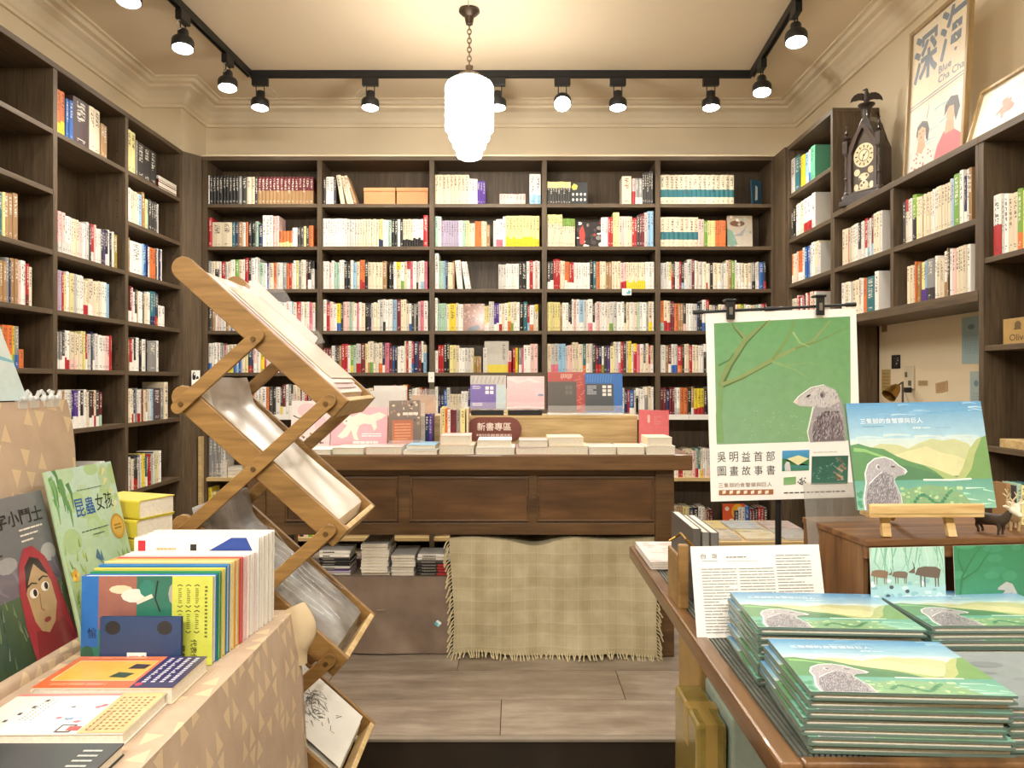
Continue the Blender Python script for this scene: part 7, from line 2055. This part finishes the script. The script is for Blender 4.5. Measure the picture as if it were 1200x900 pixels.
def art_film(a):
    rd = random.Random(44)
    a.rect(0, 0, 1, 1, '#e0cda6', '#e6d5b2')
    a.rect(0, 0, 1, 0.44, '#b8c4be', '#e3d9c0')
    for k in range(20): x, y = rd.random(), rd.uniform(0.08, 0.36); a.stroke([(x, y), (x + 0.12, y + 0.01), (x + 0.25, y)], 0.02, rd.choice(['#a3b9b9', '#c9cfc2', '#8fb0b4', '#d8d6c4']), 0.3)
    # two people, seen from the chest up: dark hair, head tipped back / pink shirt, turned away
    a.poly([(0.02, 0.0), (0.06, 0.1), (0.18, 0.16), (0.34, 0.16), (0.46, 0.1), (0.52, 0.0)], '#e3cfc0')
    for k in range(22): a.disc(rd.uniform(0.06, 0.46), rd.uniform(0.01, 0.13), 0.016, 0.008, '#b8564e', 6)
    a.poly([(0.17, 0.13), (0.2, 0.22), (0.3, 0.24), (0.34, 0.14), (0.26, 0.11)], '#c9966f'); a.disc(0.25, 0.25, 0.085, 0.06, '#cf9d76', 16)
    a.poly([(0.15, 0.25), (0.17, 0.31), (0.26, 0.335), (0.36, 0.31), (0.4, 0.25), (0.38, 0.17), (0.34, 0.2), (0.33, 0.27), (0.26, 0.295), (0.19, 0.28), (0.18, 0.23)], '#241e1c')
    a.stroke([(0.34, 0.33), (0.37, 0.40), (0.36, 0.44)], 0.012, '#3a3330', 0.4); a.stroke([(0.21, 0.255), (0.235, 0.255)], 0.012, '#3a2a24'); a.stroke([(0.27, 0.258), (0.295, 0.26)], 0.012, '#3a2a24'); a.disc(0.25, 0.222, 0.02, 0.006, '#9a4a42', 8)
    a.poly([(0.5, 0.0), (0.56, 0.1), (0.66, 0.17), (0.8, 0.17), (0.96, 0.1), (1.0, 0.0)], '#d0484e'); a.poly([(0.68, 0.15), (0.7, 0.24), (0.82, 0.24), (0.84, 0.15)], '#c48f68'); a.disc(0.78, 0.28, 0.085, 0.065, '#cb986f', 16)
    a.poly([(0.66, 0.27), (0.67, 0.34), (0.76, 0.38), (0.88, 0.36), (0.92, 0.28), (0.86, 0.2), (0.83, 0.26), (0.82, 0.31), (0.74, 0.32)], '#37302e')
    a.stroke([(0.0, 0.455), (1.0, 0.475)], 0.012, '#77818c'); a.stroke([(0.0, 0.475), (1.0, 0.495)], 0.012, '#77818c')
    for dx, dy in ((0, 0), (0.014, 0), (0, 0.008), (0.014, 0.008), (0.007, 0.004)):
        a.text('深', 0.04 + dx, 0.62 + dy, 0.43, 0.33, '#5f6b78', 0.008); a.text('海', 0.52 + dx, 0.65 + dy, 0.43, 0.33, '#5f6b78', 0.008)
    a.text('Blue', 0.52, 0.585, 0.22, 0.05, '#66727f', 0.012); a.text('Cha Cha', 0.52, 0.52, 0.44, 0.05, '#66727f', 0.012)
M_OAK = wood('frame_oak', '#8b7148', '#ab8f60', 'z', 5, 0.45, 10, 0.4)
framed('framed_poster', 'tall oak framed film poster leaning on right wall', Vector((1.955, 3.86, RT + 0.001)), (0.0, -1, 0), (0.05, 0, 1), 0.52, 0.74, 0.02, M_OAK, art_film)
def art_redleaf(a):
    a.rect(0, 0, 1, 1, '#e6d9ba', '#ebdfc4'); rd = random.Random(4)
    for k in range(26): t = rd.uniform(0, 2 * PI); r = rd.uniform(0, 0.14); a.disc(0.52 + r * math.cos(t), 0.42 + r * math.sin(t) * 1.2, rd.uniform(0.03, 0.07), rd.uniform(0.03, 0.08), rd.choice(['#c9603a', '#d0703f', '#bb5236']), 8)
    a.lines(0.3, 0.75, 0.8, 0.78, 1, '#b9a888', rd, 0.3, 3)
framed('framed_picture', 'small pale framed picture of an orange leaf shape', Vector((1.95, 3.315, RT + 0.001)), (0, -1, 0), (0.28, 0, 1), 0.40, 0.25, 0.016, M_OAK, art_redleaf)

# ------------------------------------------------------------------ nook wall: notes, socket, lamp, desk
NX = WR - 0.002
def note(name, label, pxa, pxb, pya, pyb, c, cat='note', fn=None, tilt=0.0):
    da, db = NX * F / (pxa - CX), NX * F / (pxb - CX)
    dm = (da + db) / 2
    z0, z1 = Z(pyb, dm), Z(pya, dm)
    w, h = da - db, z1 - z0
    M = frame_matrix(Vector((NX, da, z0)), (0, -1, tilt), (0, tilt, 1))
    t = thing(name, label, cat, Vector((NX, dm, z0)))
    g = G(); g.box(0, w, 0, h, -0.0005, 0.0015, M=M); g.build('paper', plain('note_' + c.strip('#'), c, 0.6, var=0.05), parent=t)
    if fn:
        a = Art(w, h); fn(a); a.build('print', t, M @ Matrix.Translation((0, 0, 0.0015)), M_MATTE)
def art_blackcard(a):
    for k in range(9): a.disc(R.uniform(0.2, 0.8), R.uniform(0.2, 0.8), 0.08, 0.05, R.choice(['#8a8078', '#cfc8bc', '#5a4a44']), 8)
def art_list(a):
    rd = random.Random(3); a.disc(0.5, 0.78, 0.18, 0.06, '#6d8a94', 10)
    for k in range(6): a.lines(0.2 + k * 0.11, 0.2, 0.24 + k * 0.11, 0.62, 8, '#7d97a0', rd, 0.5, 1)
def art_lines(a): a.lines(0.12, 0.12, 0.88, 0.88, 5, '#8d7550', random.Random(2), 0.3, 3)
note('wall_note', 'tiny brown paper square at top left of nook wall', 1033.5, 1039.5, 379, 389, '#8a7250')
note('wall_card', 'small black picture card pinned on nook wall', 1045, 1055, 416, 432, '#1f1a1c', 'card', art_blackcard)
note('wall_note', 'tan paper strip pinned above the brass lamp', 1033.5, 1043.5, 433, 458, '#b59a66', 'note', art_lines)
note('wall_note', 'small tan label right of the white socket', 1076, 1087, 446, 452, '#b8a077', 'note', art_lines)
note('wall_note', 'tan card pinned in middle of the nook wall', 1097, 1111, 449, 461, '#c0a075', 'note', art_lines, 0.12)
note('wall_notice', 'pale blue notice sheet at right of nook wall', 1127.5, 1150, 371, 426, '#9fb7ba', 'notice', art_list)
note('wall_notice', 'lower pale blue leaflet at right of nook wall', 1137, 1152, 435, 500, '#a9bcb9', 'notice', art_list)
sk = thing('wall_socket', 'white wall socket plate with plugged cable', 'socket', P(1067, 460, 4.22))
dm = NX * F / (1067 - CX)
g = G(); g.box(NX - 0.012, NX + 0.001, dm - 0.045, dm + 0.05, Z(456, dm), Z(429, dm)); g.build('plate', plain('socket_ivory', '#d9cdb2', 0.4), parent=sk, bevel=0.004)
g = G(); g.box(NX - 0.014, NX - 0.011, dm + 0.012, dm + 0.036, Z(442, dm), Z(436, dm)); g.box(NX - 0.014, NX - 0.011, dm - 0.03, dm + 0.0, Z(452, dm), Z(446, dm)); g.build('outlet', plain('outlet_brown', '#6d6252', 0.5), parent=sk)  # outlet faces in an even grey brown, darker than the plate
g = G(); g.box(NX - 0.05, NX - 0.012, dm - 0.04, dm - 0.012, Z(460, dm), Z(454, dm)); g.build('plug', M_BLACKP, parent=sk, bevel=0.003)
g = G(); g.tube([Vector((NX - 0.045, dm - 0.026, Z(458, dm))), Vector((NX - 0.05, dm - 0.05, Z(464, dm))), Vector((NX - 0.045, dm - 0.075, Z(472, dm))), Vector((NX - 0.04, dm - 0.08, 0.96))], 0.004, 6); g.build('cord', M_CABLE, parent=sk, smooth=True)
g = G(); g.box(1.88, WR - 0.001, 3.152, 4.598, 0.915, 0.95)
dk = thing('nook_desk', 'brown writing desk under the wall shelf unit', 'desk', (2.03, 3.87, UF))
g.build('desk_top', M_LAMY, parent=dk, bevel=0.003)
for y in (3.17, 4.545):
    g = G(); g.box(1.95, WR - 0.005, y, y + 0.035, UF, 0.915); g.build('desk_side', M_LAMZ, parent=dk)
dlm = thing('desk_lamp', 'small brass gooseneck desk lamp in the wall nook', 'lamp', (2.05, 4.1, 0.95))
y_ = 4.15
hp = Vector((X(1046, y_), y_, Z(459, y_)))
g = G(); axd = Vector((-0.6, -0.2, -0.55)).normalized(); g.cyl(hp - axd * 0.045, hp - axd * 0.02, 0.018, 0.03, 16); g.cyl(hp - axd * 0.02, hp + axd * 0.035, 0.03, 0.04, 16, caps=False); g.build('shade', M_BRASS, parent=dlm, smooth=True)
g = G(); g.tube([hp - axd * 0.04, hp - axd * 0.09 + Vector((0.0, 0, -0.005)), Vector((X(1058, y_), y_, Z(474, y_))), Vector((X(1063, y_), y_, Z(500, y_))), Vector((X(1062, y_), y_, 0.97))], 0.006, 8); g.build('gooseneck', plain('dark_bronze', '#4a3d31', 0.4, 0.6), parent=dlm, smooth=True)
g = G(); g.lathe([(0.06, 0.95), (0.06, 0.96), (0.03, 0.972), (0.01, 0.98)], (X(1062, y_), y_, 0), 20); g.build('base', M_BRASS, parent=dlm, smooth=True)
# kraft box with a tree mark, and a wooden block in the nearest right bookcase
def right_item(s0, s1, z, h, dp, name, label, cat, m, y0=0.01):
    M = cm('right'); g = G(); g.box(s0, s1, y0, y0 + dp, z + 0.001, z + h, M=M)
    t = thing(name, label, cat, M @ Vector(((s0 + s1) / 2, y0, z))); g.build('box', m, parent=t, bevel=0.002)
    return t, M
t, M = right_item(RS[3] + 0.11, RS[3] + 0.36, NZ[1], 0.10, 0.14, 'gift_box', 'kraft box with a printed tree and script lettering', 'box', M_KRAFT, 0.03)
Mf = M @ Matrix.Translation((RS[3] + 0.11, 0.03, NZ[1] + 0.001)) @ Matrix.Rotation(PI / 2, 4, 'X')
a = Art(0.25, 0.099); a.poly([(0.26, 0.55), (0.36, 0.9), (0.44, 0.55)], '#5c4526'); a.disc(0.36, 0.72, 0.08, 0.16, '#6b5230', 12); a.text('Olive', 0.16, 0.12, 0.42, 0.26, '#5c4526', 0.005); a.build('print', t, Mf, M_MATTE)
right_item(RS[3] + 0.12, RS[3] + 0.34, NZ[2], 0.035, 0.12, 'wooden_block', 'pale wooden block on the lower shelf, right edge', 'block', M_PINE)

# ------------------------------------------------------------------ face-out books, boxes and odd stacks on the shelves
def shelf_face(key, s0, w, h, z, label, fn, t=0.015, y0=0.012, lean=0.06, cover='#888888', turn=0.0):
    M0 = cm(key); z += 0.001
    M = M0 @ Matrix.Translation((s0, y0 + t, z)) @ Matrix.Rotation(turn, 4, 'Z') @ frame_matrix((0, 0, 0), (1, 0, 0), (0, lean, 1))
    a = Art(w, h); fn(a)
    flat_book('display_book', label, w, h, t, M @ Matrix.Translation((0, 0, -t)), cover, a, group='face-out books on the shelves')
def bs_(px): return (px - 240) / F * 5.6
def a_star(a):
    a.rect(0, 0, 1, 1, '#33383b'); a.poly([(0.05, 0.8), (0.2, 0.95), (0.42, 0.86), (0.36, 0.68), (0.15, 0.66)], '#e9dd6a')
    for i in range(4):
        for j in range(2): a.disc(0.15 + i * 0.23, 0.22 + j * 0.24, 0.07, 0.07, '#d9d9d2', 8)
shelf_face('back', bs_(669), 0.125, 0.165, BLV[0], 'charcoal face-out book with yellow star, back bookcase top shelf', a_star, cover='#33383b')
def a_manga(a):
    rd = random.Random(2); a.rect(0, 0, 1, 1, '#2a2425')
    for k in range(30): a.disc(rd.random(), rd.random(), rd.uniform(0.04, 0.12), rd.uniform(0.03, 0.1), rd.choice(['#e4ddd8', '#b03a34', '#151213', '#8a8380', '#4a4243']), 8)
    a.poly([(0.15, 0.1), (0.1, 0.6), (0.25, 0.9), (0.35, 0.5), (0.3, 0.1)], '#b8433c')
shelf_face('back', bs_(676), 0.185, 0.185, BLV[1], 'black red and white face-out comic, back bookcase second shelf', a_manga, cover='#2a2425')
def a_map(a):
    rd = random.Random(3); a.rect(0, 0, 1, 1, '#cfc5b4', '#a99a84'); a.poly([(0, 0), (0, 0.6), (0.2, 0.5), (0.45, 0)], '#7fa392'); a.disc(0.4, 0.75, 0.3, 0.1, '#6b4a36', 16); a.poly([(0.2, 0.35), (0.5, 0.45), (0.8, 0.7), (0.6, 0.35)], '#9a9a9a')
    for k in range(12): a.disc(rd.random(), rd.random(), 0.06, 0.05, rd.choice(['#ddd5c6', '#b5ab9a', '#8aa79a']), 8)
shelf_face('back', bs_(854), 0.185, 0.232, BLV[1], 'beige and green map face-out book, back bookcase right end', a_map, cover='#bdb3a2', turn=0.03)
def a_teal(a): a.rect(0, 0, 1, 1, '#1f4458', '#2a5a70'); a.poly([(0.3, 0.2), (0.4, 0.8), (0.6, 0.75), (0.55, 0.25)], '#cfd6d4')
shelf_face('back', bs_(884), 0.10, 0.19, BLV[0], 'dark teal book turned sideways, back bookcase top right', a_teal, cover='#1f4458', turn=0.5, y0=0.03)
def a_brown(a):
    rd = random.Random(4); a.rect(0, 0, 1, 1, '#8f5f4c', '#9c6a54')
    for k in range(40): a.disc(rd.random(), rd.uniform(0.3, 1), 0.04, 0.03, rd.choice(['#5d3f38', '#b98a6c', '#c9a080', '#6f4a40']), 6)
    a.poly([(0.2, 0.0), (0.25, 0.12), (0.7, 0.22), (0.8, 0.1), (0.6, 0.0)], '#4a505a')
shelf_face('back', bs_(542.5), 0.158, 0.2, BLV[3], 'brown patterned face-out book, middle bay fourth shelf', a_brown, cover='#8f5f4c')
def a_greyyel(a): a.rect(0, 0, 1, 1, '#b7b3a6', '#c3bfb2'); a.rect(0, 0, 1, 0.25, '#d8c41e'); a.lines(0.75, 0.4, 0.85, 0.9, 8, '#6a675e', random.Random(2), 0.5, 1)
shelf_face('back', bs_(567.5), 0.178, 0.23, BLV[4], 'grey book with yellow band facing out, middle bay fifth shelf', a_greyyel, cover='#b7b3a6')
def a_orangew(a):
    a.rect(0, 0, 1, 0.32, '#e6e2da'); a.rect(0, 0.32, 1, 1, '#d9592e'); a.disc(0.68, 0.75, 0.28, 0.25, '#e9ab2e', 18); a.disc(0.2, 0.85, 0.1, 0.07, '#e9d9c4', 10); a.disc(0.4, 0.5, 0.1, 0.05, '#efe4d2', 10); a.disc(0.2, 0.42, 0.07, 0.05, '#3a2a22', 10); a.lines(0.1, 0.06, 0.9, 0.26, 4, '#9a958c', random.Random(2), 0.4, 4)
shelf_face('back', bs_(848.5), 0.162, 0.235, BLV[7], 'orange and white face-out book on lowest back shelf', a_orangew, cover='#d9592e')
def a_gold(a): a.rect(0, 0, 1, 1, '#7f6a2a', '#94803a'); a.text('', 0, 0, 1, 1, '#000000') if False else None; a.lines(0.3, 0.15, 0.7, 0.85, 5, '#3d3214', random.Random(2), 0.6, 1)
shelf_face('left', LIN[2][1] - 0.13, 0.10, 0.19, ZL[2], 'gold face-out book, middle bay of left bookcase', a_gold, cover='#7f6a2a', turn=0.25, y0=0.02)
def a_bw(a): a.rect(0, 0, 1, 1, '#e2ded6'); a.poly([(0.1, 0.1), (0.2, 0.6), (0.5, 0.5), (0.8, 0.15), (0.6, 0.0), (0.2, 0.0)], '#1a1818'); a.disc(0.2, 0.75, 0.14, 0.08, '#1a1818', 10); a.disc(0.75, 0.35, 0.12, 0.2, '#1a1818', 10)
# orange-tan cardboard boxes on the top shelf
for k, (pa, pb) in enumerate(((425.5, 463), (464, 501.5))):
    x0, x1 = bs_(pa) - 2.265, bs_(pb) - 2.265
    t = thing('storage_carton', ['left orange tan carton on top shelf of back bookcase', 'right orange tan carton on top shelf of back bookcase'][k], 'box', ((x0 + x1) / 2, 5.62, BLV[0]))
    g = G(); g.box(x0 + 0.002, x1 - 0.002, 5.618, 5.80, BLV[0] + 0.001, BLV[0] + 0.118); g.build('box', plain('carton_tan', '#c98f5e', 0.6, var=0.05), parent=t, bevel=0.003)
    g = G(); g.box(x0, x1, 5.614, 5.804, BLV[0] + 0.095, BLV[0] + 0.122); g.build('lid', plain('carton_tan', '#c98f5e', 0.6, var=0.05), parent=t, bevel=0.003)
# flat pile in the left bookcase top far bay
zz = ZL[0] + 0.001
for k, (c, mm) in enumerate((('D', 12), ('r', 30), ('r', 14), ('W', 22))):
    M = cm('left') @ Matrix.Translation((LIN[3][0] + 0.42, 0.012, zz))
    nm, hx = CODES[c]
    flat_book('lying_book', '%s book lying flat, %s of pile at left bookcase top' % (nm, ['bottom', 'second', 'third', 'top'][k]), 0.28, 0.2, mm / 1000, M, hx, group='flat pile at the left bookcase top')
    zz += mm / 1000 + 0.001
# small white notebooks in piles on the low back shelf
for q, (pa, n, w) in enumerate(((248, 5, 17), (266, 3, 17))):
    zz = BLV[6] + 0.001
    for k in range(n):
        M = cm('back') @ Matrix.Translation((bs_(pa), 0.012 + R.uniform(0, 0.004), zz))
        flat_book('notebook', 'white notebook, %s of %s pile on low back shelf' % ('bottom' if k == 0 else 'top' if k == n - 1 else ORD(k + 1) + ' from bottom', ['taller', 'shorter'][q]), w / F * 5.6, 0.15, 0.023, M, '#e3ddd0', group='notebook piles on the low back shelf')
        zz += 0.0245
# magazine table behind the counter on the right
mt = thing('magazine_table', 'low pale table of magazines below the right back shelves', 'table', (X(880, 4.9), 4.9, UF))
zt2 = Z(652, 4.7)
zt2 = UF + 0.30
xa, xb = X(836, 4.6), X(955, 4.6)
g = G(); g.box(xa - 0.1, xb, 4.5, 5.2, zt2 - 0.03, zt2); g.build('table_top', M_PINE, parent=mt, bevel=0.003)
for x in (xa - 0.08, xb - 0.06):
    for y in (4.53, 5.13): g = G(); g.box(x, x + 0.04, y, y + 0.04, UF, zt2 - 0.03); g.build('leg', M_PINE, parent=mt)
mcol = ['#c9bfae', '#d8cdb0', '#b9b6b0', '#d9c48a', '#bfc3c4', '#cdb9b0']
for k in range(6):
    i, j = k % 3, k // 3
    M = Matrix.Translation((xa - 0.06 + i * 0.235, 4.53 + j * 0.31, zt2 + 0.001)) @ Matrix.Rotation(R.uniform(-0.04, 0.04), 4, 'Z')
    a = Art(0.21, 0.28); rd = random.Random(k); a.rect(0, 0, 1, 1, mcol[k])
    for q in range(10): a.disc(rd.random() * 0.9 + 0.05, rd.random() * 0.9 + 0.05, rd.uniform(0.06, 0.2), 0.05, rd.choice(['#9a958a', '#d8d0bd', '#b0a790', '#cdb878', '#a5abad']), 8)
    flat_book('magazine', 'magazine lying on low table, %s row %s' % (['front', 'back'][j], ['left', 'middle', 'right'][i]), 0.21, 0.28, 0.012, M, mcol[k], a, group='magazines on the low table')
# small price tag on an upright, and the badge on a shelf edge
t = thing('shelf_tag', 'tiny white tag on upright between first bays', 'tag', (X(505.5, 5.59), 5.59, Z(447, 5.59)))
g = G(); g.box(X(502, 5.58), X(509, 5.58), 5.576, 5.58, Z(448, 5.58), Z(436, 5.58)); g.build('card', M_WHITE, parent=t)
a = Art(0.02, 0.03); a.disc(0.5, 0.5, 0.2, 0.15, '#8a8a86', 8); a.build('print', t, frame_matrix(P(504, 445, 5.575), (1, 0, 0), (0, 0, 1)), M_MATTE)
t = thing('shelf_badge', 'tiny white and teal badge clipped to back shelf edge', 'badge', P(734, 343, 5.59))
a = Art(0.07, 0.05); a.disc(0.3, 0.35, 0.25, 0.28, '#eef3f2', 10); a.disc(0.65, 0.6, 0.25, 0.28, '#5fb3bd', 10); a.disc(0.5, 0.75, 0.15, 0.2, '#f2f2ea', 8)
g = G(); g.box(X(729, 5.59), X(740, 5.59), 5.588, 5.594, Z(346, 5.59), Z(338, 5.59)); g.build('clip', M_WHITE, parent=t)
a.build('print', t, frame_matrix(P(729, 347, 5.586), (1, 0, 0), (0, 0, 1)), M_MATTE)

t = thing('wall_card', 'small black and white photo card on the left corner panel', 'card', P(228, 452, 5.52))
Mq = frame_matrix(P(225, 452, 5.515), (1, 0.9, 0), (0, 0, 1)); Mq.translation += Vector((0.004, -0.02, 0))
g = G(); g.box(0, 0.06, 0, 0.11, 0, 0.002, M=Mq); g.build('card', M_WHITE, parent=t)
a = Art(0.06, 0.11); a.disc(0.3, 0.6, 0.2, 0.3, '#1c1a1a', 12); a.disc(0.7, 0.35, 0.2, 0.28, '#1c1a1a', 12); a.disc(0.35, 0.75, 0.1, 0.08, '#d8d4cc', 8); a.build('print', t, Mq @ Matrix.Translation((0, 0, 0.002)), M_MATTE)
